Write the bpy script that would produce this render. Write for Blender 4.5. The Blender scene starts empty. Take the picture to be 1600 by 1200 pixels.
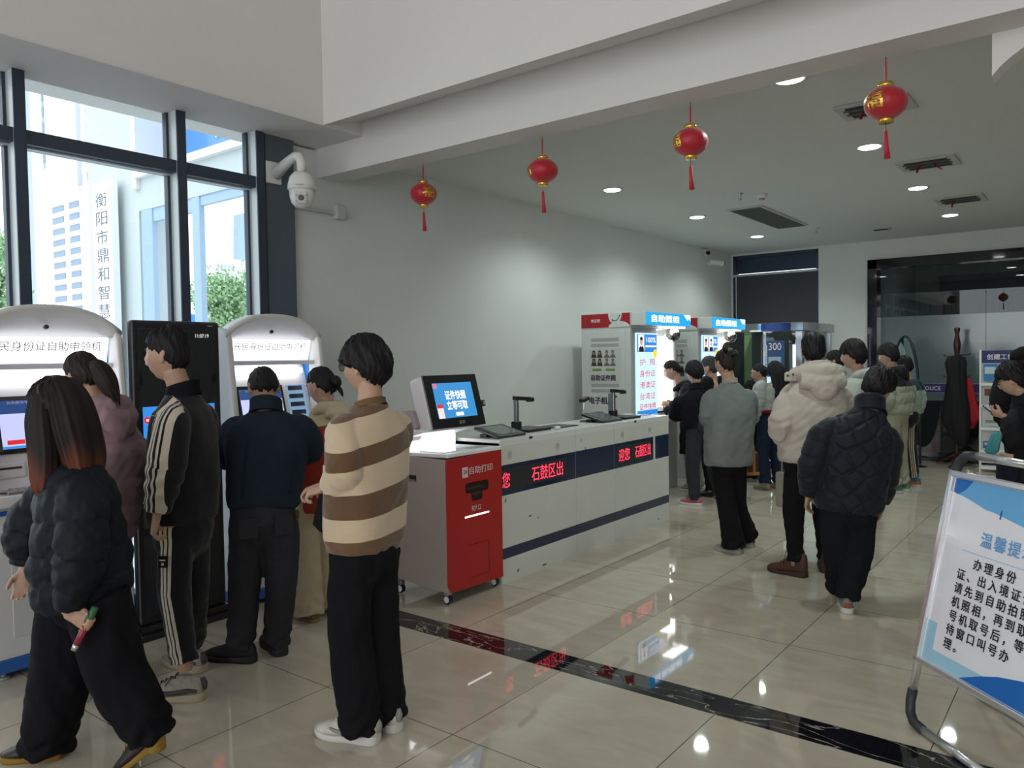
import bpy, bmesh, math, random
import numpy as np
from mathutils import Vector, Matrix
random.seed(7); np.random.seed(7)
scene = bpy.context.scene
col = scene.collection

# ------------------------------------------------------------------ camera
F_PX = 1210.28
YAW, PITCH, ROLL = (math.radians(a) for a in (37.613, -1.867, -0.894))
def _basis():
    cy, sy, cp, sp = math.cos(YAW), math.sin(YAW), math.cos(PITCH), math.sin(PITCH)
    f = np.array([-sy*cp, cy*cp, sp]); r = np.array([cy, sy, 0.0]); u = np.cross(r, f)
    cr, sr = math.cos(ROLL), math.sin(ROLL)
    return f, r*cr+u*sr, -r*sr+u*cr
CF, CR, CU = _basis()
CC = np.array([0, 0, 1.55])
cam_data = bpy.data.cameras.new('camera')
cam_data.sensor_width = 36.0
cam_data.lens = 36.0*F_PX/1600.0
cam_data.clip_end = 500
cam = bpy.data.objects.new('camera', cam_data)
cam.matrix_world = Matrix(((CR[0], CU[0], -CF[0], CC[0]), (CR[1], CU[1], -CF[1], CC[1]), (CR[2], CU[2], -CF[2], CC[2]), (0, 0, 0, 1)))
col.objects.link(cam)
scene.camera = cam
# ------------------------------------------------------------------ world, daylight, exposure
scene.view_settings.view_transform = 'Standard'
scene.view_settings.look = 'None'
scene.view_settings.gamma = 1.0
scene.view_settings.use_curve_mapping = False
scene.view_settings.exposure = 0.45
world = bpy.data.worlds.new('overcast_sky'); scene.world = world
world.use_nodes = True
bg = world.node_tree.nodes['Background']
bg.inputs['Color'].default_value = (0.95, 0.98, 1.0, 1)
bg.inputs['Strength'].default_value = 2.0
def area(name, loc, target, sx, sy, power, colr=(1, 1, 1)):
    l = bpy.data.lights.new(name, 'AREA'); l.shape = 'RECTANGLE'; l.size = sx; l.size_y = sy
    l.energy = power; l.color = colr
    o = bpy.data.objects.new(name, l); col.objects.link(o)
    o.location = loc
    o.rotation_euler = (Vector(target)-Vector(loc)).to_track_quat('-Z', 'Y').to_euler()
    return o
# light portals in the glazed openings: they give no light themselves, they only tell the renderer where the sky comes in
for nm, loc, tgt, w, h in (('front_glazing_portal', (.3, -6.62, 2.75), (.3, 0, 2.75), 9.0, 5.5), ('window_wall_portal', (-5.02, -1.2, 1.65), (0, -1.2, 1.65), 9.2, 3.1)):
    area(nm, loc, tgt, w, h, 1).data.cycles.is_portal = True

def at(px, py, **k):
    """the point of the place that the photo shows at (px, py), given one of its coordinates"""
    d = CF + CR*(px-800)/F_PX - CU*(py-600)/F_PX
    (a, v), = k.items(); i = 'XYZ'.index(a)
    return CC + d*(v-CC[i])/d[i]
HF = np.array([CF[0], CF[1], 0]); HF /= np.linalg.norm(HF)
def atD(px, py, D):
    """the same, given the level distance from the camera"""
    d = CF + CR*(px-800)/F_PX - CU*(py-600)/F_PX
    return CC + d*D/(d@HF)

# ------------------------------------------------------------------ materials
def new_mat(name):
    m = bpy.data.materials.new(name); m.use_nodes = True
    nt = m.node_tree; return m, nt, nt.nodes['Principled BSDF']
def lin(c):
    if isinstance(c, str):
        c = tuple(int(c[i:i+2], 16)/255 for i in (0, 2, 4))
        return tuple((x/12.92 if x <= .04045 else ((x+.055)/1.055)**2.4) for x in c)+(1,)
    return tuple(c)+(1,)
def M(name, c, rough=.5, metal=0, spec=.5, noise=0, nscale=30, bump=0, bscale=200, coat=0, sheen=0, sub=0):
    m, nt, b = new_mat(name)
    b.inputs['Base Color'].default_value = lin(c); b.inputs['Roughness'].default_value = rough
    b.inputs['Metallic'].default_value = metal; b.inputs['Specular IOR Level'].default_value = spec
    b.inputs['Coat Weight'].default_value = coat
    if sheen: b.inputs['Sheen Weight'].default_value = sheen; b.inputs['Sheen Roughness'].default_value = .5
    if noise or bump:
        tc = nt.nodes.new('ShaderNodeTexCoord')
    if noise:
        n = nt.nodes.new('ShaderNodeTexNoise'); n.inputs['Scale'].default_value = nscale; n.inputs['Detail'].default_value = 4
        nt.links.new(tc.outputs['Object'], n.inputs['Vector'])
        mr = nt.nodes.new('ShaderNodeMapRange'); mr.inputs[1].default_value = .3; mr.inputs[2].default_value = .7
        mr.inputs[3].default_value = 1-noise; mr.inputs[4].default_value = 1+noise
        mx = nt.nodes.new('ShaderNodeVectorMath'); mx.operation = 'SCALE'; mx.inputs[0].default_value = lin(c)[:3]
        nt.links.new(n.outputs['Fac'], mr.inputs[0]); nt.links.new(mr.outputs[0], mx.inputs['Scale']); nt.links.new(mx.outputs[0], b.inputs['Base Color'])
    if bump:
        n2 = nt.nodes.new('ShaderNodeTexNoise'); n2.inputs['Scale'].default_value = bscale; n2.inputs['Detail'].default_value = 3
        bp = nt.nodes.new('ShaderNodeBump'); bp.inputs['Strength'].default_value = bump; bp.inputs['Distance'].default_value = .004
        nt.links.new(tc.outputs['Object'], n2.inputs['Vector']); nt.links.new(n2.outputs['Fac'], bp.inputs['Height']); nt.links.new(bp.outputs[0], b.inputs['Normal'])
    return m
def EM(name, c, s):
    m, nt, b = new_mat(name)
    b.inputs['Base Color'].default_value = (.02, .02, .02, 1); b.inputs['Roughness'].default_value = .3
    b.inputs['Emission Color'].default_value = lin(c); b.inputs['Emission Strength'].default_value = s
    return m
def glass(name, c=(.9, .95, .95), refl=.08, alpha=.9, rough=0.0, body=None, bodyw=0):
    """thin pane: mostly see-through, a little mirror; bodyw adds a frosted film"""
    m = bpy.data.materials.new(name); m.use_nodes = True; nt = m.node_tree; nt.nodes.clear()
    out = nt.nodes.new('ShaderNodeOutputMaterial'); tr = nt.nodes.new('ShaderNodeBsdfTransparent'); tr.inputs[0].default_value = lin(c)
    gl = nt.nodes.new('ShaderNodeBsdfGlossy'); gl.inputs['Roughness'].default_value = rough
    fr = nt.nodes.new('ShaderNodeFresnel'); fr.inputs[0].default_value = 1.45
    ad = nt.nodes.new('ShaderNodeMath'); ad.operation = 'MULTIPLY_ADD'; ad.inputs[1].default_value = .8; ad.inputs[2].default_value = refl*.3
    nt.links.new(fr.outputs[0], ad.inputs[0])
    src = tr.outputs[0]
    if bodyw:
        df = nt.nodes.new('ShaderNodeBsdfDiffuse'); df.inputs[0].default_value = lin(body)
        m1 = nt.nodes.new('ShaderNodeMixShader'); m1.inputs[0].default_value = bodyw
        nt.links.new(tr.outputs[0], m1.inputs[1]); nt.links.new(df.outputs[0], m1.inputs[2]); src = m1.outputs[0]
    mx = nt.nodes.new('ShaderNodeMixShader')
    nt.links.new(ad.outputs[0], mx.inputs[0]); nt.links.new(src, mx.inputs[1]); nt.links.new(gl.outputs[0], mx.inputs[2]); nt.links.new(mx.outputs[0], out.inputs[0])
    return m

# ------------------------------------------------------------------ mesh building
class MB:
    def __init__(s): s.v = []; s.f = []; s.m = []
    def add(s, vs, fs, mi=0):
        o = len(s.v); s.v += [tuple(map(float, p)) for p in vs]; s.f += [tuple(i+o for i in f) for f in fs]; s.m += [mi]*len(fs); return s
    def box(s, x0, x1, y0, y1, z0, z1, mi=0):
        vs = [(x, y, z) for z in (z0, z1) for y in (y0, y1) for x in (x0, x1)]
        return s.add(vs, [(0, 2, 3, 1), (4, 5, 7, 6), (0, 1, 5, 4), (2, 6, 7, 3), (0, 4, 6, 2), (1, 3, 7, 5)], mi)
    def obox(s, c, ax, ay, az, hx, hy, hz, mi=0):
        c, ax, ay, az = (np.array(q, float) for q in (c, ax, ay, az))
        vs = [c+ax*i*hx+ay*j*hy+az*k*hz for k in (-1, 1) for j in (-1, 1) for i in (-1, 1)]
        return s.add(vs, [(0, 2, 3, 1), (4, 5, 7, 6), (0, 1, 5, 4), (2, 6, 7, 3), (0, 4, 6, 2), (1, 3, 7, 5)], mi)
    def quad(s, a, b, c, d, mi=0): return s.add([a, b, c, d], [(0, 1, 2, 3)], mi)
    def prism(s, poly, fn, d0, d1, mi=0):
        """poly of (u, v); fn(u, v, d) gives the point"""
        n = len(poly)
        vs = [fn(u, v, d0) for u, v in poly]+[fn(u, v, d1) for u, v in poly]
        fs = [tuple(range(n))[::-1], tuple(range(n, 2*n))]+[(i, (i+1) % n, n+(i+1) % n, n+i) for i in range(n)]
        return s.add(vs, fs, mi)
    def loft(s, rings, cap=True, closed=True, mi=0):
        n = len(rings[0]); vs = [p for r in rings for p in r]; fs = []
        for k in range(len(rings)-1):
            for i in range(n if closed else n-1):
                j = (i+1) % n; fs.append((k*n+i, k*n+j, (k+1)*n+j, (k+1)*n+i))
        if cap and closed:
            fs.append(tuple(range(n))[::-1]); fs.append(tuple(range((len(rings)-1)*n, len(rings)*n)))
        return s.add(vs, fs, mi)
    def tube(s, pts, rad, n=12, flat=None, mi=0):
        pts = np.array(pts, float); k = len(pts)
        rad = np.broadcast_to(np.array(rad, float).reshape(-1, 1) if np.ndim(rad) < 2 else np.array(rad, float), (k, 1 if np.ndim(rad) < 2 else 2))
        if rad.shape[1] == 1: rad = np.repeat(rad, 2, 1)
        T = np.gradient(pts, axis=0); T /= np.linalg.norm(T, axis=1)[:, None]+1e-9
        up = np.array(flat if flat is not None else ((0, 0, 1) if abs(T[0][2]) < .9 else (1, 0, 0)), float)
        rings = []
        x = None
        for i in range(k):
            if x is None or flat is not None: x = up-T[i]*(up@T[i])
            else: x = x-T[i]*(x@T[i])
            x /= np.linalg.norm(x)+1e-9; y = np.cross(T[i], x)
            rings.append([pts[i]+x*rad[i][0]*math.cos(a)+y*rad[i][1]*math.sin(a) for a in np.linspace(0, 2*math.pi, n, endpoint=False)])
        return s.loft(rings, mi=mi)
    def lathe(s, prof, c=(0, 0, 0), n=24, axis='Z', mi=0):
        c = np.array(c, float); rings = []
        for r, z in prof:
            ring = []
            for a in np.linspace(0, 2*math.pi, n, endpoint=False):
                p = (r*math.cos(a), r*math.sin(a), z)
                if axis == 'X': p = (p[2], p[0], p[1])
                if axis == 'Y': p = (p[0], p[2], p[1])
                ring.append(c+np.array(p))
            rings.append(ring)
        return s.loft(rings, mi=mi)
    def ball(s, c, r, n=16, m=10, mi=0):
        r = np.broadcast_to(np.array(r, float), (3,)); c = np.array(c, float)
        rings = [[c+r*np.array((math.sin(t)*math.cos(a), math.sin(t)*math.sin(a), math.cos(t))) for a in np.linspace(0, 2*math.pi, n, endpoint=False)] for t in np.linspace(.02, math.pi-.02, m)]
        return s.loft(rings, mi=mi)
    def mesh(s, name):
        me = bpy.data.meshes.new(name); me.from_pydata(s.v, [], s.f)
        if any(s.m): me.polygons.foreach_set('material_index', s.m)
        bm = bmesh.new(); bm.from_mesh(me); bmesh.ops.recalc_face_normals(bm, faces=bm.faces); bm.to_mesh(me); bm.free()
        me.update(); return me
    def build(s, name, mat, parent=None, bevel=0, smooth=False, seg=2):
        me = s.mesh(name); return link(name, me, mat, parent, bevel, smooth, seg)
def link(name, me, mat, parent=None, bevel=0, smooth=False, seg=2):
    o = bpy.data.objects.new(name, me)
    for mm in (mat if isinstance(mat, (list, tuple)) else [mat]): me.materials.append(mm)
    col.objects.link(o)
    if parent is not None:
        o.parent = parent
        # parts are modelled in world coordinates unless their parent says otherwise
        if not parent.get('_local'): o.matrix_parent_inverse = wm(parent).inverted()
    if bevel:
        b = o.modifiers.new('bevel', 'BEVEL'); b.width = bevel; b.segments = seg; b.limit_method = 'ANGLE'; b.angle_limit = math.radians(35)
        b.harden_normals = False
    if smooth:
        me.polygons.foreach_set('use_smooth', [True]*len(me.polygons))
    return o
def wm(o):
    m = o.matrix_basis.copy()
    if o.parent: m = wm(o.parent) @ o.matrix_parent_inverse @ m
    return m
def tag(o, label=None, cat=None, group=None, kind=None):
    if label: o['label'] = label
    if cat: o['category'] = cat
    if group: o['group'] = group
    if kind: o['kind'] = kind
    return o
def empty(name, loc, label, cat, group=None, rz=0):
    o = bpy.data.objects.new(name, None); col.objects.link(o); o.location = loc; o.rotation_euler = (0, 0, rz); o.empty_display_size = .1
    return tag(o, label, cat, group)
def struct(o): o['kind'] = 'structure'; return o
def text(s, mat, parent, c, right, up, w=None, h=None, size=None, bold=0, name='lettering', align='CENTER', space=1.0, depth=.0012, off=.002):
    """flat lettering, centred at c and fitted to w x h (or set at a size), standing off its face a little"""
    cu = bpy.data.curves.new(name, 'FONT'); cu.body = s; cu.align_x = align; cu.align_y = 'CENTER'; cu.offset = 0; cu.extrude = 0; cu.space_character = space
    cu.resolution_u = 3
    o = bpy.data.objects.new(name, cu); col.objects.link(o)
    dg = bpy.context.evaluated_depsgraph_get(); me = bpy.data.meshes.new_from_object(o.evaluated_get(dg))
    bpy.data.objects.remove(o); bpy.data.curves.remove(cu)
    n = len(me.vertices); P = np.zeros(n*3); me.vertices.foreach_get('co', P); P = P.reshape(-1, 3)
    mn, mxx = P.min(0), P.max(0)
    if size is None:
        P[:, 0] = (P[:, 0]-(mn[0]+mxx[0])/2)/(mxx[0]-mn[0])*w; P[:, 1] = (P[:, 1]-(mn[1]+mxx[1])/2)/(mxx[1]-mn[1])*(h or w)
    else: P *= size
    P[:, 2] = 0
    if bold:   # heavier strokes: the outline laid down again, shifted a little each way
        hgt = (size if size else (h or w)/max(1, len(s.split(chr(10)))))*bold*.55; fs = [tuple(q.vertices) for q in me.polygons]; P0 = P; P = np.vstack([P0+np.array((hgt*a, hgt*b, i*1.5e-4)) for i, (a, b) in enumerate(((0, 0), (1, 1), (1, -1), (-1, 1), (-1, -1)))])
        bpy.data.meshes.remove(me); me = bpy.data.meshes.new(name); me.from_pydata([tuple(q) for q in P], [], [tuple(v+n*j for v in f) for j in range(5) for f in fs])
    right = np.array(right, float); right /= np.linalg.norm(right); up = np.array(up, float); up /= np.linalg.norm(up); nn = np.cross(right, up)
    Q = np.array(c)+P[:, :1]*right+P[:, 1:2]*up+nn*off+(nn*P[:, 2:3] if bold else 0)
    me.vertices.foreach_set('co', Q.ravel()); me.update(); me.name = name; me.materials.clear()
    return link(name, me, mat, parent)

WHITE_WALL = M('wall_paint_white', (.70, .72, .70), .85, noise=.03, nscale=1.2, bump=.06, bscale=150)
ATRIUM = M('atrium_paint_warm_white', (.68, .665, .645), .85, noise=.02, nscale=1.0, bump=.06, bscale=150)
CEIL = M('ceiling_paint', (.66, .68, .66), .9, bump=.05, bscale=120)
DARK_AL = M('dark_grey_aluminium', '3a4654', .45, .3)
PALE_AL = M('pale_aluminium', 'c9d2d4', .4, .2)
GREY_PANEL = M('slate_panel', '55606a', .55, .1)
BLACK = M('black_plastic', (.012, .012, .014), .4)
BLACKGLOSS = M('black_gloss', (.010, .011, .014), .08, coat=.5)
WHITE_PL = M('white_plastic', (.78, .78, .77), .35)
STEEL = M('brushed_steel', (.55, .56, .56), .25, .9)
GREYPL = M('grey_plastic', (.35, .36, .36), .5)
RED = M('red_lacquer', 'b3221f', .4)
NAVY = M('navy_panel', '1c2a48', .2, coat=.3)
GOLD = M('gold_foil', (.80, .52, .10), .25, .85)
# ------------------------------------------------------------------ floor: polished tiles, 0.8 m grid
def tile_mat():
    m, nt, b = new_mat('polished_beige_tile'); N = nt.nodes; L = nt.links
    tc = N.new('ShaderNodeTexCoord'); sep = N.new('ShaderNodeSeparateXYZ'); L.new(tc.outputs['Object'], sep.inputs[0])
    def line(sock, off):
        a = N.new('ShaderNodeMath'); a.operation = 'ADD'; a.inputs[1].default_value = off; L.new(sock, a.inputs[0])
        w = N.new('ShaderNodeMath'); w.operation = 'PINGPONG'; w.inputs[1].default_value = .4; L.new(a.outputs[0], w.inputs[0])
        g = N.new('ShaderNodeMath'); g.operation = 'LESS_THAN'; g.inputs[1].default_value = .0022; L.new(w.outputs[0], g.inputs[0]); return g
    # rows behind the black strip start at y=3.33, rows before it end at y=3.13
    yb = N.new('ShaderNodeMath'); yb.operation = 'GREATER_THAN'; yb.inputs[1].default_value = 3.2; L.new(sep.outputs[1], yb.inputs[0])
    sh = N.new('ShaderNodeMath'); sh.operation = 'MULTIPLY_ADD'; sh.inputs[1].default_value = -.19; L.new(yb.outputs[0], sh.inputs[0]); L.new(sep.outputs[1], sh.inputs[2])
    gx = line(sep.outputs[0], 16.0+.538); gy = line(sh.outputs[0], 16.0-3.135+.8*4)
    mx = N.new('ShaderNodeMath'); mx.operation = 'MAXIMUM'; L.new(gx.outputs[0], mx.inputs[0]); L.new(gy.outputs[0], mx.inputs[1])
    n = N.new('ShaderNodeTexNoise'); n.inputs['Scale'].default_value = 2.2; n.inputs['Detail'].default_value = 8; n.inputs['Distortion'].default_value = 1.5
    mp = N.new('ShaderNodeMapping'); mp.inputs['Scale'].default_value = (1, 2.4, 1); mp.inputs['Rotation'].default_value = (0, 0, .5); L.new(tc.outputs['Object'], mp.inputs[0]); L.new(mp.outputs[0], n.inputs[0])
    r = N.new('ShaderNodeValToRGB'); r.color_ramp.elements[0].position = .3; r.color_ramp.elements[1].position = .72
    r.color_ramp.elements[0].color = (.50, .44, .35, 1); r.color_ramp.elements[1].color = (.59, .53, .43, 1); L.new(n.outputs[0], r.inputs[0])
    mix = N.new('ShaderNodeMix'); mix.data_type = 'RGBA'; L.new(mx.outputs[0], mix.inputs[0]); L.new(r.outputs[0], mix.inputs[6]); mix.inputs[7].default_value = (.10, .085, .07, 1)
    L.new(mix.outputs[2], b.inputs['Base Color'])
    b.inputs['Roughness'].default_value = .035; b.inputs['Specular IOR Level'].default_value = .62; b.inputs['Coat Weight'].default_value = .25; b.inputs['Coat Roughness'].default_value = .02
    return m
TILE = tile_mat()
def marble_mat():
    m, nt, b = new_mat('black_marble_white_veins'); N = nt.nodes; L = nt.links
    tc = N.new('ShaderNodeTexCoord'); mp = N.new('ShaderNodeMapping'); mp.inputs['Rotation'].default_value = (0, 0, .35); mp.inputs['Scale'].default_value = (1.1, 4.5, 1); L.new(tc.outputs['Object'], mp.inputs[0])
    n = N.new('ShaderNodeTexNoise'); n.inputs['Scale'].default_value = 1.7; n.inputs['Detail'].default_value = 5; n.inputs['Distortion'].default_value = .6; L.new(mp.outputs[0], n.inputs[0])
    s = N.new('ShaderNodeMath'); s.operation = 'SUBTRACT'; s.inputs[1].default_value = .5; L.new(n.outputs[0], s.inputs[0])
    a = N.new('ShaderNodeMath'); a.operation = 'ABSOLUTE'; L.new(s.outputs[0], a.inputs[0])
    r = N.new('ShaderNodeValToRGB'); r.color_ramp.elements[0].position = 0; r.color_ramp.elements[0].color = (.45, .42, .38, 1)
    r.color_ramp.elements[1].position = .008; r.color_ramp.elements[1].color = (.006, .006, .008, 1); L.new(a.outputs[0], r.inputs[0])
    L.new(r.outputs[0], b.inputs['Base Color']); b.inputs['Roughness'].default_value = .03; b.inputs['Coat Weight'].default_value = .3
    return m
struct(MB().box(-5.3, 5.2, -6.6, 12.55, -.15, 0).build('floor', TILE))
struct(MB().box(-4.93, 5.0, 3.135, 3.325, -.02, .0012).build('trim_1', marble_mat()))

XW = -4.93
# white long wall of the rear room, back wall around blind window and reception glazing
struct(MB().box(XW-.2, XW, 3.68, 12.35, 0, 3.2).build('wall_left', WHITE_WALL))
bw = MB()
bw.box(XW-.2, -4.90, 12.35, 12.6, 0, 3.2)
bw.box(-4.90, -3.54, 12.35, 12.6, 3.17, 3.3); bw.box(-4.90, -3.54, 12.35, 12.6, 0, .08)
bw.box(-3.54, -2.83, 12.35, 12.6, 0, 3.2); bw.box(-2.83, 5.0, 12.35, 12.6, 2.92, 3.2)
struct(bw.build('wall_back', WHITE_WALL))
struct(MB().box(5.0, 5.2, 3.94, 12.6, 0, 3.2).build('wall_right', WHITE_WALL))
struct(MB().box(XW-.2, 5.2, 4.17, 12.6, 3.2, 3.32).build('ceiling', CEIL))
# beam between atrium and rear room, with the sloped ledge under the atrium wall
bp = [(3.94, 3.33), (3.94, 2.99), (4.17, 2.99), (4.17, 3.33)]
struct(MB().prism(bp, lambda u, v, d: (d, u, v), XW-.2, 5.2).build('beam', ATRIUM))
ap = [(3.58, 3.22), (3.94, 3.33), (4.17, 3.33), (4.17, 6.6), (3.58, 6.6)]
struct(MB().prism(ap, lambda u, v, d: (d, u, v), -4.40, 5.2).build('wall_atrium_back', ATRIUM))
struct(MB().box(-5.2, -4.40, -6.6, 4.2, 3.222, 6.6).build('wall_atrium_left', ATRIUM))
sp_ = [(-5.2, 3.215), (-4.402, 3.215), (-4.402, 3.23), (-5.2, 3.23)]
struct(MB().prism(sp_, lambda u, v, d: (u, d, v), -6.6, 3.94).build('soffit', ATRIUM))
struct(MB().box(-5.2, 5.2, -6.6, 4.2, 6.6, 6.75).build('ceiling_atrium', ATRIUM))
# atrium sides that the photo does not look at: right wall, and the front wall with its wide glazing opening
struct(MB().box(5.0, 5.2, -6.6, 3.94, 0, 6.6).build('wall_atrium_right', ATRIUM))
fw = MB(); fw.box(-5.2, -4.2, -6.75, -6.6, 0, 6.6); fw.box(4.8, 5.2, -6.75, -6.6, 0, 6.6); fw.box(-4.2, 4.8, -6.75, -6.6, 5.5, 6.6)
struct(fw.build('wall_front', ATRIUM))
# white curved haunch under the ceiling at the right
hp = [(-.43, 3.2), (-.43, 2.80), (-.40, 2.835), (-.36, 2.868), (-.31, 2.90), (-.22, 2.94), (-.1, 2.975), (.05, 2.99), (1.0, 2.99), (1.0, 3.2)]
struct(MB().prism(hp, lambda u, v, d: (u, d, v), 4.17, 4.29).build('trim_2', ATRIUM))

# ------------------------------------------------------------------ window wall on the left
GLASS = glass('clear_window_glass', (.93, .97, .98), .05)
def window_bay(n, y0, y1):
    fr = MB()
    fr.box(-5.0, -4.87, y0, y1, 2.81, 2.89)
    fr.box(-5.0, -4.93, y0, y1, 2.80, 2.812, 1)
    fr.box(-5.0, -4.87, y0, y1, .0, .10)
    fr.box(-5.0, -4.955, y0, y0+.018, 0, 3.22); fr.box(-5.0, -4.955, y1-.018, y1, 0, 3.22)
    o = struct(fr.build('window_%d' % n, [DARK_AL, PALE_AL]))
    p = MB(); p.box(-4.985, -4.977, y0+.01, y1-.01, .1, 2.80); p.box(-4.985, -4.977, y0+.01, y1-.01, 2.89, 3.22)
    p.build('pane', GLASS, o)
ys = [1.78-.96*k for k in range(8, -1, -1)]+[2.74, 3.34]
for i, y in enumerate(ys):
    # each mullion: dark room-side face; daylight on the sides painted in as a paler metal
    mu = MB(); mu.box(-4.995, -4.862, y, y+.06, 0, 3.22, 1); mu.box(-4.862, -4.85, y-.001, y+.061, 0, 3.22, 0)
    struct(mu.build('window_mullion', [DARK_AL, PALE_AL]))
    if i: window_bay(i, ys[i-1]+.06, y)
pp = MB(); pp.box(-5.0, -4.88, 3.40, 3.68, 0, 3.22); pp.box(-4.88, -4.872, 3.425, 3.675, 0.0, 3.22)
struct(pp.build('window_end_panel', GREY_PANEL, bevel=.004))
lp = MB(); lp.box(-5.2, -4.995, -6.6, ys[0], 0, 3.22); struct(lp.build('wall_window_side', ATRIUM))

# ------------------------------------------------------------------ back wall: blind window and daylight gap
wf = MB()
wf.box(-4.90, -4.86, 12.37, 12.50, .08, 3.17); wf.box(-3.58, -3.54, 12.37, 12.50, .08, 3.17); wf.box(-4.90, -3.54, 12.37, 12.50, 3.13, 3.17)
wf.box(-4.90, -3.54, 12.37, 12.5, .08, .14); wf.box(-4.25, -4.21, 12.40, 12.5, .1, 2.86)
wo = struct(wf.build('window_20', DARK_AL))
MB().box(-4.86, -3.58, 12.44, 12.45, .14, 2.84).build('pane', GLASS, wo)
MB().box(-4.86, -3.58, 12.43, 12.45, 2.88, 3.13).build('upper_panel', M('dark_blue_glass_panel', '33475a', .15), wo)
bl = empty('roller_blind', (-4.2, 12.38, 2.86), 'dark grey roller blind pulled down over the back window', 'blind')
MB().box(-4.85, -3.56, 12.372, 12.378, 1.72, 2.84).build('blind_fabric', M('blind_fabric_dark_grey', '4a4b50', .9, bump=.1, bscale=400), bl)
MB().box(-4.93, -3.55, 12.345, 12.40, 2.83, 2.865).build('head_rail', PALE_AL, bl, .004)
MB().tube([(-4.85, 12.375, 1.715), (-3.56, 12.375, 1.715)], .012, 8).build('bottom_bar', GREYPL, bl)

# ------------------------------------------------------------------ reception glazing with black frame
gf = MB()
gf.box(-2.83, -2.70, 12.30, 12.55, 0, 2.92); gf.box(-2.83, 5.0, 12.30, 12.55, 2.785, 2.92); gf.box(-2.70, 5.0, 12.33, 12.50, 0, .05)
go = struct(gf.build('window_21', BLACKGLOSS, bevel=.004))
CLEARG = glass('reception_clear_glass', (.62, .70, .70), .05)
FROST = glass('reception_frosted_glass', (.62, .70, .70), .25, rough=.12, body=(.20, .26, .26), bodyw=.62)
TINT = glass('reception_dark_film', (.35, .40, .41), .3, rough=.05, body=(.05, .06, .065), bodyw=.35)
for k, (xa, xb) in enumerate(((-2.70, -1.34), (-1.335, 0.4), (.405, 2.2), (2.205, 5.0))):
    MB().box(xa, xb, 12.42, 12.432, 2.075, 2.785).build('clear_pane', CLEARG, go)
    MB().box(xa, xb, 12.42, 12.432, .86, 2.075).build('frosted_pane', FROST, go)
    MB().box(xa, xb, 12.42, 12.432, .05, .86).build('dark_pane', TINT, go)
PURPLE = M('purple_vinyl', '3a2468', .5); LILAC = M('pale_lilac_vinyl', '8f86b5', .5)
st = MB(); st.box(-2.70, 5.0, 12.412, 12.419, .985, 1.09); so_ = st.build('purple_band', PURPLE, go)
l2 = MB(); l2.box(-2.70, 5.0, 12.412, 12.419, .965, .975); l2.box(-2.70, 5.0, 12.412, 12.419, 1.10, 1.11); l2.build('band_edge_line', LILAC, so_)
WPR = M('white_print', (.8, .8, .8), .6)
for xx in (-2.0, -.2, 1.6): text('POLICE', WPR, so_, (xx, 12.411, 1.037), (1, 0, 0), (0, 0, 1), .23, .055, bold=.01)
# office behind the glazing
of = MB(); of.box(-2.9, 5.0, 15.9, 16.0, 0, 3.2); of.box(-2.95, -2.83, 12.6, 16, 0, 3.2); of.box(5.0, 5.1, 12.6, 16, 0, 3.2)
struct(of.build('wall_office', M('office_wall_grey', (.30, .33, .33), .9)))
struct(MB().box(-2.95, 5.1, 12.6, 16, 3.2, 3.3).build('ceiling_office', CEIL))
struct(MB().box(-2.95, 5.1, 12.55, 16, -.15, 0).build('floor_office', TILE))
cu_m = M('grey_curtain', '4a5052', .9)
cm = MB(); n = 240; xs = np.linspace(-2.35, 3.5, n); ring = []
for z in (1.0, 2.55): ring.append([(x, 15.75+.045*math.sin(x*31+.8*math.sin(x*5)), z) for x in xs])
cm.loft([ring[0], ring[1]], closed=False)
cu = cm.build('curtain', cu_m, smooth=True); tag(cu, 'long grey pleated curtain behind the upper clear glass of the reception', 'curtain')
so2 = cu.modifiers.new('thickness', 'SOLIDIFY'); so2.thickness = .01
vb = MB(); vb.box(-2.4, 3.5, 15.66, 15.84, 2.57, 2.90); tag(vb.build('curtain_pelmet', M('dark_blue_grey_pelmet', '2b3a48', .7)), 'dark blue grey pelmet box above the curtain in the reception office', 'pelmet')
lv = MB()
for k in range(26): lv.obox((1.15, 12.72, .06+k*.031), (1, 0, 0), (0, .8, .6), (0, -.6, .8), 3.8, .013, .0012)
lvo = lv.build('venetian_blind', M('dark_louvre', '23272b', .5)); tag(lvo, 'dark horizontal slat blind behind the lower reception glass', 'blind')

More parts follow.
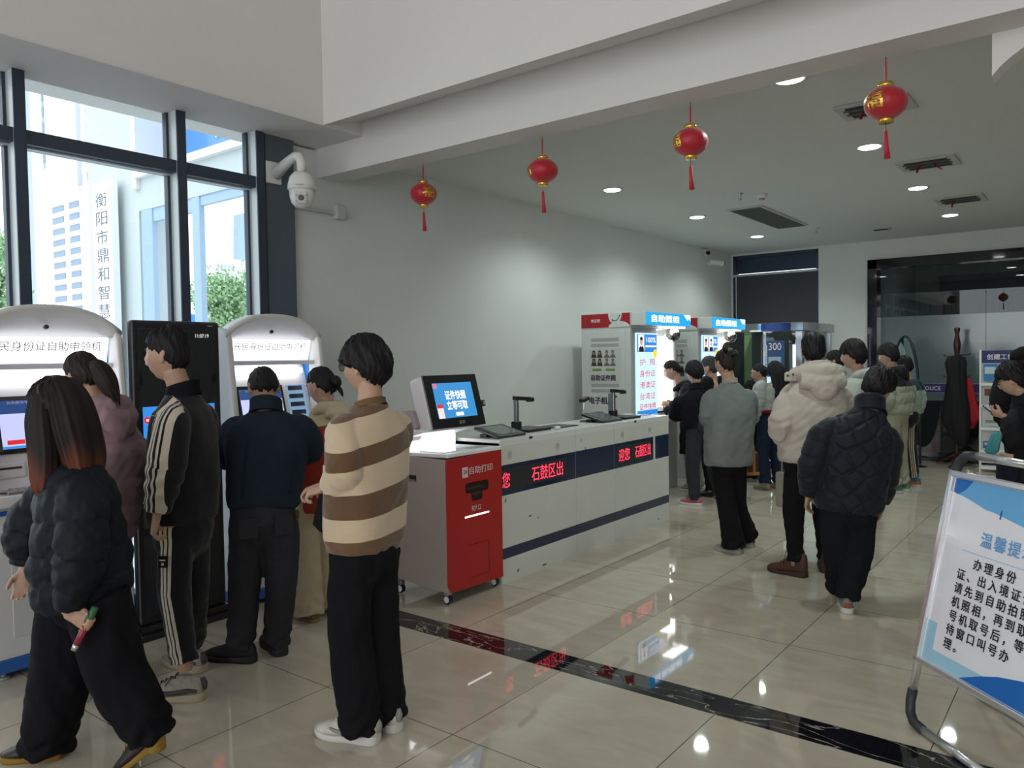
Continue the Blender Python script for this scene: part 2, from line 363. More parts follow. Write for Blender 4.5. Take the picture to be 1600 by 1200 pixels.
# ------------------------------------------------------------------ lamps and ceiling fittings
LAMP = EM('downlight_glow', (1, 1, .97), 16)
lab = {(0, 0): 'round ceiling downlight above the photo booths, nearest of three along the left wall', (0, 1): 'round ceiling downlight in the middle of the three along the left wall',
       (0, 2): 'round ceiling downlight farthest back of the three along the left wall', (1, -1): 'round ceiling downlight half hidden by the white beam edge',
       (1, 0): 'round ceiling downlight just below and left of the rightmost red lantern', (1, 1): 'round ceiling downlight between the two ribboned air vents',
       (1, 2): 'round ceiling downlight beyond the farthest ribboned air vent'}
for (i, k), t in lab.items():
    x = (-3.88, -1.525)[i]; y = 6.70+1.985*k
    if k == -1: y = 4.74
    e = empty('ceiling_downlight', (x, y, 3.2), t, 'ceiling light', 'recessed ceiling downlights')
    MB().lathe([(.105, 3.199), (.105, 3.192), (.085, 3.190), (.08, 3.199)], (x, y, 0), 28).build('trim_ring', WHITE_PL, e, smooth=True)
    MB().lathe([(.082, 3.196), (.078, 3.189), (.001, 3.187)], (x, y, 0), 28).build('diffuser', LAMP, e, smooth=True)
    sl = bpy.data.lights.new('downlight_beam', 'SPOT'); sl.energy = 44; sl.spot_size = math.radians(150); sl.spot_blend = .6; sl.shadow_soft_size = .07; sl.color = (.86, 1, .94)
    so = bpy.data.objects.new('downlight_beam', sl); col.objects.link(so); so.location = (x, y, 3.17); so.parent = e; so.matrix_parent_inverse = wm(e).inverted()
for x in (-1.6, 1.2):  # unseen lamps added to brighten the office behind the glazing
    e = empty('ceiling_downlight', (x, 14.0, 3.2), 'unseen round ceiling lamp added to brighten the reception office, %s' % ('left' if x < 0 else 'right'), 'ceiling light', 'added office fill lamps')
    MB().lathe([(.105, 3.199), (.105, 3.192), (.001, 3.189)], (x, 14.0, 0), 24).build('diffuser', LAMP, e, smooth=True)
    sl = bpy.data.lights.new('office_fill_beam', 'SPOT'); sl.energy = 14; sl.spot_size = math.radians(150); sl.spot_blend = .6; sl.shadow_soft_size = .07; sl.color = (.9, 1, .98)
    so = bpy.data.objects.new('office_fill_beam', sl); col.objects.link(so); so.location = (x, 14.0, 3.17); so.parent = e; so.matrix_parent_inverse = wm(e).inverted()
VENT = M('vent_grille_grey', '5d625f', .6); VENT_D = M('vent_dark', (.03, .032, .032), .7); RIB = M('red_ribbon', '8e1520', .6)
e = empty('air_vent', (-3.24, 9.35, 3.2), 'long grey air grille in the ceiling above the photo booths', 'air vent', 'ceiling air vents')
MB().box(-3.44, -3.04, 8.5, 10.2, 3.188, 3.199).build('vent_frame', M('vent_frame_pale', (.5, .52, .5), .6), e, .003)
g_ = MB(); 
for k in range(14): g_.obox((-3.40+k*.0245, 9.35, 3.186), (1, 0, .5), (0, 1, 0), (0, 0, 1), .010, .81, .001)
g_.build('vent_slats', VENT, e)
vd = [(-1.25, 5.66, .46, .36, 'square ceiling air vent partly hidden behind the rightmost red lantern'), (-1.26, 7.62, .46, .42, 'square ceiling air vent with two dark red ribbons, right of the nearer downlight'),
      (-1.28, 9.65, .46, .46, 'square ceiling air vent with one red ribbon, farther right'), (-2.4, 11.2, .22, .16, 'small ceiling air vent near the back wall')]
for (x, y, w, d, t) in vd:
    e = empty('air_vent', (x, y, 3.2), t, 'air vent', 'ceiling air vents')
    MB().box(x-w/2, x+w/2, y-d/2, y+d/2, 3.186, 3.199).build('vent_frame', M('vent_frame_pale', (.5, .52, .5), .6), e, .003)
    q = MB(); q.box(x-w*.36, x+w*.36, y-d*.36, y+d*.36, 3.183, 3.187); q.build('vent_core', VENT_D, e)
    q = MB()
    for s in (-.2, .06): q.box(x-w*.4, x+w*.4, y+d*s-.008, y+d*s+.008, 3.175, 3.185)
    q.build('vent_slats', VENT, e)
    if w > .3:
        for j in range(2 if d < .45 else 1):
            rb = MB(); a = np.array((x-.05+.1*j, y-.06, 3.18)); rb.loft([[a+(0, 0, 0), a+(.016, 0, 0)], [a+(.0+.04*(j-.5), -.02, -.035), a+(.016+.04*(j-.5), -.02, -.035)], [a+(.02+.09*(j-.5), -.05, -.075), a+(.036+.09*(j-.5), -.05, -.08)]], closed=False)
            o = rb.build('ribbon', RIB, e); o.modifiers.new('thickness', 'SOLIDIFY').thickness = .002
e = empty('smoke_detector', (-2.84, 7.95, 3.2), 'round white smoke detector on the ceiling beside a sprinkler', 'smoke detector')
MB().lathe([(.055, 3.199), (.055, 3.185), (.045, 3.165), (.035, 3.160)], (-2.84, 7.95, 0)).build('housing', WHITE_PL, e, smooth=True)
MB().lathe([(.033, 3.163), (.03, 3.145), (.001, 3.143)], (-2.84, 7.95, 0)).build('sensor', GREYPL, e, smooth=True)
for (x, y, t) in ((-2.99, 7.74, 'small ceiling sprinkler beside the smoke detector'), (-3.04, 10.53, 'small ceiling sprinkler beyond the long grey air grille')):
    q = MB(); q.lathe([(.03, 3.199), (.03, 3.194), (.008, 3.192), (.008, 3.165), (.004, 3.15)], (x, y, 0), 12); q.tube([(x-.012, y, 3.17), (x-.014, y, 3.15), (x, y, 3.135)], .0025, 6); q.tube([(x+.012, y, 3.17), (x+.014, y, 3.15), (x, y, 3.135)], .0025, 6); q.lathe([(.016, 3.137), (.016, 3.132)], (x, y, 0), 12)
    tag(q.build('sprinkler', STEEL, smooth=True), t, 'sprinkler', 'ceiling sprinklers')

# ------------------------------------------------------------------ red lanterns hanging from the beam
LRED = M('lantern_red_cloth', 'b00d24', .45, sheen=.3, noise=.08, nscale=20)
def lantern(px, py, pcx, pcy, face, lab_):
    top = at(px, py, Z=2.992); top[1] = min(top[1], 4.155); x, y = top[0], top[1]
    e = empty('red_lantern', (x, y, 2.99), lab_, 'lantern', 'red lanterns hanging from the beam')
    D = float((np.array([x, y, 0])-0)@HF)
    r = .099; rz = .080; zc = float(atD(pcx, pcy, D)[2])
    MB().tube([(x, y, 2.99), (x, y, zc+rz+.05)], .0022, 6).build('hanging_cord', M('dark_cord', '3a1a18', .8), e)
    MB().tube([(x, y, zc+rz+.12), (x, y, zc+rz+.03)], .005, 6).build('cord_sleeve', LRED, e)
    prof = [(.03, rz*.995)]+[(r*math.sin(t), rz*math.cos(t)) for t in np.linspace(.34, math.pi-.34, 26)]+[(.03, -rz*.995)]
    n = 64; rings = []
    for (q, z) in prof: rings.append([(x+q*(1+.008*math.cos(a*16))*math.cos(a), y+q*(1+.008*math.cos(a*16))*math.sin(a), zc+z) for a in np.linspace(0, 2*math.pi, n, endpoint=False)])
    body = MB().loft(rings).build('lantern_body', LRED, e, smooth=True)
    for s, nm in ((1, 'top_cap'), (-1, 'bottom_cap')):
        MB().lathe([(.034, zc+s*(rz-.006)), (.036, zc+s*(rz+.004)), (.034, zc+s*(rz+.016)), (.025, zc+s*(rz+.017))], (x, y, 0), 20).build(nm, GOLD, e, smooth=True)
    MB().tube([(x, y, zc-rz-.015), (x, y, zc-rz-.055)], .0015, 6).build('tassel_cord', M('dark_cord', '3a1a18', .8), e)
    MB().tube([(x, y, zc-rz-.048), (x, y, zc-rz-.062), (x+.002, y, zc-rz-.12), (x+.007, y, zc-rz-.19)], [.004, .0085, .011, .0155], 14).build('tassel', LRED, e, smooth=True)
    # gold character wrapped on the body
    for fa in (face, face+math.pi):
        o = text('福', GOLD, e, (0, 0, 0), (1, 0, 0), (0, 1, 0), 1, 1, bold=.035, name='gold_character', off=0)
        me = o.data; bm = bmesh.new(); bm.from_mesh(me); bmesh.ops.triangulate(bm, faces=bm.faces)
        bmesh.ops.subdivide_edges(bm, edges=bm.edges, cuts=2)
        for v in bm.verts:
            a = fa+v.co.x*.088/.092; t = v.co.y*.082/.085
            v.co = (x+(r+.002)*math.cos(t)*math.cos(a), y+(r+.002)*math.cos(t)*math.sin(a), zc+(rz+.0015)*math.sin(t))
        bm.to_mesh(me); bm.free(); me.update()
lantern(671, 258, 673, 303, math.radians(-21), 'red lantern with gold character, leftmost and nearest the left wall')
lantern(849, 213, 851, 267, math.radians(-58-75), 'red lantern hanging second from the left, gold character turned to its edge')
lantern(1080, 160, 1082, 222, math.radians(-64-62), 'red lantern hanging third from the left below the beam')
lantern(1384, 88, 1385, 161, math.radians(-78-36), 'red lantern hanging rightmost, in front of a ceiling vent')

# ------------------------------------------------------------------ cameras
CAMW = M('camera_white', (.72, .72, .69), .4)
e = empty('dome_camera', (-4.87, 3.55, 2.98), 'white dome security camera on an arm bolted to the grey window pillar', 'security camera')
MB().box(-4.872, -4.855, 3.42, 3.55, 2.86, 3.02).build('mounting_plate', CAMW, e, .006)
q = MB(); q.tube([(-4.86, 3.50, 2.93), (-4.70, 3.50, 3.00), (-4.62, 3.50, 3.02), (-4.575, 3.50, 3.01), (-4.555, 3.50, 2.97), (-4.555, 3.50, 2.89)], [.045, .034, .034, .034, .034, .03], 16); q.build('arm', CAMW, e, smooth=True)
cx_, cy_ = -4.555, 3.50
MB().lathe([(.03, 2.90), (.055, 2.895), (.085, 2.86), (.098, 2.81), (.10, 2.775), (.094, 2.77)], (cx_, cy_, 0), 28).build('upper_shell', CAMW, e, smooth=True)
MB().lathe([(.09, 2.772), (.086, 2.72), (.075, 2.68), (.05, 2.652), (.01, 2.64)], (cx_, cy_, 0), 28).build('camera_ball', CAMW, e, smooth=True)
fd = np.array((.72, -.66, -.2)); fd /= np.linalg.norm(fd); fx = np.cross(fd, (0, 0, 1)); fx /= np.linalg.norm(fx); fu = np.cross(fx, fd)
c0 = np.array((cx_, cy_, 2.72))+fd*.070
q = MB(); q.obox(c0, fx, fd, fu, .044, .018, .045); q.build('lens_plate', M('camera_face', (.62, .62, .6), .3), e, .015)
MB().tube([c0+fd*.012, c0+fd*.024], [.022, .021], 18).build('lens', BLACKGLOSS, e)
for sx in (-1, 1):
    for sz in (-.022, .016): q = MB(); q.tube([c0+fx*.031*sx+fu*sz+fd*.014, c0+fx*.031*sx+fu*sz+fd*.021], .007, 10); q.build('infrared_lamp', GREYPL, e)
text('HIKVISION', BLACK, e, np.array((cx_, cy_, 2.79))+np.array((.66, -.72, 0))*.1005, (.74, .67, 0), (0, 0, 1), .055, .008, bold=.01)
e = empty('conduit_box', (-4.93, 4.0, 2.78), 'grey cable conduit and junction box on the wall beside the dome camera', 'conduit')
MB().box(-4.93, -4.90, 3.70, 4.12, 2.72, 2.745).build('conduit', M('grey_conduit', (.5, .52, .52), .6), e, .004)
MB().box(-4.93, -4.87, 4.08, 4.17, 2.69, 2.80).build('junction_box', M('grey_conduit_box', (.55, .57, .57), .6), e, .008)
e = empty('security_camera', (-4.9, 11.28, 3.15), 'small white turret camera high on the left wall near the back corner', 'security camera', 'wall cameras in the back corner')
MB().lathe([(.06, 0), (.06, .03), (.045, .04)], (-4.93, 11.28, 3.13), 18, 'X').build('camera_base', CAMW, e, smooth=True)
MB().ball((-4.865, 11.28, 3.13), .048).build('camera_ball', CAMW, e, smooth=True)
MB().tube([(-4.86, 11.24, 3.12), (-4.83, 11.225, 3.112)], .03, 14).build('lens', BLACKGLOSS, e)
e = empty('security_camera', (-4.9, 11.45, 2.98), 'white bullet camera on the left wall below the turret camera', 'security camera', 'wall cameras in the back corner')
MB().lathe([(.05, 0), (.05, .02), (.03, .06)], (-4.93, 11.42, 2.98), 16, 'X').build('camera_base', CAMW, e, smooth=True)
MB().tube([(-4.88, 11.36, 3.0), (-4.72, 11.52, 2.965)], .043, 18).build('camera_body', CAMW, e, .004)
MB().tube([(-4.722, 11.518, 2.9655), (-4.712, 11.528, 2.963)], .037, 16).build('lens', BLACKGLOSS, e)
# ------------------------------------------------------------------ self-service ID kiosks under the window
KWH = M('kiosk_off_white', (.66, .66, .655), .4, noise=.02, nscale=3)
KIN = M('kiosk_inner_white', (.74, .73, .76), .35)
KBLUE = M('kiosk_blue', '2f7fd0', .4); KDBLUE = M('kiosk_base_blue', '2a5fa8', .4)
KLIT = EM('kiosk_lit_panel', (.97, .97, 1.0), 1.6); KSTRIP = EM('kiosk_lamp_strip', (1, 1, 1), 3.5)
SCR_D = EM('screen_dark_blue', '1c3f78', .8); SCR_L = EM('screen_pale_lilac', 'b9bfe6', .9); SCR_B = EM('screen_blue', '2f86d6', .9); SCR_R = EM('screen_red', 'd8262c', .8)
SCR_W = EM('screen_white', 'e8eef5', .9); INKD = M('ink_dark_grey', (.03, .03, .04), .6); SLOT = M('slot_black', (.015, .015, .02), .5)
def kiosk(yc, lab_, screen):
    W = .365; e = empty('id_card_kiosk', (-4.5, yc, 0), lab_, 'kiosk', 'identity card kiosks under the window')
    X = lambda u, v, d: (u, d, v)
    # side cheeks: profile in x (front is +x) and z
    side = [(-4.46, .06), (-4.30, .06), (-4.30, .80), (-4.255, .86), (-4.265, .92), (-4.345, 1.70), (-4.38, 1.76), (-4.46, 1.78)]
    for s in (-1, 1):
        MB().prism(side, X, yc+s*(W-.035), yc+s*W).build('side_panel', KWH, e, .012, seg=3)
    # arched crown
    n = 18; arch = []
    for t in np.linspace(-1, 1, n): arch.append((yc+W*t, 1.745+.125*(1-abs(t)**2.6)))
    poly = arch+[(yc+W, 1.69), (yc-W, 1.69)]
    cr = MB()
    inner = [(yc+(W-.05)*t, 1.70+.115*(1-abs(t)**2.6)) for t in np.linspace(-1, 1, n)]
    out = arch
    rings = []
    for (x, arcs) in ((-4.47, out), (-4.365, out), (-4.35, [(y, z-.012) for y, z in out]), (-4.36, [(y*.999+yc*.001, z-.035) for y, z in out]), (-4.40, inner), (-4.47, [(y, 1.69) for y, z in inner])):
        rings.append([(x, y, z) for y, z in arcs])
    cr.loft(rings, closed=False); crn = cr.build('crown', KWH, e, smooth=True); crn.modifiers.new('thickness', 'SOLIDIFY').thickness = .012
    MB().box(-4.72, -4.60, yc-W+.05, yc+W-.05, 1.2, 1.70).build('rear_hood', KBLUE, e, .01)
    MB().tube([(-4.42, yc, 1.752), (-4.405, yc, 1.756)], .012, 14).build('camera_lens', BLACKGLOSS, e)
    # recessed lit header, lamp strip, instrument panel
    q = MB(); q.quad((-4.415, yc-W+.045, 1.70), (-4.415, yc+W-.045, 1.70), (-4.45, yc+W-.045, 1.565), (-4.45, yc-W+.045, 1.565)); hp_ = q.build('lit_header', KLIT, e); hp_.modifiers.new('thickness', 'SOLIDIFY').thickness = -.006
    text('居民身份证自助申领机', INKD, hp_, (-4.417, yc, 1.655), (0, 1, 0), (.25, 0, .97), .56, .052)
    MB().box(-4.60, -4.40, yc-W+.035, yc+W-.035, 1.535, 1.562).build('header_lip', KIN, e, .004)
    MB().box(-4.505, -4.455, yc-W+.07, yc+W-.09, 1.475, 1.512).build('lamp_strip', KSTRIP, e, .006)
    q = MB(); q.prism([(-4.60, .92), (-4.36, .92), (-4.50, 1.47), (-4.52, 1.535), (-4.60, 1.535)], X, yc-W+.035, yc+W-.035); q.build('instrument_panel', KIN, e, .004)
    # everything on the slanted face: point on it by (y, z)
    fx = lambda z: -4.36-(z-.92)*(.14/.55)
    tl = np.array((-.247, 0, .969)); nrm = np.array((.969, 0, .247))
    def slab(nm, y0, y1, z0, z1, mat, th=.008, o=e, bv=.003, up=0):
        zc = (z0+z1)/2; c = np.array((fx(zc), (y0+y1)/2, zc))+nrm*up
        return MB().obox(c, (0, 1, 0), tl, nrm, (y1-y0)/2, (z1-z0)/2/.969, th).build(nm, mat, o, bv)
    slab('face_camera', yc-.012, yc+.016, 1.405, 1.46, SLOT, .005, bv=.004)
    q = MB()
    for k in range(3): q.obox(np.array((fx(1.445-.018*k), yc+.055, 1.445-.018*k)), (0, 1, 0), tl, nrm, .008, .003, .004)
    q.build('guide_icons', GREYPL, e)
    b_ = slab('screen_bezel', yc-.245, yc+.115, 1.105, 1.395, BLACKGLOSS, .010)
    slab('screen', yc-.222, yc+.095, 1.13, 1.372, SCR_L, .003, b_, 0, .009)
    slab('screen_banner', yc-.222, yc+.095, 1.305, 1.372, SCR_D, .003, b_, 0, .0105)
    slab('screen_footer', yc-.222, yc+.095, 1.13, 1.142, SCR_B, .003, b_, 0, .0105)
    if screen: slab('screen_button', yc-.20, yc-.12, 1.150, 1.172, SCR_R, .003, b_, 0, .0105)
    else: slab('screen_icon', yc+.01, yc+.035, 1.20, 1.225, SCR_B, .003, b_, 0, .0105)
    zz = 1.36; text('自助服务平台', M('screen_print', (.7, .8, 1), .5), b_, np.array((fx(zz), yc-.12, zz))+nrm*.0145, (0, 1, 0), tl, .12, .016)
    gd = slab('notice_board', yc+.15, yc+.30, 1.14, 1.395, EM('notice_pale_blue', '8fb6d8', .5), .006)
    for k in range(4): slab('notice_line', yc+.16, yc+.275, 1.355-.055*k, 1.385-.055*k, NAVY, .002, gd, 0, .006)
    rd = slab('card_reader', yc-.30, yc-.13, .985, 1.065, KWH, .012, bv=.01); slab('reader_slot', yc-.285, yc-.15, 1.03, 1.04, SLOT, .003, rd, 0, .011)
    slab('fingerprint_reader', yc-.07, yc-.02, 1.01, 1.06, BLACKGLOSS, .006)
    slab('receipt_slot', yc+.03, yc+.20, .975, .988, SLOT, .004, bv=0)
    # shelf and lower cabinet
    MB().box(-4.60, -4.262, yc-W+.035, yc+W-.035, .855, .915).build('shelf', KWH, e, .008)
    MB().box(-4.42, -4.285, yc-.25, yc+.05, .915, .932).build('keypad_tray', STEEL, e, .004)
    q = MB(); 
    for i in range(4):
        for j in range(4): q.box(-4.32-.024*j, -4.304-.024*j, yc-.22+.03*i, yc-.198+.03*i, .932, .938)
    q.build('keypad_keys', GREYPL, e, .001)
    MB().box(-4.305, -4.296, yc-W+.03, yc+W-.03, .815, .838).build('blue_trim', KDBLUE, e, .002)
    lc = MB().box(-4.45, -4.303, yc-W+.035, yc+W-.035, .10, .86).build('lower_cabinet', KWH, e, .006)
    MB().box(-4.3035, -4.300, yc-.24, yc+.24, .2, .72).build('cabinet_door', M('kiosk_door_white', (.60, .60, .59), .45), lc, .002)
    q = MB(); q.tube([(-4.30, yc+.2, .47), (-4.294, yc+.2, .47)], .012, 12); q.build('door_lock', STEEL, lc)
    MB().box(-4.80, -4.292, yc-W-.004, yc+W+.004, .035, .10).build('plinth', KDBLUE, e, .006)
    rb_ = MB()
    for s in (-1, 1): rb_.box(-4.84, -4.455, yc+s*(W-.02)-.012, yc+s*(W-.02)+.012, .10, 1.73)
    rb_.box(-4.84, -4.73, yc-W+.02, yc+W-.02, .10, 1.73); rb_.box(-4.84, -4.50, yc-W+.02, yc+W-.02, 1.715, 1.73)
    rb_.build('rear_body', KBLUE, e)
    for sx in (-4.66, -4.34):
        for sy in (-1, 1): MB().lathe([(.03, .002), (.03, .012), (.012, .014), (.012, .04)], (sx, yc+sy*.28, 0), 14).build('levelling_foot', GREYPL, e)
    return e
kiosk(1.735, 'off-white identity card kiosk cut off by the left edge, with glowing header', 1)
kiosk(3.115, 'off-white identity card kiosk with glowing header beside the grey window pillar', 0)

# ------------------------------------------------------------------ standing display between the kiosks
e = empty('standing_display', (-4.31, 2.395, 0), 'tall black standing display showing the time between the two kiosks', 'display')
MB().box(-4.36, -4.30, 2.125, 2.665, .07, 1.80).build('display_body', BLACK, e, .018, seg=3)
sc_ = MB().box(-4.301, -4.2965, 2.16, 2.63, .62, 1.755).build('screen_glass', BLACKGLOSS, e, .002)
MB().box(-4.2965, -4.2955, 2.175, 2.615, .90, 1.31).build('screen_picture', SCR_B, sc_)
MB().box(-4.2965, -4.2945, 2.175, 2.615, .86, .93).build('screen_caption', SCR_R, sc_)
TXT = EM('screen_text_white', (.9, .9, .9), .7)
text('11:07:19', TXT, sc_, (-4.2945, 2.545, 1.715), (0, 1, 0), (0, 0, 1), .085, .022)
for (y, z) in ((2.20, 1.235), (2.59, 1.275)):
    MB().tube([(-4.296, y, z), (-4.2945, y, z)], .020, 20).build('screen_badge', SCR_R, sc_)
for (y, z) in ((2.20, 1.235), (2.59, 1.275)): MB().box(-4.2946, -4.2938, y-.007, y+.007, z-.007, z+.007).build('badge_mark', TXT, sc_)
for k in range(7): MB().box(-4.2955, -4.2945, 2.592, 2.606, 1.09+.022*k, 1.105+.022*k).build('screen_character', SCR_R, sc_)
SKN_S = EM('screen_skin', 'c99a80', .6); DRK = EM('screen_dark_suit', '15181f', .5)
q = MB(); q.ball((-4.2945, 2.36, 1.235), (.001, .028, .036)); q.build('screen_presenter_face', SKN_S, sc_)
q = MB(); q.ball((-4.2940, 2.36, 1.262), (.001, .030, .022)); q.prism([(2.27, .93), (2.45, .93), (2.445, 1.12), (2.40, 1.17), (2.36, 1.175), (2.32, 1.17), (2.275, 1.12)], lambda u, v, d: (d, u, v), -4.2955, -4.2948); q.build('screen_presenter_suit', DRK, sc_)
MB().box(-4.3, -4.2975, 2.16, 2.63, .12, .58).build('lower_grille', M('display_lower_dark', (.022, .024, .03), .25), e, .003)
MB().box(-4.50, -4.235, 2.10, 2.69, .0, .035).build('base_plate', BLACK, e, .006)
MB().box(-4.48, -4.27, 2.12, 2.67, .035, .075).build('base_step', BLACKGLOSS, e, .004)
MB().box(-4.30, -4.2985, 2.585, 2.618, 1.772, 1.778).build('maker_mark', GREYPL, e)

# ------------------------------------------------------------------ red self-service printing machine on castors
MGREY = M('machine_side_grey', 'a99c95', .45, noise=.015, nscale=2)
MW = M('machine_white', (.82, .82, .84), .35)
e = empty('photo_printer', (-3.5, 3.82, 0), 'red and white self-service photo printing machine with a tilted screen, on castors', 'printer')
Y0, Y1, XF = 3.545, 4.09, -3.25
X = lambda u, v, d: (u, d, v)
side = [(-3.77, .10), (-3.262, .075), (-3.262, .925), (-3.70, .935), (-3.665, .60)]
side = [(XF-.012, .085), (XF-.012, .925), (-3.72, .935), (-3.70, .62), (-3.79, .30), (-3.79, .115)]
bd = MB().prism(side, X, Y0, Y1).build('cabinet', MGREY, e, .006)
q = MB(); q.box(-3.60, -3.52, Y0-.002, Y0+.01, .77, .81); hd = q.build('side_recess', SLOT, bd)
MB().obox((-3.56, Y0-.001, .778), (1, 0, 0), (0, 1, 0), (0, 0, 1), .036, .003, .006).build('recess_grip', STEEL, hd)
# red front, with the photo hatch, badge and lamp line
rf = MB(); pts = []
fp = [(Y0-.004, .13), (Y0+.03, .085), (Y1, .07), (Y1, .945), (Y0-.004, .925)]
rf.prism(fp, lambda u, v, d: (d, u, v), XF-.014, XF)
rf_ = rf.build('red_front', RED, e, .004)
q = MB(); hx = 3.83
q.prism([(hx-.115, .745), (hx-.105, .757), (hx+.105, .757), (hx+.115, .745), (hx+.115, .70), (hx+.105, .69), (hx+.06, .69), (hx+.05, .68), (hx+.05, .645), (hx+.04, .635), (hx-.045, .635), (hx-.055, .645), (hx-.058, .68), (hx-.068, .69), (hx-.105, .69), (hx-.115, .70)], lambda u, v, d: (d, u, v), XF-.002, XF+.0012)
ht = q.build('photo_hatch', M('hatch_dark_red', '2a0a10', .35), rf_)
q = MB(); q.box(XF+.001, XF+.003, hx-.11, hx+.05, .715, .728); q.box(XF+.001, XF+.003, hx-.05, hx+.04, .672, .688); q.build('hatch_rail', M('hatch_rail_dark', (.05, .03, .035), .3), ht)
WP = M('white_print_bright', (.82, .80, .80), .5)
text('自助打印', WP, rf_, (XF, 3.87, .835), (0, 1, 0), (0, 0, 1), .235, .05)
q = MB(); q.box(XF, XF+.0015, 3.685, 3.74, .795, .862); bg_ = q.build('badge', M('badge_pale', (.7, .62, .62), .5), rf_, .004)
text('24', RED, bg_, (XF+.0015, 3.7125, .832), (0, 1, 0), (0, 0, 1), .034, .026, bold=.02)
text('取片口', WP, rf_, (XF, 3.815, .588), (0, 1, 0), (0, 0, 1), .09, .036)
MB().box(XF, XF+.002, 3.705, 3.945, .535, .545).build('lamp_line', EM('lamp_line_white', (1, 1, 1), 2.0), rf_)
q = MB()
for (a, b, c_, d) in ((3.745, 3.94, .352, .356), (3.745, 3.94, .138, .142), (3.938, 3.942, .14, .354)): q.box(XF, XF+.0015, a, b, c_, d)
q.build('service_door_line', M('door_line_dark_red', '6e1414', .5), rf_)
# bright worktop, raised back desk and monitor
MB().obox((-3.48, 3.815, .945), (1, 0, .02), (0, 1, 0), (-.02, 0, 1), .235, .272, .012).build('worktop', MW, e, .005)
q = MB(); q.obox((-3.43, 3.72, .960), (1, 0, .02), (0, 1, 0), (-.02, 0, 1), .11, .12, .003); q.build('scanner_glass', M('scanner_pale_glass', (.8, .8, .86), .1), e, .002)  # pale glass plate on the worktop
MB().obox((-3.37, 3.95, .960), (1, 0, .02), (0, 1, 0), (-.02, 0, 1), .05, .08, .002).build('receipt_flap', GREYPL, e)
q = MB(); q.prism([(-3.76, .80), (-3.66, .80), (-3.66, 1.035), (-3.47, 1.085), (-3.47, 1.098), (-3.76, 1.10)], X, 3.56, 4.09); q.build('desk_hood', MW, e, .005)
q = MB(); q.box(-3.66, -3.648, 3.58, 4.07, .96, 1.03); q.build('desk_light', EM('desk_light_white', (1, 1, 1), 2.6), e)
dsk = [(-3.95, .98), (-3.66, 1.0), (-3.56, 1.12), (-3.60, 1.215), (-3.95, 1.20)]
MB().prism(dsk, X, 3.60, 3.72).build('rear_wing', M('machine_rear_mauve_grey', 'a8979a', .45), e, .008)
# monitor: slab leaning back, its face looking to +x
mn_n = np.array((.965, 0, .26)); mu = np.array((-.26, 0, .965)); mc = np.array((-3.50, 3.905, 1.272))
def mslab(nm, y0, y1, v0, v1, th, up, mat, par, bv=0, seg=2):
    c = mc+np.array((0, (y0+y1)/2, 0))+mu*(v0+v1)/2+mn_n*up
    return MB().obox(c, (0, 1, 0), mu, mn_n, (y1-y0)/2, (v1-v0)/2, th).build(nm, mat, par, bv, seg=seg)
mh = mslab('monitor_shell', -.27, .27, -.185, .185, .065, -.068, M('monitor_shell_pale', (.70, .68, .68), .35), e, .03, 4)
mbz = mslab('monitor_bezel', -.268, .268, -.182, .182, .006, 0, BLACKGLOSS, e, .028, 4)
sc2 = mslab('screen', -.195, .195, -.115, .125, .001, .0065, EM('screen_sky_blue', '3389c9', .85), mbz)
WT = EM('screen_headline_white', 'eef0f0', .95)
def mtext(s, y, v, w, h, mat=WT, bold=.05): text(s, mat, sc2, mc+np.array((0, y, 0))+mu*v+mn_n*.0075, (0, 1, 0), mu, w, h, bold=bold, off=.001)
mtext('证件快照', .01, .04, .205, .060); mtext('立等可取', .01, -.03, .205, .060)
mslab('screen_flyer', -.19, -.135, -.115, -.02, .0008, .008, EM('screen_flyer_pink', 'efd3d6', .9), sc2)
mslab('screen_flyer_head', -.19, -.135, -.045, -.02, .0008, .009, SCR_R, sc2)
mslab('screen_corner_badge', -.193, -.155, .09, .123, .0008, .008, EM('screen_badge_pink', 'c8708f', .9), sc2)
mslab('screen_button', -.02, .055, -.105, -.08, .0008, .008, SCR_W, sc2)
mtext('彩印', .02, -.15, .055, .024, GREYPL, .02)
q = MB(); cpos = mc+np.array((0, .285, 0))+mu*(-.03)-mn_n*.02
q.obox(cpos, (0, 1, 0), mu, mn_n, .03, .022, .02); q.build('side_scanner', BLACK, e, .004)
MB().obox(cpos+np.array((0, .018, 0))+mn_n*.02, (0, 1, 0), mu, mn_n, .010, .012, .003).build('scanner_window', GREYPL, e)
for (x, y) in ((-3.30, 3.585), (-3.30, 4.06), (-3.72, 3.585), (-3.72, 4.06)):
    c = MB(); c.lathe([(.022, -.014), (.030, -.012), (.030, .012), (.022, .014)], (x, y, .036), 22, 'Y'); w = c.build('castor', BLACK, e, smooth=False)
    MB().lathe([(.021, -.0165), (.021, .0165)], (x, y, .036), 20, 'Y').build('castor_hub', WHITE_PL, w)
    MB().box(x-.018, x+.018, y-.02, y+.02, .062, .10).build('castor_fork', STEEL, w, .003)
q = MB(); q.tube([(-3.78, 3.60, .11), (-3.83, 3.60, .02), (-3.80, 3.5, .008), (-3.84, 3.42, .008), (-3.95, 3.42, .008)], .006, 8)
tag(q.build('power_cable', BLACK, smooth=True), 'black power cable on the floor beside the red printing machine', 'cable')

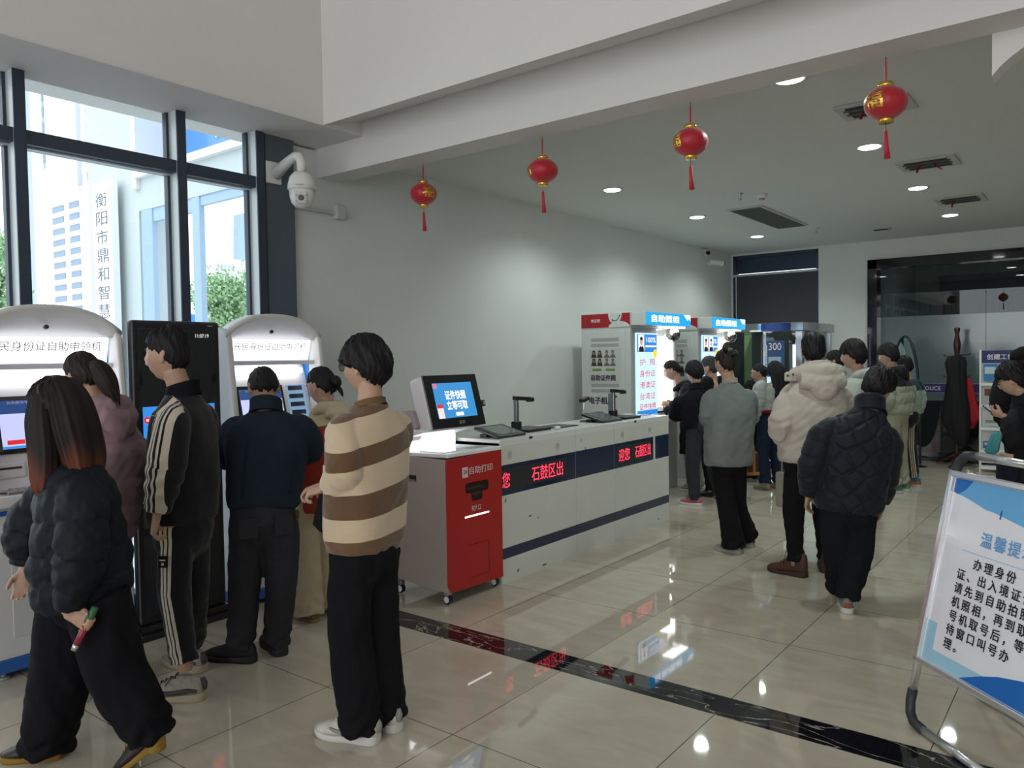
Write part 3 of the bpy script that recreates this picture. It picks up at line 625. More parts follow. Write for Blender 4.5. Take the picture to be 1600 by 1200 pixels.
# ------------------------------------------------------------------ white service counter with LED signs
CW = M('counter_laminate_cream', (.66, .655, .61), .45, noise=.02, nscale=4)
CT = M('counter_top_white', (.72, .72, .71), .3)
LEDB = M('led_board_dark', (.03, .03, .033), .4); LED = EM('led_red', (1, .04, .09), 1.5)
XC = -3.288; XB = -3.74
SCUFF = M('scuff_grey', (.12, .12, .12), .7)
def counter(y0, y1, lab_, parts):
    e = empty('service_counter', ((XC+XB)/2, (y0+y1)/2, 0), lab_, 'counter', 'white service counter units in a row')
    MB().box(XB, XC, y0, y1, .0, .975).build('carcass', CW, e, .002)
    MB().box(XB-.01, XC+.006, y0, y1, .945, .996).build('worktop', CT, e, .003)
    MB().box(XC, XC+.006, y0+.001, y1-.001, .82, .945).build('apron', CW, e, .002)
    MB().box(XC, XC+.004, y0+.001, y1-.001, .245, .61).build('lower_front', CW, e, .001)
    MB().box(XC, XC+.003, y0+.001, y1-.001, .17, .245).build('dark_band', NAVY, e)
    MB().box(XC, XC+.004, y0+.001, y1-.001, .0, .17).build('kick_board', CW, e, .001)
    for (a, b) in parts: MB().box(XC-.004, XC+.003, a, b, .61, .82).build('navy_panel', NAVY, e, .001)
    return e
c1 = counter(4.115, 5.06, 'white counter unit nearest the red printing machine, with red LED sign', [(4.117, 5.058)])
c2 = counter(5.062, 5.655, 'narrow white counter unit in the middle with plain dark blue panel', [(5.064, 5.653)])
c3 = counter(5.657, 6.67, 'white counter unit at the far end by the photo booth, with red LED sign', [(5.659, 6.36), (6.39, 6.668)])
MB().box(XC+.001, XC+.007, 6.36, 6.39, .605, .825).build('panel_divider', CW, c3)
for c, (a, b), s in ((c1, (4.13, 4.93), ('您', '石鼓区出')), (c3, (5.70, 6.30), ('迎您', '石鼓区出'))):
    bd = MB().box(XC+.003, XC+.006, a, b, .645, .79).build('led_board', LEDB, c)
    w = b-a
    if c is c1:
        text(s[0], LED, bd, (XC+.006, a+.045, .715), (0, 1, 0), (0, 0, 1), .085, .105); text(s[1], LED, bd, (XC+.006, a+.545, .717), (0, 1, 0), (0, 0, 1), .40, .108)
    else:
        text(s[0], LED, bd, (XC+.006, a+.12, .715), (0, 1, 0), (0, 0, 1), .19, .105); text(s[1], LED, bd, (XC+.006, a+.455, .717), (0, 1, 0), (0, 0, 1), .29, .105)
for c, ys_ in ((c1, (4.22, 4.81)), (c3, (5.79, 6.29))):
    for y in ys_:
        q = MB()
        for k in range(9):
            for rr in (.010, .020, .028):
                a = k*2*math.pi/9+rr*40; q.box(XC+.005, XC+.0068, y+rr*math.cos(a)-.0022, y+rr*math.cos(a)+.0022, .885+rr*math.sin(a)-.0022, .885+rr*math.sin(a)+.0022)
        q.build('speaker_grille', INKD, c)
for c, y in ((c1, 4.47), (c3, 6.02)):
    q = MB(); q.box(XC+.0, XC+.0075, y-.02, y+.02, .975, .992); q.build('cable_notch', SLOT, c)
q = MB()
for (y, z, w, h) in ((4.17, .575, .012, .03), (4.45, .42, .03, .012), (4.55, .39, .02, .006), (4.66, .59, .012, .005), (5.14, .90, .004, .03), (5.2, .83, .01, .02), (4.3, .06, .02, .02), (4.62, .03, .05, .012), (6.45, .05, .03, .01)):
    c = np.array((XC+.0066 if z > .82 else XC+.0045, y, z)); q.obox(c, (0, 1, 0), (0, .3, 1), (1, 0, 0), w/2, h/2, .0004)
o = q.build('scuff_marks', SCUFF, c1)

# --- things on the counter
DG = M('device_dark_grey', '24292b', .35); DG2 = M('device_screen_grey', '4a5557', .15)
def tablet(x, y, rz, lab_):
    e = empty('signature_tablet', (x, y, .996), lab_, 'tablet', 'signature tablets on the counter')
    c, s = math.cos(rz), math.sin(rz); ax = np.array((c, s, 0)); ay0 = np.array((-s, c, 0)); tilt = .25
    ay = ay0*math.cos(tilt)+np.array((0, 0, 1))*math.sin(tilt); az = np.cross(ax, ay); p = np.array((x, y, 1.032))
    b = MB().obox(p, ax, ay, az, .16, .115, .011).build('tablet_body', DG, e, .006)
    MB().obox(p+az*.0115, ax, ay, az, .115, .085, .0008).build('screen', DG2, b)
    MB().obox(np.array((x, y, 1.007))+ay0*.06, ax, ay0, (0, 0, 1), .12, .03, .011).build('rear_foot', BLACK, e, .003)
    return e
# tablet long side runs along the counter (y); it leans up towards the back (-x)
tablet(-3.45, 4.33, math.pi/2, 'dark signature tablet on the counter beside the red printing machine')
tablet(-3.47, 5.77, math.pi/2, 'dark signature tablet at the far end of the counter')
def doc_camera(x, y, lab_, s=1.0):
    e = empty('document_camera', (x, y, .996), lab_, 'document camera', 'document cameras on the counter')
    MB().box(x-.10, x+.13, y-.02, y+.27, .997, 1.018).build('base_pad', BLACK, e, .004)
    MB().box(x-.03, x+.03, y-.035, y+.025, 1.0, 1.075).build('post_socket', BLACK, e, .006)
    MB().box(x-.015, x+.015, y-.02, y+.012, 1.07, 1.235).build('post', STEEL, e, .003)
    ar = MB(); ar.obox((x+.0, y+.075, 1.245), (1, 0, 0), (0, 1, -.08), (0, .08, 1), .017, .105, .015); b = ar.build('arm', BLACK, e, .005)
    MB().obox((x+.0, y+.175, 1.232), (1, 0, 0), (0, 1, 0), (0, 0, 1), .021, .03, .017).build('camera_head', BLACK, b, .006)
    return e
doc_camera(-3.55, 4.66, 'black document camera on a steel post nearest the red printing machine')
doc_camera(-3.50, 6.02, 'black document camera on a steel post at the far end of the counter')
e = empty('desk_microphone', (-3.60, 5.83, .996), 'small black scanner head on a thin stand behind the far tablet', 'scanner')
q = MB(); q.lathe([(.04, .997), (.04, 1.003), (.006, 1.006)], (-3.62, 5.72, 0), 16); q.build('stand_foot', BLACK, e)
q = MB(); q.tube([(-3.62, 5.72, 1.005), (-3.62, 5.715, 1.10), (-3.62, 5.725, 1.17)], .005, 8); q.build('stand_stem', STEEL, e)
q = MB(); q.obox((-3.62, 5.73, 1.185), (1, 0, 0), (0, 1, .2), (0, -.2, 1), .025, .05, .014); q.build('scanner_head', BLACK, e, .004)
e.name = 'barcode_scanner'
e = empty('card_stand', (-3.62, 6.20, .996), 'upright clear and grey card stand next to the far document camera', 'stand')
MB().box(-3.67, -3.60, 6.19, 6.33, .997, 1.01).build('stand_foot', GREYPL, e, .003)
MB().box(-3.66, -3.655, 6.20, 6.29, 1.0, 1.215).build('clear_plate', glass('acrylic_blue', (.7, .8, .88), .2, body=(.45, .55, .62), bodyw=.4), e)
MB().box(-3.69, -3.665, 6.27, 6.35, 1.0, 1.225).build('grey_back', GREYPL, e, .003)
q = MB(); q.obox((-3.66, 6.33, 1.18), (1, 0, 0), (0, 1, 0), (0, 0, 1), .01, .015, .008); q.obox((-3.66, 6.33, 1.05), (1, 0, 0), (0, 1, 0), (0, 0, 1), .01, .012, .012); q.build('clip', BLACK, e)
e = empty('pen_box', (-3.60, 5.97, .996), 'tiny yellow and dark box beside the far document camera', 'box')
MB().box(-3.63, -3.58, 5.935, 5.985, .997, 1.065).build('box_body', M('box_grey', '6b6c66', .5), e, .003); MB().box(-3.582, -3.577, 5.938, 5.982, 1.0, 1.03).build('box_label', M('label_yellow', 'b9a23a', .5), e)
e = empty('mouse', (-3.66, 4.62, .996), 'black computer mouse behind the near document camera', 'mouse')
MB().ball((-3.64, 4.53, 1.012), (.035, .03, .02)).build('mouse_shell', BLACK, e, smooth=True)
MB().ball((-3.625, 4.53, 1.024), (.006, .003, .007), 8, 6).build('scroll_wheel', GREYPL, e, smooth=True)
q = MB(); q.box(-3.64, -3.42, 5.02, 5.32, .997, 1.003); tag(q.build('mouse_pad', DG, bevel=.002), 'flat dark pad lying on the middle counter unit', 'pad')
q = MB(); q.box(-3.60, -3.44, 4.0+2.45, 6.62, .9965, 1.0); tag(q.build('glass_inset', BLACKGLOSS), 'flat dark reflective sheet at the far end of the counter top', 'sheet')
q = MB(); q.ball((-3.40, 4.98, 1.008), (.03, .022, .014), 10, 8); tag(q.build('tissue', M('paper_white', (.8, .8, .78), .8), smooth=True), 'crumpled white tissue beside the flat pad on the counter', 'tissue')

# ------------------------------------------------------------------ photo booths beyond the counter
BGR = M('booth_grey', (.55, .57, .555), .5); BDK = M('booth_edge_grey', (.36, .38, .38), .5); BRED = M('booth_red', '9c1420', .45)
SIGNB = EM('booth_sign_blue', '1d9be0', 1.0); LITW = EM('booth_light_white', (1, 1, 1), 3.2); LBX = EM('lightbox_pale_blue', 'bfe2f6', 1.0); LBB = EM('lightbox_blue', '2f7fd2', .9); LBT = EM('lightbox_red_text', 'd8304a', .75)
def booth(y0, lab_, two):
    L = 1.12; x0, x1 = -4.68, -4.06; y1 = y0+L
    e = empty('photo_booth', (-4.37, y0+L/2, 0), lab_, 'photo booth', 'self-service photo booths along the left wall')
    # walls around a lit recess that opens to +x
    MB().box(x0, x1, y0, y0+.05, 0, 1.86).build('side_wall', BGR, e, .006)
    MB().box(x0, x1, y1-.05, y1, 0, 1.86).build('side_wall', BGR, e, .006)
    MB().box(x0, x0+.04, y0+.05, y1-.05, 0, 1.86).build('back_wall', M('booth_inner_white', (.85, .85, .85), .6), e)
    MB().box(x0+.04, x0+.05, y0+.62, y1-.06, .95, 1.83).build('lit_background', LITW, e)
    MB().box(x0+.055, x1-.03, y1-.06, y1-.051, .95, 1.78).build('added_glow_panel', LITW, e)  # glowing sheet added to make the inner side wall bright
    MB().box(x1-.10, x1, y0+.05, y0+.60, 0, 1.86).build('front_panel', BDK, e, .004)
    MB().box(x0+.04, x1, y0+.60, y1-.05, 0, .80).build('console', BGR, e, .006)
    q = MB(); q.obox((-4.22, y0+.84, .86), (.9, 0, .43), (0, 1, 0), (-.43, 0, .9), .12, .2, .012); q.build('touch_screen', BLACKGLOSS, e, .004)
    hd = MB().box(x0, x1, y0, y1, 1.86, 2.035).build('header', BGR, e, .006)
    # header side: red field with white curve and logo
    rd = MB().box(x0+.003, x1-.003, y0-.003, y0, 1.875, 2.025).build('header_red', BRED, hd)
    cxl = x1-.185
    q = MB(); q.prism([(cxl+.085*math.cos(a), 2.025+.118*math.sin(a)) for a in np.linspace(math.pi, 2*math.pi, 18)], lambda u, v, d: (u, d, v), y0-.0045, y0-.003); q.build('header_curve', BGR, rd)
    q = MB(); q.prism([(cxl-.07, 1.875)]+[(x1-.135+.13*math.cos(a), 1.875+.065*math.sin(a)) for a in np.linspace(math.pi, 0, 14)], lambda u, v, d: (u, d, v), y0-.0043, y0-.003); q.build('header_swoosh', BGR, rd)
    q = MB(); q.tube([(cxl+.06*math.cos(a)-.02+.02, y0-.006, 2.03+.085*math.sin(a)) for a in np.linspace(4.3, 5.9, 9)], .0035, 6); q.ball((cxl-.03, y0-.006, 1.955), .008, 8, 6); q.ball((cxl+.058, y0-.006, 2.0), .008, 8, 6); q.build('header_smile', INKD, rd)
    text('快证照', WP, rd, (x0+.19, y0-.0035, 1.952), (1, 0, 0), (0, 0, 1), .115, .035, bold=.02)
    # door with posters
    dr = MB().box(x0+.06, x1-.07, y0-.006, y0, .25, 1.83).build('side_door', BGR, e, .004)
    for z in (1.725, 1.665, 1.225, 1.165): MB().box(x0+.13, x1-.14, y0-.008, y0-.006, z, z+.035).build('vent_strip', M('booth_vent_grey', (.33, .34, .34), .6), dr)
    po = MB().box(x0+.10, x1-.115, y0-.0075, y0-.006, 1.27, 1.645).build('poster', M('poster_grey', (.50, .51, .50), .6), dr)
    hair_m = M('poster_dark_hair', (.03, .025, .022), .7); face_m = M('poster_face', '9a7f6c', .7); man_m = M('poster_grey_suit', (.12, .12, .12), .7)
    for i, cx in enumerate((x0+.165, x0+.24, x0+.33, x0+.405)):
        for cz in (1.585, 1.495):
            mw = man_m if i > 1 else hair_m
            q = MB(); q.prism([(cx-.036, cz-.04), (cx+.036, cz-.04), (cx+.028, cz-.015), (cx+.022, cz+.01), (cx+.018, cz+.035), (cx, cz+.045), (cx-.018, cz+.035), (cx-.022, cz+.01), (cx-.028, cz-.015)] if i < 2 else [(cx-.038, cz-.04), (cx+.038, cz-.04), (cx+.03, cz-.018), (cx+.012, cz-.008), (cx+.017, cz+.02), (cx+.014, cz+.042), (cx-.014, cz+.042), (cx-.017, cz+.02), (cx-.012, cz-.008), (cx-.03, cz-.018)], lambda u, v, d: (u, d, v), y0-.0088, y0-.0075); q.build('poster_portrait', mw, po)
            q = MB(); q.ball((cx, y0-.009, cz+.010), (.012, .0006, .018), 10, 8); q.build('poster_face', face_m, po)
    q = MB(); q.box(x0+.145, x0+.26, y0-.0085, y0-.0075, 1.40, 1.425); q.box(x0+.315, x0+.43, y0-.0085, y0-.0075, 1.40, 1.425); q.build('poster_colour_bar', M('poster_green', '6f8a2e', .6), po)
    text('自助证件照', INKD, po, (x0+.285, y0-.0075, 1.325), (1, 0, 0), (0, 0, 1), .31, .062, bold=.06)
    text('电子相片', INKD, dr, (x0+.25, y0-.006, 1.075), (1, 0, 0), (0, 0, 1), .30, .075, bold=.06)
    # advertising light box on the front
    lb = MB().box(x1, x1+.018, y0+.10, y0+.585, .90, 1.81).build('light_box', LBX, e, .004)
    MB().box(x1+.018, x1+.0195, y0+.115, y0+.57, 1.60, 1.795).build('lightbox_heading', LBB, lb)
    MB().box(x1+.018, x1+.020, y0+.105, y0+.58, .905, .96).build('lightbox_foot', LBB, lb)
    for k, yy in enumerate((y0+.20, y0+.36) if two else (y0+.205,)):
        MB().box(x1+.0195, x1+.021, yy-.065, yy+.065, 1.60, 1.79).build('id_photo', EM('id_photo_white', (.95, .95, .95), .9), lb)
        q = MB(); q.ball((x1+.0215, yy, 1.715), (.0008, .032, .042)); q.build('id_face', EM('id_face_skin', 'd0a58c', .8), lb, smooth=True)
        q = MB(); q.ball((x1+.0220, yy, 1.748), (.0008, .032, .02)); q.prism([(yy-.06, 1.602), (yy+.06, 1.602), (yy+.05, 1.65), (yy+.02, 1.67), (yy, 1.655), (yy-.02, 1.67), (yy-.05, 1.65)], lambda u, v, d: (d, u, v), x1+.021, x1+.022); q.build('id_suit', EM('id_suit_dark', '14161c', .6), lb)
    text('100%', WT, lb, (x1+.020, y0+.43, 1.735), (0, 1, 0), (0, 0, 1), .22, .055, bold=.03)
    MB().box(x1+.0195, x1+.0205, y0+.30, y0+.56, 1.655, 1.675).build('heading_rule', WT, lb)
    q = MB(); q.tube([(x1+.018, y0+.53, 1.585), (x1+.021, y0+.53, 1.585)], .045, 22); q.build('yellow_badge', EM('badge_yellow', 'f2d21c', .9), lb)
    for k, s in enumerate(('护  照', '身份证', '港澳证', '台湾证')): text(s, LBT, lb, (x1+.0185, y0+.345, 1.49-.125*k), (0, 1, 0), (0, 0, 1), .36, .075, bold=.012)
    text('证件快照', LBT, lb, (x1+.0185, y0+.345, 1.0), (0, 1, 0), (0, 0, 1), .38, .07, bold=.03)
    # lit sign board over the opening
    sg = MB().box(x1, -3.885, y0+.02, y1+.0, 1.888, 2.03).build('sign_box', BGR, e, .004)
    sf = MB().box(-3.885, -3.878, y0+.025, y1-.005, 1.892, 2.026).build('sign_face', SIGNB, sg)
    text('自助照相', EM('sign_white', (1, 1, 1), 1.4), sf, (-3.878, y0+.47, 1.962), (0, 1, 0), (0, 0, 1), .66, .078, bold=.04)
    q = MB(); q.prism([(y1-.19, 2.024), (y1-.01, 2.024), (y1-.01, 1.95), (y1-.05, 1.985), (y1-.09, 1.955), (y1-.13, 1.985)], lambda u, v, d: (d, u, v), -3.878, -3.8765); q.build('sign_corner', EM('sign_pale', 'd8f0fb', 1.1), sf)
    MB().box(x1+.03, -3.90, y0+.62, y1-.1, 1.872, 1.888).build('canopy_lamp', LITW, sg)
    cm_ = MB(); cm_.ball((x1+.02, y1-.16, 1.80), (.10, .10, .085), 20, 12); cm_.build('convex_mirror', M('mirror_chrome', (.5, .48, .45), .08, 1.0), e, smooth=True)
    MB().box(x1-.02, x1+.06, y1-.22, y1-.10, 1.80, 1.872).build('mirror_bracket', BLACK, e, .004)
    return e
booth(7.36, 'grey photo booth with red header and lit blue sign, nearest behind the counter end', False)
booth(9.08, 'grey photo booth with lit blue sign, second and farther along the wall', True)

# ------------------------------------------------------------------ steel and glass cabin in the back corner
e = empty('glass_cabin', (-3.7, 11.2, 0), 'steel framed glass cabin in the back corner behind the queue', 'cabin')
CHR = M('polished_chrome', (.42, .44, .46), .12, .95)
xa, xb, ya, yb = -4.25, -3.25, 10.5, 11.85
for (x, y, w) in ((xb, ya, .045), (xa, ya, .03), (xb, yb, .03), (xa, yb, .03), (-3.72, ya, .018)):
    MB().box(x-w, x+w, y-w, y+w, 0, 1.90 if w != .045 else 1.86).build('post', CHR, e, .004)
MB().box(xa-.06, xb+.06, ya-.06, yb+.06, 1.86, 1.98).build('canopy', CHR, e, .01)
MB().box(-3.75, -3.35, ya-.062, ya-.058, 1.87, 1.97).build('canopy_blue_film', M('canopy_blue', '28407a', .15, .4), e)
CG = glass('cabin_glass', (.72, .80, .80), .15)
MB().box(-3.70, xb-.045, ya-.005, ya+.005, .12, 1.86).build('glass_pane', CG, e)
MB().box(xb-.005, xb+.005, ya+.05, yb-.03, .12, 1.86).build('glass_pane', CG, e)
MB().box(xa-.03, xb+.05, ya-.05, ya+.05, .0, .10).build('threshold', BLACK, e, .004)
MB().box(xb-.05, xb+.05, ya+.05, yb, .0, .10).build('threshold', BLACK, e, .004)
NT = MB().box(-3.69, -3.45, ya-.009, ya-.005, 1.25, 1.74).build('door_notice', M('notice_blue', '2c4a78', .4), e)
text('300', WP, NT, (-3.58, ya-.009, 1.66), (1, 0, 0), (0, 0, 1), .17, .10); MB().box(-3.67, -3.50, ya-.011, ya-.009, 1.38, 1.52).build('notice_text_block', M('notice_pale', '9fb2c4', .5), NT)
MB().tube([(xb+.0, yb+.02, 0), (xb+.0, yb+.02, 1.93), (xb+.0, yb+.02, 1.99)], [.03, .03, .012], 14).build('round_post', M('dark_chrome', (.12, .12, .13), .2, .8), e, smooth=True)
ga = lambda px: at(px, 600, Y=11.72)[0]
MB().box(ga(1140), ga(1164), 11.70, 11.74, .1, 1.86).build('dark_panel', M('cabin_dark_panel', '20282a', .5), e)
MB().box(ga(1164), ga(1176), 11.70, 11.74, .1, 1.86).build('green_panel', M('pale_green_panel', '8aa878', .5), e)
MB().box(ga(1176), ga(1190), 11.70, 11.74, .1, 1.86).build('grey_panel', M('cabin_grey_panel', '4a5654', .5), e)
MB().box(ga(1207), ga(1238), 11.70, 11.74, .1, 1.86).build('grey_panel', M('cabin_grey_panel', '4a5654', .5), e)
MB().box(-3.90, -3.62, 11.3, 11.5, .0, 1.36).build('teller_terminal', M('terminal_dark', '2a2f33', .4), e, .01)
MB().box(-3.88, -3.64, 11.295, 11.30, 1.18, 1.30).build('terminal_screen', EM('terminal_screen_white', (.8, .85, .85), .6), e)

# ------------------------------------------------------------------ oval mirror, coat stand, brochure rack
e = empty('oval_mirror', (-2.05, 11.75, 0), 'tall oval standing mirror in a thin black frame by the reception glass', 'mirror')
mc2 = at(1414, 633, Y=11.75); mc2[2] = .95; mr_r = np.array((.78, -.62, 0)); mr_r /= np.linalg.norm(mr_r); mup = np.array((0, 0, 1.0)); mnn = np.cross(mr_r, mup)
ov = [(mc2+mr_r*.25*math.cos(a)+mup*.82*math.sin(a)) for a in np.linspace(0, 2*math.pi, 48, endpoint=False)]
q = MB(); q.loft([[p-mnn*.004 for p in ov], [p+mnn*.004 for p in ov]]); q.build('mirror_glass', M('mirror_silver', (.62, .70, .67), .03, 1.0), e)
q = MB(); q.tube(ov+[ov[0], ov[1]], .018, 8); q.build('mirror_frame', BLACK, e, smooth=True)
q = MB(); 
for s in (-1, 1): q.tube([mc2+mr_r*.28*s-np.array((0, 0, .9)), mc2+mr_r*.28*s], .014, 10); q.tube([mc2+mr_r*.28*s-np.array((0, 0, 1.0))+mnn*.22, mc2+mr_r*.28*s-np.array((0, 0, .93)), mc2+mr_r*.28*s-np.array((0, 0, 1.0))-mnn*.22], .02, 10)
q.build('mirror_stand', BLACK, e, smooth=True)
q = MB()
for s in (-1, 1): q.ball(mc2+mr_r*.30*s, .022, 10, 8)
q.build('mirror_knob', BLACK, e, smooth=True)
MAHO = M('dark_mahogany', '3d1711', .3, coat=.3, noise=.2, nscale=15)
sx, sy = -1.62, 11.95
e = empty('coat_stand', (sx, sy, 0), 'turned dark wood coat stand in front of the reception glass', 'coat stand')
q = MB(); q.lathe([(.03, .06), (.045, .10), (.03, .16), (.024, .3), (.038, .36), (.026, .42), (.022, 1.0), (.026, 1.5), (.042, 1.60), (.046, 1.66), (.03, 1.74), (.024, 1.80), (.036, 1.84), (.036, 1.87), (.01, 1.88)], (sx, sy, 0), 18); q.build('pole', MAHO, e, smooth=True)
for k in range(3):
    a = 2.5+k*2.094; d = np.array((math.cos(a), math.sin(a), 0)); MB().tube([np.array((sx, sy, .16))+d*.02, np.array((sx, sy, .10))+d*.15, np.array((sx, sy, .02))+d*.34], [.022, .02, .016], 10).build('leg', MAHO, e, smooth=True)
for k, (a, z) in enumerate(((.0, 1.50), (3.1, 1.48), (1.6, 1.5), (3.3, 1.2), (-.1, 1.2))):
    d = np.array((math.cos(a), math.sin(a), 0)); MB().tube([np.array((sx, sy, z))+d*.02, np.array((sx, sy, z+.01))+d*.13, np.array((sx, sy, z+.03))+d*.16], [.009, .008, .012], 8).build('peg', MAHO, e, smooth=True)
def drape(name, base, prof, mat, label, cat, seed, ax=(1, 0, 0), thick=.6):
    rng = np.random.RandomState(seed); ph = rng.rand(4)*6; rings = []
    for (dx, z, w) in prof:
        r_ = []
        for a in np.linspace(0, 2*math.pi, 40, endpoint=False):
            k = 1+.12*math.sin(3*a+ph[0]+z*3)+.09*math.sin(7*a+ph[1]-z*5)+.05*math.sin(11*a+ph[2])
            r_.append((base[0]+dx+w*k*math.cos(a), base[1]+w*k*thick*math.sin(a), z))
        rings.append(r_)
    o = MB().loft(rings).build(name, mat, smooth=True); return tag(o, label, cat)
drape('coat', (sx+.0, sy-.06), [(.0, 1.50, .04), (-.01, 1.47, .10), (-.015, 1.40, .125), (0, 1.2, .11), (.0, 1.0, .125), (.01, .8, .15), (.0, .65, .165), (.015, .58, .155), (.04, .45, .115), (.07, .34, .075), (.08, .28, .04)], M('black_coat_cloth', (.008, .008, .009), .9), 'black coat hanging from the wooden coat stand', 'coat', 3)
drape('red_cloth', (sx+.14, sy-.03), [(.0, 1.20, .015), (.02, 1.1, .035), (.03, .95, .05), (.06, .8, .06), (.08, .70, .07), (.06, .62, .05), (.03, .52, .03)], M('red_cloth', 'a8121f', .8), 'bright red cloth hanging beside the black coat on the stand', 'cloth', 5)

e = empty('brochure_rack', (-1.1, 11.5, 0), 'white wire brochure rack with a dark blue header near the right edge', 'rack')
rx0, rx1, ry = -1.30, -.72, 11.55
q = MB()
for x in (rx0, rx1): q.box(x-.012, x+.012, ry-.02, ry+.02, 0, 1.57)
q.box(rx0, rx1, ry+.15, ry+.17, .1, 1.5); fr_ = q.build('rack_frame', WHITE_PL, e, .003)
hb = MB().box(rx0+.012, rx1-.012, ry-.012, ry, 1.40, 1.56).build('header', M('rack_header_blue', '2a2a66', .45), e)
text('创建工作宣传', WP, hb, ((rx0+rx1)/2, ry-.012, 1.48), (1, 0, 0), (0, 0, 1), .44, .07, bold=.02)
for z in (1.13, .85, .56, .27, .06): MB().box(rx0, rx1, ry-.03, ry+.14, z-.02, z+.015).build('shelf', WHITE_PL, e, .003)
bro = [(.02, 1.15, '3f86b8', 'c7d8e0'), (.19, 1.15, '5a90b0', 'd8e0e0'), (.02, .87, 'b8b4ac', '6b3f3c'), (.20, .87, 'a8b0b4', '34506c'), (.03, .58, 'c8c8c4', '8a8a86'), (.02, .29, '3a6a9a', 'c0c8cc'), (.36, 1.15, 'aab4b8', '2a4a70'), (.36, .87, 'c0bcb4', '405060')]
for k, (dx, z, c1_, c2_) in enumerate(bro):
    h = .22 if z > .6 else .09
    o = MB().obox((rx0+dx+.085, ry+.0, z+.02+h/2), (1, 0, 0), (0, 1, .1), (0, -.1, 1), .075, .006, h/2).build('brochure', M('brochure_%d' % k, c1_, .5), None)
    tag(o, ('%s brochure in the white rack, %s shelf, %s' % (('blue', 'dull blue', 'pale', 'grey', 'low white', 'dark blue', 'light grey', 'cream')[k], ('top', 'top', 'second', 'second', 'third', 'fourth', 'top', 'second')[k], ('left', 'middle', 'left', 'middle', 'left', 'left', 'right', 'right')[k])), 'brochure', 'brochures in the white rack')
    MB().obox((rx0+dx+.085, ry-.008, z+.02+h*.62), (1, 0, 0), (0, 1, .1), (0, -.1, 1), .06, .002, h*.2).build('brochure_title', M('brochure_t%d' % k, c2_, .5), o)

# ------------------------------------------------------------------ A-frame notice stand in the right foreground
ALU = M('silver_aluminium', (.80, .81, .82), .22, .75)
e = empty('notice_stand', (-.45, 3.5, 0), 'silver A-frame notice stand with white and blue poster, right foreground', 'sign')
SF = np.array((-.660, 3.524, 0)); su = np.array((.717, -.697, 0)); sn = np.array((.697, .717, 0)); sl = np.array((0, 0, 1))+sn*.215; sln = sl/np.linalg.norm(sl)
SP = lambda a, z, o=0.0: SF+su*a+sl*z-np.cross(su, sln)*(-o)   # o towards the viewer
SW = .62
face = np.cross(su, sln)
SP = lambda a, z, o=0.0: SF+su*a+sl*z+face*o
def bar(nm, p, q_, r, mat, par, n=14): return MB().tube([p, q_], r, n).build(nm, mat, par, smooth=True)
bar('leg', SP(0, .12), SP(0, 1.06), .0165, ALU, e); bar('leg', SP(SW, .12), SP(SW, 1.06), .0165, ALU, e)
bar('foot_bar', SP(.085, .018), SP(SW-.085, .018), .0165, ALU, e); bar('handle_bar', SP(.075, 1.125), SP(SW-.075, 1.125), .0165, ALU, e)
for s, nm in ((0, 'lower'), (1, 'upper')):
    for m_ in (0, 1):
        zz = lambda t: .018+t if s == 0 else 1.125-t
        sg_ = (lambda a: a) if m_ == 0 else (lambda a: SW-a)
        pts = [SP(sg_(0), zz(.125 if s == 0 else .085)), SP(sg_(0), zz(.075)), SP(sg_(.012), zz(.032)), SP(sg_(.04), zz(.006)), SP(sg_(.10), zz(0))]
        MB().tube(pts, .0195, 14).build('corner_joint', M('joint_charcoal', '2c2f33', .5), e, smooth=True)
# poster frame
for (a0, z0, a1, z1) in ((0, .27, SW, .27), (0, 1.04, SW, 1.04)): MB().obox((SP(a0, z0)+SP(a1, z1))/2+face*.012, su, sln, face, SW/2+.012, .014, .011).build('frame_rail', ALU, e, .006)
for a in (0, SW): MB().obox(SP(a, .655)+face*.012, su, sln, face, .014, .405, .011).build('frame_rail', ALU, e, .006)
SH = lambda a, z, o: SP(a, z)+face*o
pan = MB().obox(SP(SW/2, .655)+face*.004, su, sln, face, SW/2, .39, .003).build('poster', M('poster_white_gloss', (.86, .87, .92), .12, coat=.3), e)
PB = M('poster_sky_blue', '6fb4e6', .15); PB2 = M('poster_deep_blue', '2a6fc0', .15); PB3 = M('poster_pale_blue', 'a6d3ea', .15); PIN = M('poster_inner_white', (.86, .86, .91), .15)
def pshape(nm, poly, mat, o): return MB().prism(poly, lambda u, v, d: SP(u, v)+face*d, o-.0005, o).build(nm, mat, pan)
pshape('poster_margin', [(.02, .285), (SW-.02, .285), (SW-.02, .44), (.02, .44)], PB3, .0078)
pshape('poster_top_wave', [(.02, 1.025), (SW-.02, 1.025), (SW-.02, .88), (.42, .895), (.30, .91), (.20, .93), (.10, .955), (.02, .968)], PB, .0079)
pshape('poster_top_shade', [(.02, 1.025), (.12, 1.025), (.085, .985), (.05, .962), (.02, .968)], PB2, .0084)
pshape('poster_inner_panel', [(.075, .335), (SW-.06, .335), (SW-.06, .86), (.40, .90), (.25, .925), (.075, .935)], PIN, .0081)
pshape('poster_bottom_wave', [(.24, .285), (SW-.02, .285), (SW-.02, .40), (.52, .385), (.42, .36), (.34, .33)], PB2, .0088)
pshape('poster_rule', [(.13, .752), (SW-.08, .752), (SW-.08, .755), (.13, .755)], PB3, .0088)
PT = M('poster_title_blue', '6aa7dd', .3); PK = M('poster_ink', '0d1320', .4)
text('温馨提示', PT, pan, SP(.215, .81)+face*.0085, su, sln, size=.062, bold=.02, align='LEFT', space=1.22)
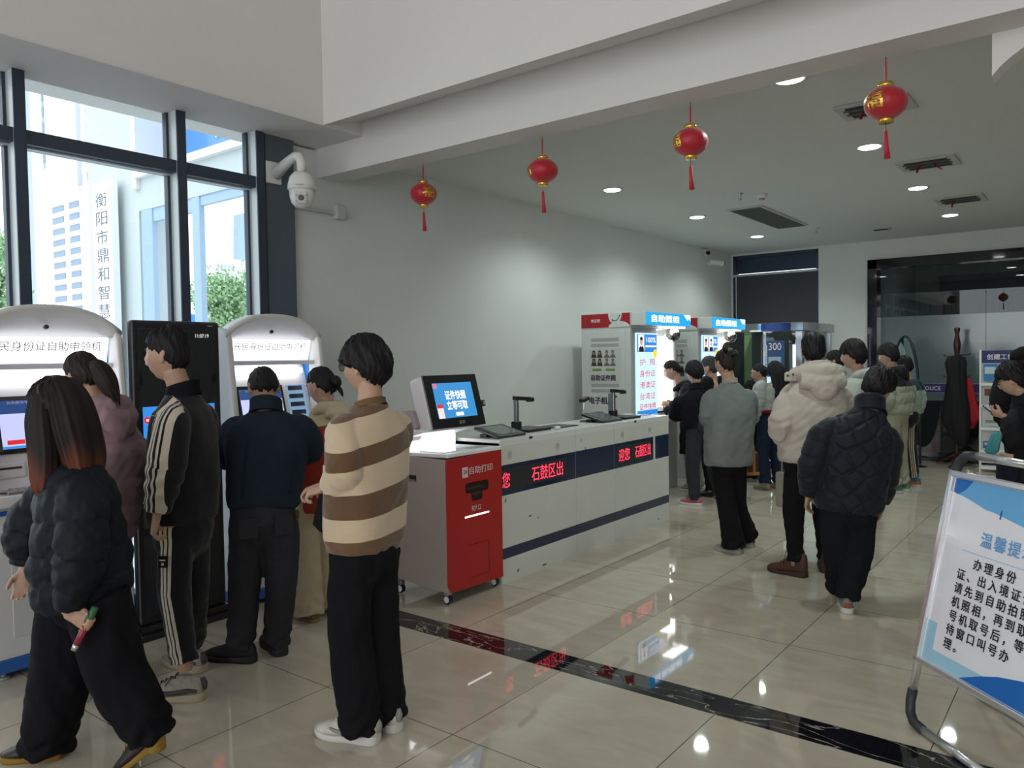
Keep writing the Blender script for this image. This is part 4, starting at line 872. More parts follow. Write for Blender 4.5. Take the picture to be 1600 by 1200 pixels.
for k, s in enumerate(('　办 理 身 份', '证、出入境证件', '请先到自助拍照', '机照相，再到取', '号机取号后，等', '待窗口叫号办', '理。')):
    s = s.replace(' ', '')
    text(s, PK, pan, SP(.128+(.0 if k else .02), .712-.055*k)+face*.0085, su, sln, size=.046, bold=.026, align='LEFT', space=1.42)
pshape('poster_figure', [(.285, .905), (.292, .905), (.294, .93), (.29, .945), (.284, .93)], PB2, .0088)
# rear leg frame
RF = np.array((-.464, 4.004, 0)); ru = np.array((.66, -.75, 0)); top_c = SP(.05, 1.06)-face*.02
rl = [top_c, RF+np.array((0, 0, .14))+(top_c-RF)*np.array((.12, .12, 0))]
bar('rear_leg', top_c, RF+(top_c-RF)*.11, .0155, ALU, e)
MB().tube([RF+(top_c-RF)*.12, RF+(top_c-RF)*.07+ru*.002, RF+ru*.02+np.array((0, 0, .035)), RF+ru*.06+np.array((0, 0, .018)), RF+ru*.10+np.array((0, 0, .016))], .0185, 14).build('corner_joint', M('joint_charcoal', '2c2f33', .5), e, smooth=True)
bar('rear_foot_bar', RF+ru*.09+np.array((0, 0, .017)), RF+ru*.52+np.array((0, 0, .017)), .0155, ALU, e)
top_r = SP(SW-.05, 1.06)-face*.02; bar('rear_leg', top_r, RF+ru*.60+(top_r-RF-ru*.6)*.11, .0155, ALU, e)
MB().tube([RF+ru*.60+(top_r-RF-ru*.6)*.12, RF+ru*.595+np.array((0, 0, .05)), RF+ru*.56+np.array((0, 0, .02)), RF+ru*.51+np.array((0, 0, .016))], .0185, 14).build('corner_joint', M('joint_charcoal', '2c2f33', .5), e, smooth=True)

# ------------------------------------------------------------------ outside the windows
struct(MB().box(-60, -5.2, -30, 90, -.4, -.2).build('ground', M('pale_paving', (.55, .57, .58), .9, noise=.08, nscale=.5)))
WGP = M('entrance_wall_pale_grey', (.52, .58, .60), .7, noise=.04, nscale=.8); WBL = M('entrance_blue_glass', '3f86cc', .2, coat=.3); WFR = M('entrance_frame_blue_grey', '9db6d0', .6)
e = empty('entrance_building', (-9.5, 5.6, -.2), 'pale grey entrance building with blue glass, outside the window', 'building')
q = MB(); q.box(-12.3, -10.80, 5.5, 5.9, -.2, 7.5); q.build('front_wall', WGP, e)
q = MB(); q.box(-10.80, -5.4, 5.5, 5.9, 3.70, 4.14); q.build('fascia', WGP, e)
q = MB(); q.box(-10.80, -5.4, 5.42, 5.95, 4.14, 4.24); q.build('parapet_edge', WHITE_PL, e)
MB().box(-10.80, -5.4, 6.0, 6.2, 4.24, 7.5).build('blue_glazing', WBL, e)
MB().box(-10.86, -10.74, 5.44, 5.95, 4.0, 7.5).build('corner_trim', WHITE_PL, e)
for (a, b) in ((-10.75, -10.45), (-9.44, -9.26), (-6.2, -5.9)): MB().box(a, b, 5.5, 5.58, -.2, 3.70).build('post', WFR, e, .01)
q = MB(); q.box(-10.45, -9.44, 5.52, 5.58, 3.52, 3.70); q.box(-9.26, -6.2, 5.52, 5.58, 3.58, 3.70); q.build('door_head', WFR, e)
WH = M('cutout_white', (.8, .85, .86), .5)
q = MB(); q.prism([(-9.6, 4.6), (-9.3, 4.85), (-9.0, 5.4), (-9.5, 5.5), (-9.62, 5.1)], lambda u, v, d: (u, d, v), 5.97, 5.99); q.build('wall_letter', WH, e)
sgn = empty('vertical_signboard', (-11.48, 5.45, 3.0), 'white vertical signboard with dark Chinese characters on the building outside', 'sign')
bd_ = MB().box(-11.76, -11.20, 5.30, 5.41, -.1, 4.19).build('board', M('signboard_white', (.86, .87, .87), .5), sgn, .01)
for k, c in enumerate('衡阳市鼎和智慧城市'): text(c, M('signboard_ink', (.10, .12, .14), .6), bd_, (-11.48, 5.30, 3.92-.265*k), (1, 0, 0), (0, 0, 1), .34, .20)

# towers
def tower():
    e = empty('apartment_tower', at(90, 480, Y=62)*np.array((1, 1, 0)), 'tall cream apartment tower with columns of windows, far outside the window', 'building')
    CR_ = M('tower_cream', (.80, .76, .68), .8); WN = M('tower_window_blue_grey', '8296ac', .3); DK = M('tower_grey_bay', '98a2ad', .7)
    P = lambda px, py, Y=62: at(px, py, Y=Y)
    def bx(nm, px0, px1, zt, mat, par, Y=62, dep=10, zb=-.3):
        a = P(px0, 480, Y); b = P(px1, 480, Y)
        return MB().box(a[0], b[0], Y, Y+dep, zb, zt).build(nm, mat, par)
    w1 = bx('main_block', 36, 60, 75, DK, e); w2 = bx('white_pier', 58, 70, 75, CR_, e, 61.5, 10); bx('white_pier', 80, 128, 75, CR_, e, 61.6, 12); w3 = bx('grey_bay', 70, 80, 75, DK, e, 62.2)
    w4 = bx('grey_bay', 128, 136, 75, DK, e, 61.4, 6); bx('white_pier', 136, 142, 75, CR_, e, 61.3, 6); wb = bx('balcony_bay', 142, 162, 75, DK, e, 61.6, 6); bx('white_pier', 162, 180, 75, CR_, e, 61.4, 12)
    zt = [P(50, y)[2] for y in range(110, 520, 24)]
    for z in zt:
        a = P(40, 480); b = P(51, 480); MB().box(a[0], b[0], 61.93, 62, z-.55, z+.95).build('window', WN, w1)
        a = P(71, 480); b = P(77, 480); MB().box(a[0], b[0], 62.1, 62.2, z-.8, z+.8).build('window', WN, w3)
    for y in range(135, 320, 26):
        z = P(150, y)[2]; a = P(141, 480, 61); b = P(152, 480, 61); MB().box(a[0], b[0], 60.4, 61.6, z-.5, z+.55).build('balcony', CR_, wb)
    # lower wing in front
    lo = empty('apartment_wing', P(115, 480, 55)*np.array((1, 1, 0)), 'lower cream block with two columns of dark windows in front of the tower', 'building')
    a = P(84, 480, 55); b = P(150, 480, 55); zt2 = P(110, 306, 55)[2]
    blk = MB().box(a[0], b[0]+2, 55, 60, -.3, zt2).build('block', CR_, lo)
    c = P(72, 480, 54.8); d = P(85, 480, 54.8); MB().box(c[0], d[0], 54.8, 58, -.3, P(78, 262, 55)[2]).build('chimney_pier', M('pier_cream_warm', (.84, .74, .60), .8), lo)
    par = MB()
    for x in np.linspace(a[0], b[0]+2, 24): par.box(x-.05, x+.05, 55.0, 55.1, zt2, zt2+.9)
    par.box(a[0], b[0]+2, 55, 55.1, zt2+.85, zt2+.95); par.build('roof_railing', CR_, lo)
    for y in range(322, 520, 18):
        z = P(110, y, 55)[2]
        for (p0, p1) in ((88, 105), (114, 129)):
            a_ = P(p0, 480, 55); b_ = P(p1, 480, 55); MB().box(a_[0], b_[0], 54.9, 55, z-.42, z+.45).build('window', M('wing_window_dark', '6b7f98', .4), blk)
        a_ = P(84, 480, 55); b_ = P(150, 480, 55); MB().box(a_[0], b_[0]+2, 54.7, 55, z+.52, z+.62).build('floor_ledge', CR_, blk)
tower()
e = empty('glass_tower', at(372, 480, Y=95)*np.array((1, 1, 0)), 'slim haze-coloured blue tower seen through the entrance opening', 'building')
HZ = M('haze_blue', '9fb6cc', .8); a = at(366, 480, Y=95); b = at(400, 480, Y=95); q = MB(); zt = at(372, 335, Y=95)[2]; q.prism([(a[0], -.3), (b[0], -.3), (b[0], zt), (a[0]+.6, zt), (a[0]+.1, zt*.7)], lambda u, v, d: (u, d, v), 95, 102); q.build('tower_shaft', HZ, e)  # haze is put into the colours of the far buildings
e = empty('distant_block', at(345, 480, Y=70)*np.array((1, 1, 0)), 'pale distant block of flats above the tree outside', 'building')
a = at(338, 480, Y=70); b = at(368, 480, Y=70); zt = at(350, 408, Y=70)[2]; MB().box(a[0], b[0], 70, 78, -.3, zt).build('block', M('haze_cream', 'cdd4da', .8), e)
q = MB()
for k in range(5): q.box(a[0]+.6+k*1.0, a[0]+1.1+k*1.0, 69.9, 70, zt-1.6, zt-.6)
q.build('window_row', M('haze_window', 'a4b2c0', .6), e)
def tree(c, r, label, seed, name='tree', n=6500):
    rng = np.random.RandomState(seed); e = empty(name, (c[0], c[1], -.2), label, 'tree')
    q = MB(); q.tube([(c[0], c[1], -.2), (c[0]+.1, c[1], c[2]*.6), (c[0], c[1], c[2])], [.18, .13, .05], 10)
    for k in range(6): a = k*1.05; q.tube([(c[0]+.05, c[1], c[2]*.6), (c[0]+r[0]*.5*math.cos(a), c[1]+r[1]*.5*math.sin(a), c[2]+r[2]*.3)], [.06, .02], 6)
    q.build('trunk', M('bark', '4a4038', .9), e)
    cl = rng.randn(26, 3)*.45; P = cl[rng.randint(0, 26, n)]+rng.randn(n, 3)*.2
    P = P*np.array(r)*.85+np.array(c); lm = MB()
    for p in P:
        a = rng.randn(3); a /= np.linalg.norm(a); b = np.cross(a, rng.randn(3)); b /= np.linalg.norm(b); s = .06+.05*rng.rand()
        lm.add([p-a*s, p+b*s*.6, p+a*s, p-b*s*.6], [(0, 1, 2, 3)])
    m, nt, bb = new_mat('leaf_green'); bb.inputs['Base Color'].default_value = lin('8fb184'); bb.inputs['Roughness'].default_value = .6
    lm.build('foliage', m, e)
t_ = at(348, 470, Y=20); tree((t_[0], 20, t_[2]), (1.9, 1.9, 1.5), 'green leafy tree outside, seen through the entrance opening', 4)
t_ = at(385, 490, Y=27); tree((t_[0], 27, t_[2]), (2.0, 1.9, 1.8), 'green leafy tree outside at the edge of the grey pillar', 6)
t_ = at(0, 440, Y=8); tree((t_[0]-1.25, 8, t_[2]), (1.2, 1.2, 1.6), 'yellow green tree outside at the far left of the windows', 9, n=3500)
e = empty('parked_van', (at(242, 489, Y=14)[0], 14, -.2), 'small blue shape of a parked vehicle outside behind the display', 'vehicle')
a = at(242, 489, Y=14); MB().box(a[0]-.45, a[0]+.5, 14, 15.8, .1, a[2]).build('body', M('van_blue', '2f7ccc', .4), e, .15, seg=4)
for s in (.3, 1.5):
    MB().lathe([(.3, -.08), (.3, .08)], (a[0]-.42, 14+s, .1), 18, 'X').build('wheel', BLACK, e)
# ================================================================== people
def nrm_(v): v = np.array(v, float); return v/(np.linalg.norm(v)+1e-12)
def sstep(a, b, x): t = np.clip((x-a)/(b-a), 0, 1); return t*t*(3-2*t)
def chaikin(P, it=2):
    P = np.array(P, float)
    for _ in range(it):
        Q = np.empty((2*(len(P)-1), P.shape[1])); Q[0::2] = .75*P[:-1]+.25*P[1:]; Q[1::2] = .25*P[:-1]+.75*P[1:]
        P = np.vstack([P[:1], Q, P[-1:]])
    return P
def limb(mb, pts, rad, n=18, it=2, flat=None):
    pts = np.array(pts, float); rad = np.array(rad, float)
    if rad.ndim == 1: rad = rad[:, None].repeat(2, 1)
    A = chaikin(np.hstack([pts, rad]), it); return mb.tube(A[:, :3], A[:, 3:], n, flat)
def mesh_arrays(me):
    n = len(me.vertices); P = np.zeros(n*3); me.vertices.foreach_get('co', P); N = np.zeros(n*3); me.vertex_normals.foreach_get('vector', N)
    return P.reshape(-1, 3), N.reshape(-1, 3)
def fuse(mb, name, vox, smooth=2):
    """weld overlapping closed shells into one continuous skin"""
    me = mb.mesh(name+'_raw'); o = bpy.data.objects.new(name, me); col.objects.link(o)
    r = o.modifiers.new('r', 'REMESH'); r.mode = 'VOXEL'; r.voxel_size = vox; r.use_smooth_shade = True
    if smooth: s = o.modifiers.new('s', 'SMOOTH'); s.iterations = smooth; s.factor = .5
    dg = bpy.context.evaluated_depsgraph_get(); out = bpy.data.meshes.new_from_object(o.evaluated_get(dg)); out.name = name
    bpy.data.objects.remove(o); bpy.data.meshes.remove(me); out.materials.clear(); return out
def nearest(P, lines):
    """for each point: which polyline (distance measured in its radius), length along it, offset from it, axis there"""
    best = np.full(len(P), 1e9); idx = np.zeros(len(P), int); S = np.zeros(len(P)); R = np.zeros((len(P), 3)); T = np.zeros((len(P), 3))
    for k, (pts, rad) in enumerate(lines):
        pts = np.array(pts, float); acc = 0
        for a, b in zip(pts[:-1], pts[1:]):
            d = b-a; L = np.linalg.norm(d)+1e-9; t = np.clip(((P-a)@d)/L**2, 0, 1); q = a+t[:, None]*d; e = P-q; dist = np.linalg.norm(e, axis=1)/rad
            m = dist < best; best[m] = dist[m]; idx[m] = k; S[m] = (acc+t*L)[m]; R[m] = e[m]; T[m] = d/L; acc += L
    return idx, S, R, T
def cnoise(P, f, seed):
    rng = np.random.RandomState(seed); o = np.zeros(len(P))
    for i in range(5):
        k = rng.randn(3); k /= np.linalg.norm(k); k2 = rng.randn(3)*f*.6
        o += np.sin(P@k*f*(1+.35*i)*6.283+rng.rand()*6.28+1.6*np.sin(P@k2*3+rng.rand()*6))/(1+.5*i)
    return o/2.6
def attr(me, name, vals):
    a = me.attributes.new(name, 'FLOAT', 'POINT'); a.data.foreach_set('value', np.asarray(vals, dtype=np.float32))

# ---------------------------------------------------------------- head, hair
def head_fn(D):
    """unit directions -> points of a head 0.23 m tall; face looks to +y"""
    x, y, z = D[:, 0]*.0755, D[:, 1]*.0955, D[:, 2]*.116
    zz = z/.116
    jaw = sstep(.05, -.95, zz); x = x*(1-.30*jaw*(1-.0*jaw)); x = x*(1+.05*sstep(-.2, .5, zz))
    back = y < 0
    y = np.where(back, y*(1-.52*sstep(-.15, -.9, zz)), y); y = np.where(back, y*(1.03), y)
    fr = sstep(-.1, .75, D[:, 1])
    y = y-fr*.006*sstep(.3, .9, zz)
    g = lambda cx, cz, sx, sz: np.exp(-((np.abs(x)-cx)/sx)**2-((z-cz)/sz)**2)
    dy = .0055*g(.026, .026, .022, .009)-.011*g(.031, .009, .015, .0105)+.004*g(.043, -.022, .018, .016)
    nose = np.exp(-(x/.0105)**2)*np.clip(1-np.abs((z+.012))/.045, 0, 1)*(.010+.017*sstep(.03, -.034, z)); nose = np.where(z < -.036, np.exp(-(x/.0135)**2)*.024*sstep(-.052, -.036, z), nose)
    nose += .008*np.exp(-((np.abs(x)-.012)/.006)**2-((z+.036)/.008)**2)
    dy += nose+.006*g(0, -.060, .021, .0055)+.006*g(0, -.072, .018, .006)-.004*g(0, -.066, .024, .0022)-.004*g(0, -.083, .02, .006)+.009*g(0, -.101, .018, .013)
    y = y+dy*fr
    return np.stack([x, y, z], 1)
def dirs(n, m, t0=.015, t1=math.pi-.015):
    T = np.linspace(t0, t1, m); A = np.linspace(0, 2*math.pi, n, endpoint=False)
    TT, AA = np.meshgrid(T, A, indexing='ij'); return np.stack([np.sin(TT)*np.sin(AA), np.sin(TT)*np.cos(AA), np.cos(TT)], -1), TT, AA
SKIN = M('skin', (.50, .305, .215), .5, sub=0, noise=.05, nscale=40)
SKIN_D = M('skin_deeper', (.40, .225, .15), .5, noise=.05, nscale=40)
EYE_W = M('eye_white', (.75, .74, .72), .2); IRIS = M('iris_dark', (.02, .012, .008), .15)
def hair_mat(name, c, c2=None, z0=0, z1=1):
    m, nt, b = new_mat(name); b.inputs['Roughness'].default_value = .55; b.inputs['Specular IOR Level'].default_value = .22
    b.inputs['Base Color'].default_value = lin(c)
    if c2:
        a = nt.nodes.new('ShaderNodeAttribute'); a.attribute_name = 'tip'; mx = nt.nodes.new('ShaderNodeMix'); mx.data_type = 'RGBA'
        mx.inputs[6].default_value = lin(c); mx.inputs[7].default_value = lin(c2); nt.links.new(a.outputs['Fac'], mx.inputs[0]); nt.links.new(mx.outputs[2], b.inputs['Base Color'])
    return m
HAIR = hair_mat('black_hair', (.010, .009, .010)); HAIR_B = hair_mat('dark_brown_hair', (.020, .014, .012))
HAIR_RED = hair_mat('long_hair_reddish_tips', (.014, .009, .009), (.16, .045, .022))
HAIR_G = hair_mat('hair_with_grey', (.045, .042, .042))

STYLES = {  # |azimuth| degrees from the face -> lowest hair height (m, from the head centre); thickness front/side/back/top
    'short': ([0, 35, 60, 85, 100, 130, 180], [.062, .055, .030, .012, -.020, -.060, -.072], (.016, .006, .008, .024)),
    'crop':  ([0, 35, 60, 85, 100, 130, 180], [.070, .062, .036, .016, -.012, -.048, -.058], (.006, .004, .005, .009)),
    'bowl':  ([0, 35, 60, 80, 95, 125, 180], [.022, .020, .010, .004, -.012, -.060, -.080], (.020, .022, .026, .026)),
    'fluffy': ([0, 35, 60, 85, 100, 130, 180], [.035, .034, .018, .010, -.018, -.062, -.075], (.026, .020, .022, .034)),
    'tied':  ([0, 30, 55, 80, 100, 130, 180], [.078, .070, .045, .030, .0, -.045, -.060], (.006, .007, .009, .010)),
    'long':  ([0, 30, 50, 75, 100, 130, 180], [.070, .050, .0, -.05, -.11, -.115, -.116], (.014, .018, .020, .018)),
}
def hair_shell(mb, hc, R, s, style, seed, n=112, m=72):
    az, zl, th = STYLES[style]; D, TT, AA = dirs(n, m); Df = D.reshape(-1, 3); P = head_fn(Df)
    a = np.degrees(np.abs((AA.ravel()+math.pi) % (2*math.pi)-math.pi)); rng = np.random.RandomState(seed)
    zlim = np.interp(a, az, zl)+.006*np.sin(AA.ravel()*9+rng.rand()*6)+.004*np.sin(AA.ravel()*23+rng.rand()*6)
    mk = sstep(zlim-.010, zlim+.008, P[:, 2])
    T = np.interp(a, [0, 60, 110, 180], [th[0], th[1], th[1], th[2]]); top = sstep(.035, .10, P[:, 2]); T = T*(1-top)+th[3]*top
    w = 2.5*np.sin(AA.ravel()*3+rng.rand()*6)+1.5*np.sin(TT.ravel()*7+rng.rand()*6)
    gr = np.sin(AA.ravel()*26+w)*.35+np.sin(AA.ravel()*47+1.7*w)*.35+np.sin(AA.ravel()*11+2*TT.ravel()*4+rng.rand()*6)*.5
    T = T*(1+.22*gr)+.0018*gr*sstep(.05, .25, TT.ravel())
    t = T*mk-.010*(1-mk)
    N = Df/np.array((.0755, .0955, .116)); N /= np.linalg.norm(N, axis=1)[:, None]
    Q = (P+N*t[:, None])*s; Q = hc+Q@R.T
    Q = Q.reshape(m, n, 3); mb.loft([list(Q[k]) for k in range(m)]); return mb
def strand_tube(mb, pts, rad, flat=None, n=72, it=3, seed=1, amp=.06, ragged=.25):
    """a mass of hair: grooved along its length, ragged at the tips"""
    rng = np.random.RandomState(seed); pts = np.array(pts, float); rad = np.array(rad, float)
    if rad.ndim == 1: rad = rad[:, None].repeat(2, 1)
    A = chaikin(np.hstack([pts, rad]), it); P, Rr = A[:, :3], A[:, 3:]; T = np.gradient(P, axis=0); T /= np.linalg.norm(T, axis=1)[:, None]
    up = np.array(flat if flat is not None else (1, 0, 0), float); ang = np.linspace(0, 2*math.pi, n, endpoint=False); ph = rng.rand(4)*6.28
    g = 1+amp*(np.sin(ang*13+ph[0])+.8*np.sin(ang*23+ph[1])+.5*np.sin(ang*7+ph[2])); tipo = rng.rand(n)*ragged+.12*np.sin(ang*5+ph[3]); rings = []
    for i in range(len(P)):
        x = up-T[i]*(up@T[i]); x /= np.linalg.norm(x); y = np.cross(T[i], x); u = i/(len(P)-1)
        c = P[i]+(T[i]*np.linalg.norm(P[-1]-P[-4]))[None]*0
        ring = c+(x[None]*np.cos(ang)[:, None]*Rr[i][0]+y[None]*np.sin(ang)[:, None]*Rr[i][1])*g[:, None]
        if u > .6: ring = ring-T[i][None]*(tipo*(u-.6)/.4*.16)[:, None]
        rings.append(list(ring))
    return mb.loft(rings)

# ---------------------------------------------------------------- hands
def hand(mb, w, d, n, thumb, curl=.45, s=1.0, spread=1.0, point=False):
    """wrist w, pointing d, palm facing n, thumb on the side `thumb`; four unequal curled fingers and an opposed thumb"""
    d = nrm_(d); n = nrm_(np.array(n)-d*(np.array(n)@d)); l = np.cross(d, n); l = l if l@np.array(thumb) > 0 else -l
    w = np.array(w, float)
    pts = [w-d*.02*s, w+d*.02*s, w+d*.055*s, w+d*.088*s]; mb.tube(pts, np.array([(.025, .019), (.030, .0175), (.039, .0150), (.037, .0115)])*s, 14, l)
    for k, (o, L, r) in enumerate(((.029, .070, .0088), (.0095, .079, .0090), (-.0105, .073, .0086), (-.029, .056, .0076))):
        p = w+d*(.083-(.006 if k == 3 else 0))*s+l*o*s; a = 0; path = [p-d*.012*s, p]; c = curl*(1+.12*k)
        if point and k == 0: c = curl*.25
        for fr, ca in ((.45, .75), (.31, 1.1), (.24, .8)):
            a += c*ca; q = path[-1]+(d*math.cos(a)+n*math.sin(a))*L*fr*s+l*o*.10*spread*fr*s; path.append(q)
        mb.tube(chaikin(path, 1), np.linspace(r*1.05, r*.78, len(chaikin(path, 1)))*s, 10)
    b = w+d*.022*s+l*.020*s; d1 = nrm_(d*.62+l*.70+n*.35); d2 = nrm_(d*.85+l*.25+n*(.25+curl*.6)); path = [b, b+d1*.036*s, b+d1*.036*s+d2*.030*s, b+d1*.036*s+nrm_(d2+n*.3*curl)*.054*s]
    mb.tube(path, np.array([.0145, .0118, .0102, .0080])*s, 10)

# ---------------------------------------------------------------- shoes
def shoe(par, c, fd, kind, mats, s=1.0, pitch=0.0, name='shoe', label=None, laces=True):
    """c: point under the ankle on the floor; fd: where the toes point; pitch lifts the heel about the ball of the foot"""
    fd = nrm_((fd[0], fd[1], 0)); lat = np.array((fd[1], -fd[0], 0)); up = np.array((0, 0, 1.0)); c = np.array((c[0], c[1], 0.0))
    cp, sp = math.cos(pitch), math.sin(pitch)
    def W(u, v, w):
        du = u-.125*s; return c+fd*(.125*s+du*cp+w*sp)+lat*v+up*(w*cp-du*sp)
    U0 = np.array([-.078, -.072, -.055, -.02, .02, .06, .10, .14, .165, .180, .187]); U = np.r_[-.078, -.0755, -.071, -.064, np.linspace(-.055, .15, 12), .162, .172, .180, .185, .187]
    ip = lambda v: np.interp(U, U0, v)*s
    HW = ip([.010, .024, .034, .038, .0365, .042, .0485, .0455, .036, .022, .008])
    HT = ip({'sneaker': [.062, .082, .096, .102, .103, .088, .068, .056, .048, .040, .032], 'boot': [.125, .148, .153, .154, .150, .100, .072, .060, .053, .044, .034], 'flat': [.052, .066, .073, .071, .064, .055, .050, .046, .042, .036, .028], 'heel': [.16, .18, .19, .19, .17, .10, .07, .05, .042, .038, .030]}[kind])
    U = U*s; z0 = .014*s
    rings = []
    for u, hw, ht in zip(U, HW, HT):
        ring = []
        for a in np.linspace(0, 2*math.pi, 20, endpoint=False):
            ca, sa = math.cos(a), math.sin(a); k = 2/2.6
            v = hw*math.copysign(abs(ca)**k, ca); w = z0+(ht-z0)*(.5+.5*math.copysign(abs(sa)**k, sa)); v *= 1-.30*sstep(.45, 1.0, (w-z0)/(ht-z0+1e-6))*(1 if ht > .06 else .3)
            ring.append(W(u, v, w))
        rings.append(ring)
    o = MB().loft(rings).build(name, mats[0], par, smooth=True); o.modifiers.new('sub', 'SUBSURF').levels = 1; o.modifiers['sub'].render_levels = 1
    if label: o['label'] = label
    th = {'sneaker': .024, 'boot': .024, 'flat': .014, 'heel': .014}[kind]*s
    grow = 1+.05*0
    out = [(u*1.02, hw+.0035*s) for u, hw in zip(U, HW)]+[(u*1.02, -hw-.0035*s) for u, hw in zip(U[::-1], HW[::-1])]
    rr = []
    for (sc, w) in ((.96, 0), (1.0, .006*s), (1.0, th*.8), (.97, th)): rr.append([W(u if 0 < i < len(U)-1 or True else u, v*sc, w+(.010*s*float(sstep(-.06, .04, -u/s)) if w > .007*s else 0)+(.010*s*float(sstep(.14, .19, u/s)))) for i, (u, v) in enumerate(out)])
    so = MB().loft(rr).build('sole', mats[1], o, smooth=False)
    for pl in so.data.polygons: pl.use_smooth = len(pl.vertices) == 4
    if laces and kind in ('sneaker', 'boot') and len(mats) > 2:
        q = MB()
        for u in (.035, .055, .075, .095):
            ht = np.interp(u*s, U, HT); hw = np.interp(u*s, U, HW)*.42
            q.tube([W(u*s, -hw, ht-.006*s), W((u+.006)*s, 0, ht+.003*s), W(u*s, hw, ht-.006*s)], .0028*s, 6)
        q.tube([W(.03*s, 0, HT[3]), W(.045*s, .03*s, HT[3]+.012*s), W(.07*s, .042*s, .07*s)], .002*s, 6); q.tube([W(.03*s, 0, HT[3]), W(.045*s, -.03*s, HT[3]+.010*s), W(.065*s, -.042*s, .07*s)], .002*s, 6)
        q.build('laces', mats[2], o, smooth=True)
        if len(mats) > 3:
            for sg in (-1, 1):
                q = MB(); pts = [W(u*s, sg*(np.interp(u*s, U, HW)*.97), w*s) for u, w in ((-.062, .046), (-.03, .050), (.01, .042), (.05, .038), (.085, .044), (.105, .052))]
                q.tube(chaikin(pts, 2), np.interp(np.linspace(0, 1, len(chaikin(pts, 2))), [0, .3, .7, 1], [.006, .011, .008, .003])*s, 8); q.build('side_panel', mats[3], o, smooth=True)
            q = MB(); q.tube([W(-.078*s, 0, .045*s), W(-.0785*s, 0, .07*s), W(-.072*s, 0, .09*s)], np.array([.012, .014, .010])*s, 10); q.build('heel_tab', mats[3], o, smooth=True)
    return o, W

# ---------------------------------------------------------------- cloth
def cloth_mat(name, c, rough=.9, bump=.25, bscale=260, sheen=.0, noise=.06, stripes=None):
    m = M(name, c, rough, spec=.15, sheen=sheen, bump=bump, bscale=bscale, noise=0 if stripes else noise, nscale=9)
    if stripes:
        nt = m.node_tree; b = nt.nodes['Principled BSDF']; a = nt.nodes.new('ShaderNodeAttribute'); a.attribute_name = 'pat'
        r = nt.nodes.new('ShaderNodeValToRGB'); r.color_ramp.interpolation = 'CONSTANT'; els = r.color_ramp.elements
        for i, (p, cc) in enumerate(stripes):
            e_ = els[i] if i < 2 else els.new(p); e_.position = p; e_.color = lin(cc)
        nt.links.new(a.outputs['Fac'], r.inputs[0]); nt.links.new(r.outputs[0], b.inputs['Base Color'])
    return m
CLO = {}
def cm(name, c, **k):
    if name not in CLO: CLO[name] = cloth_mat(name, c, **k)
    return CLO[name]

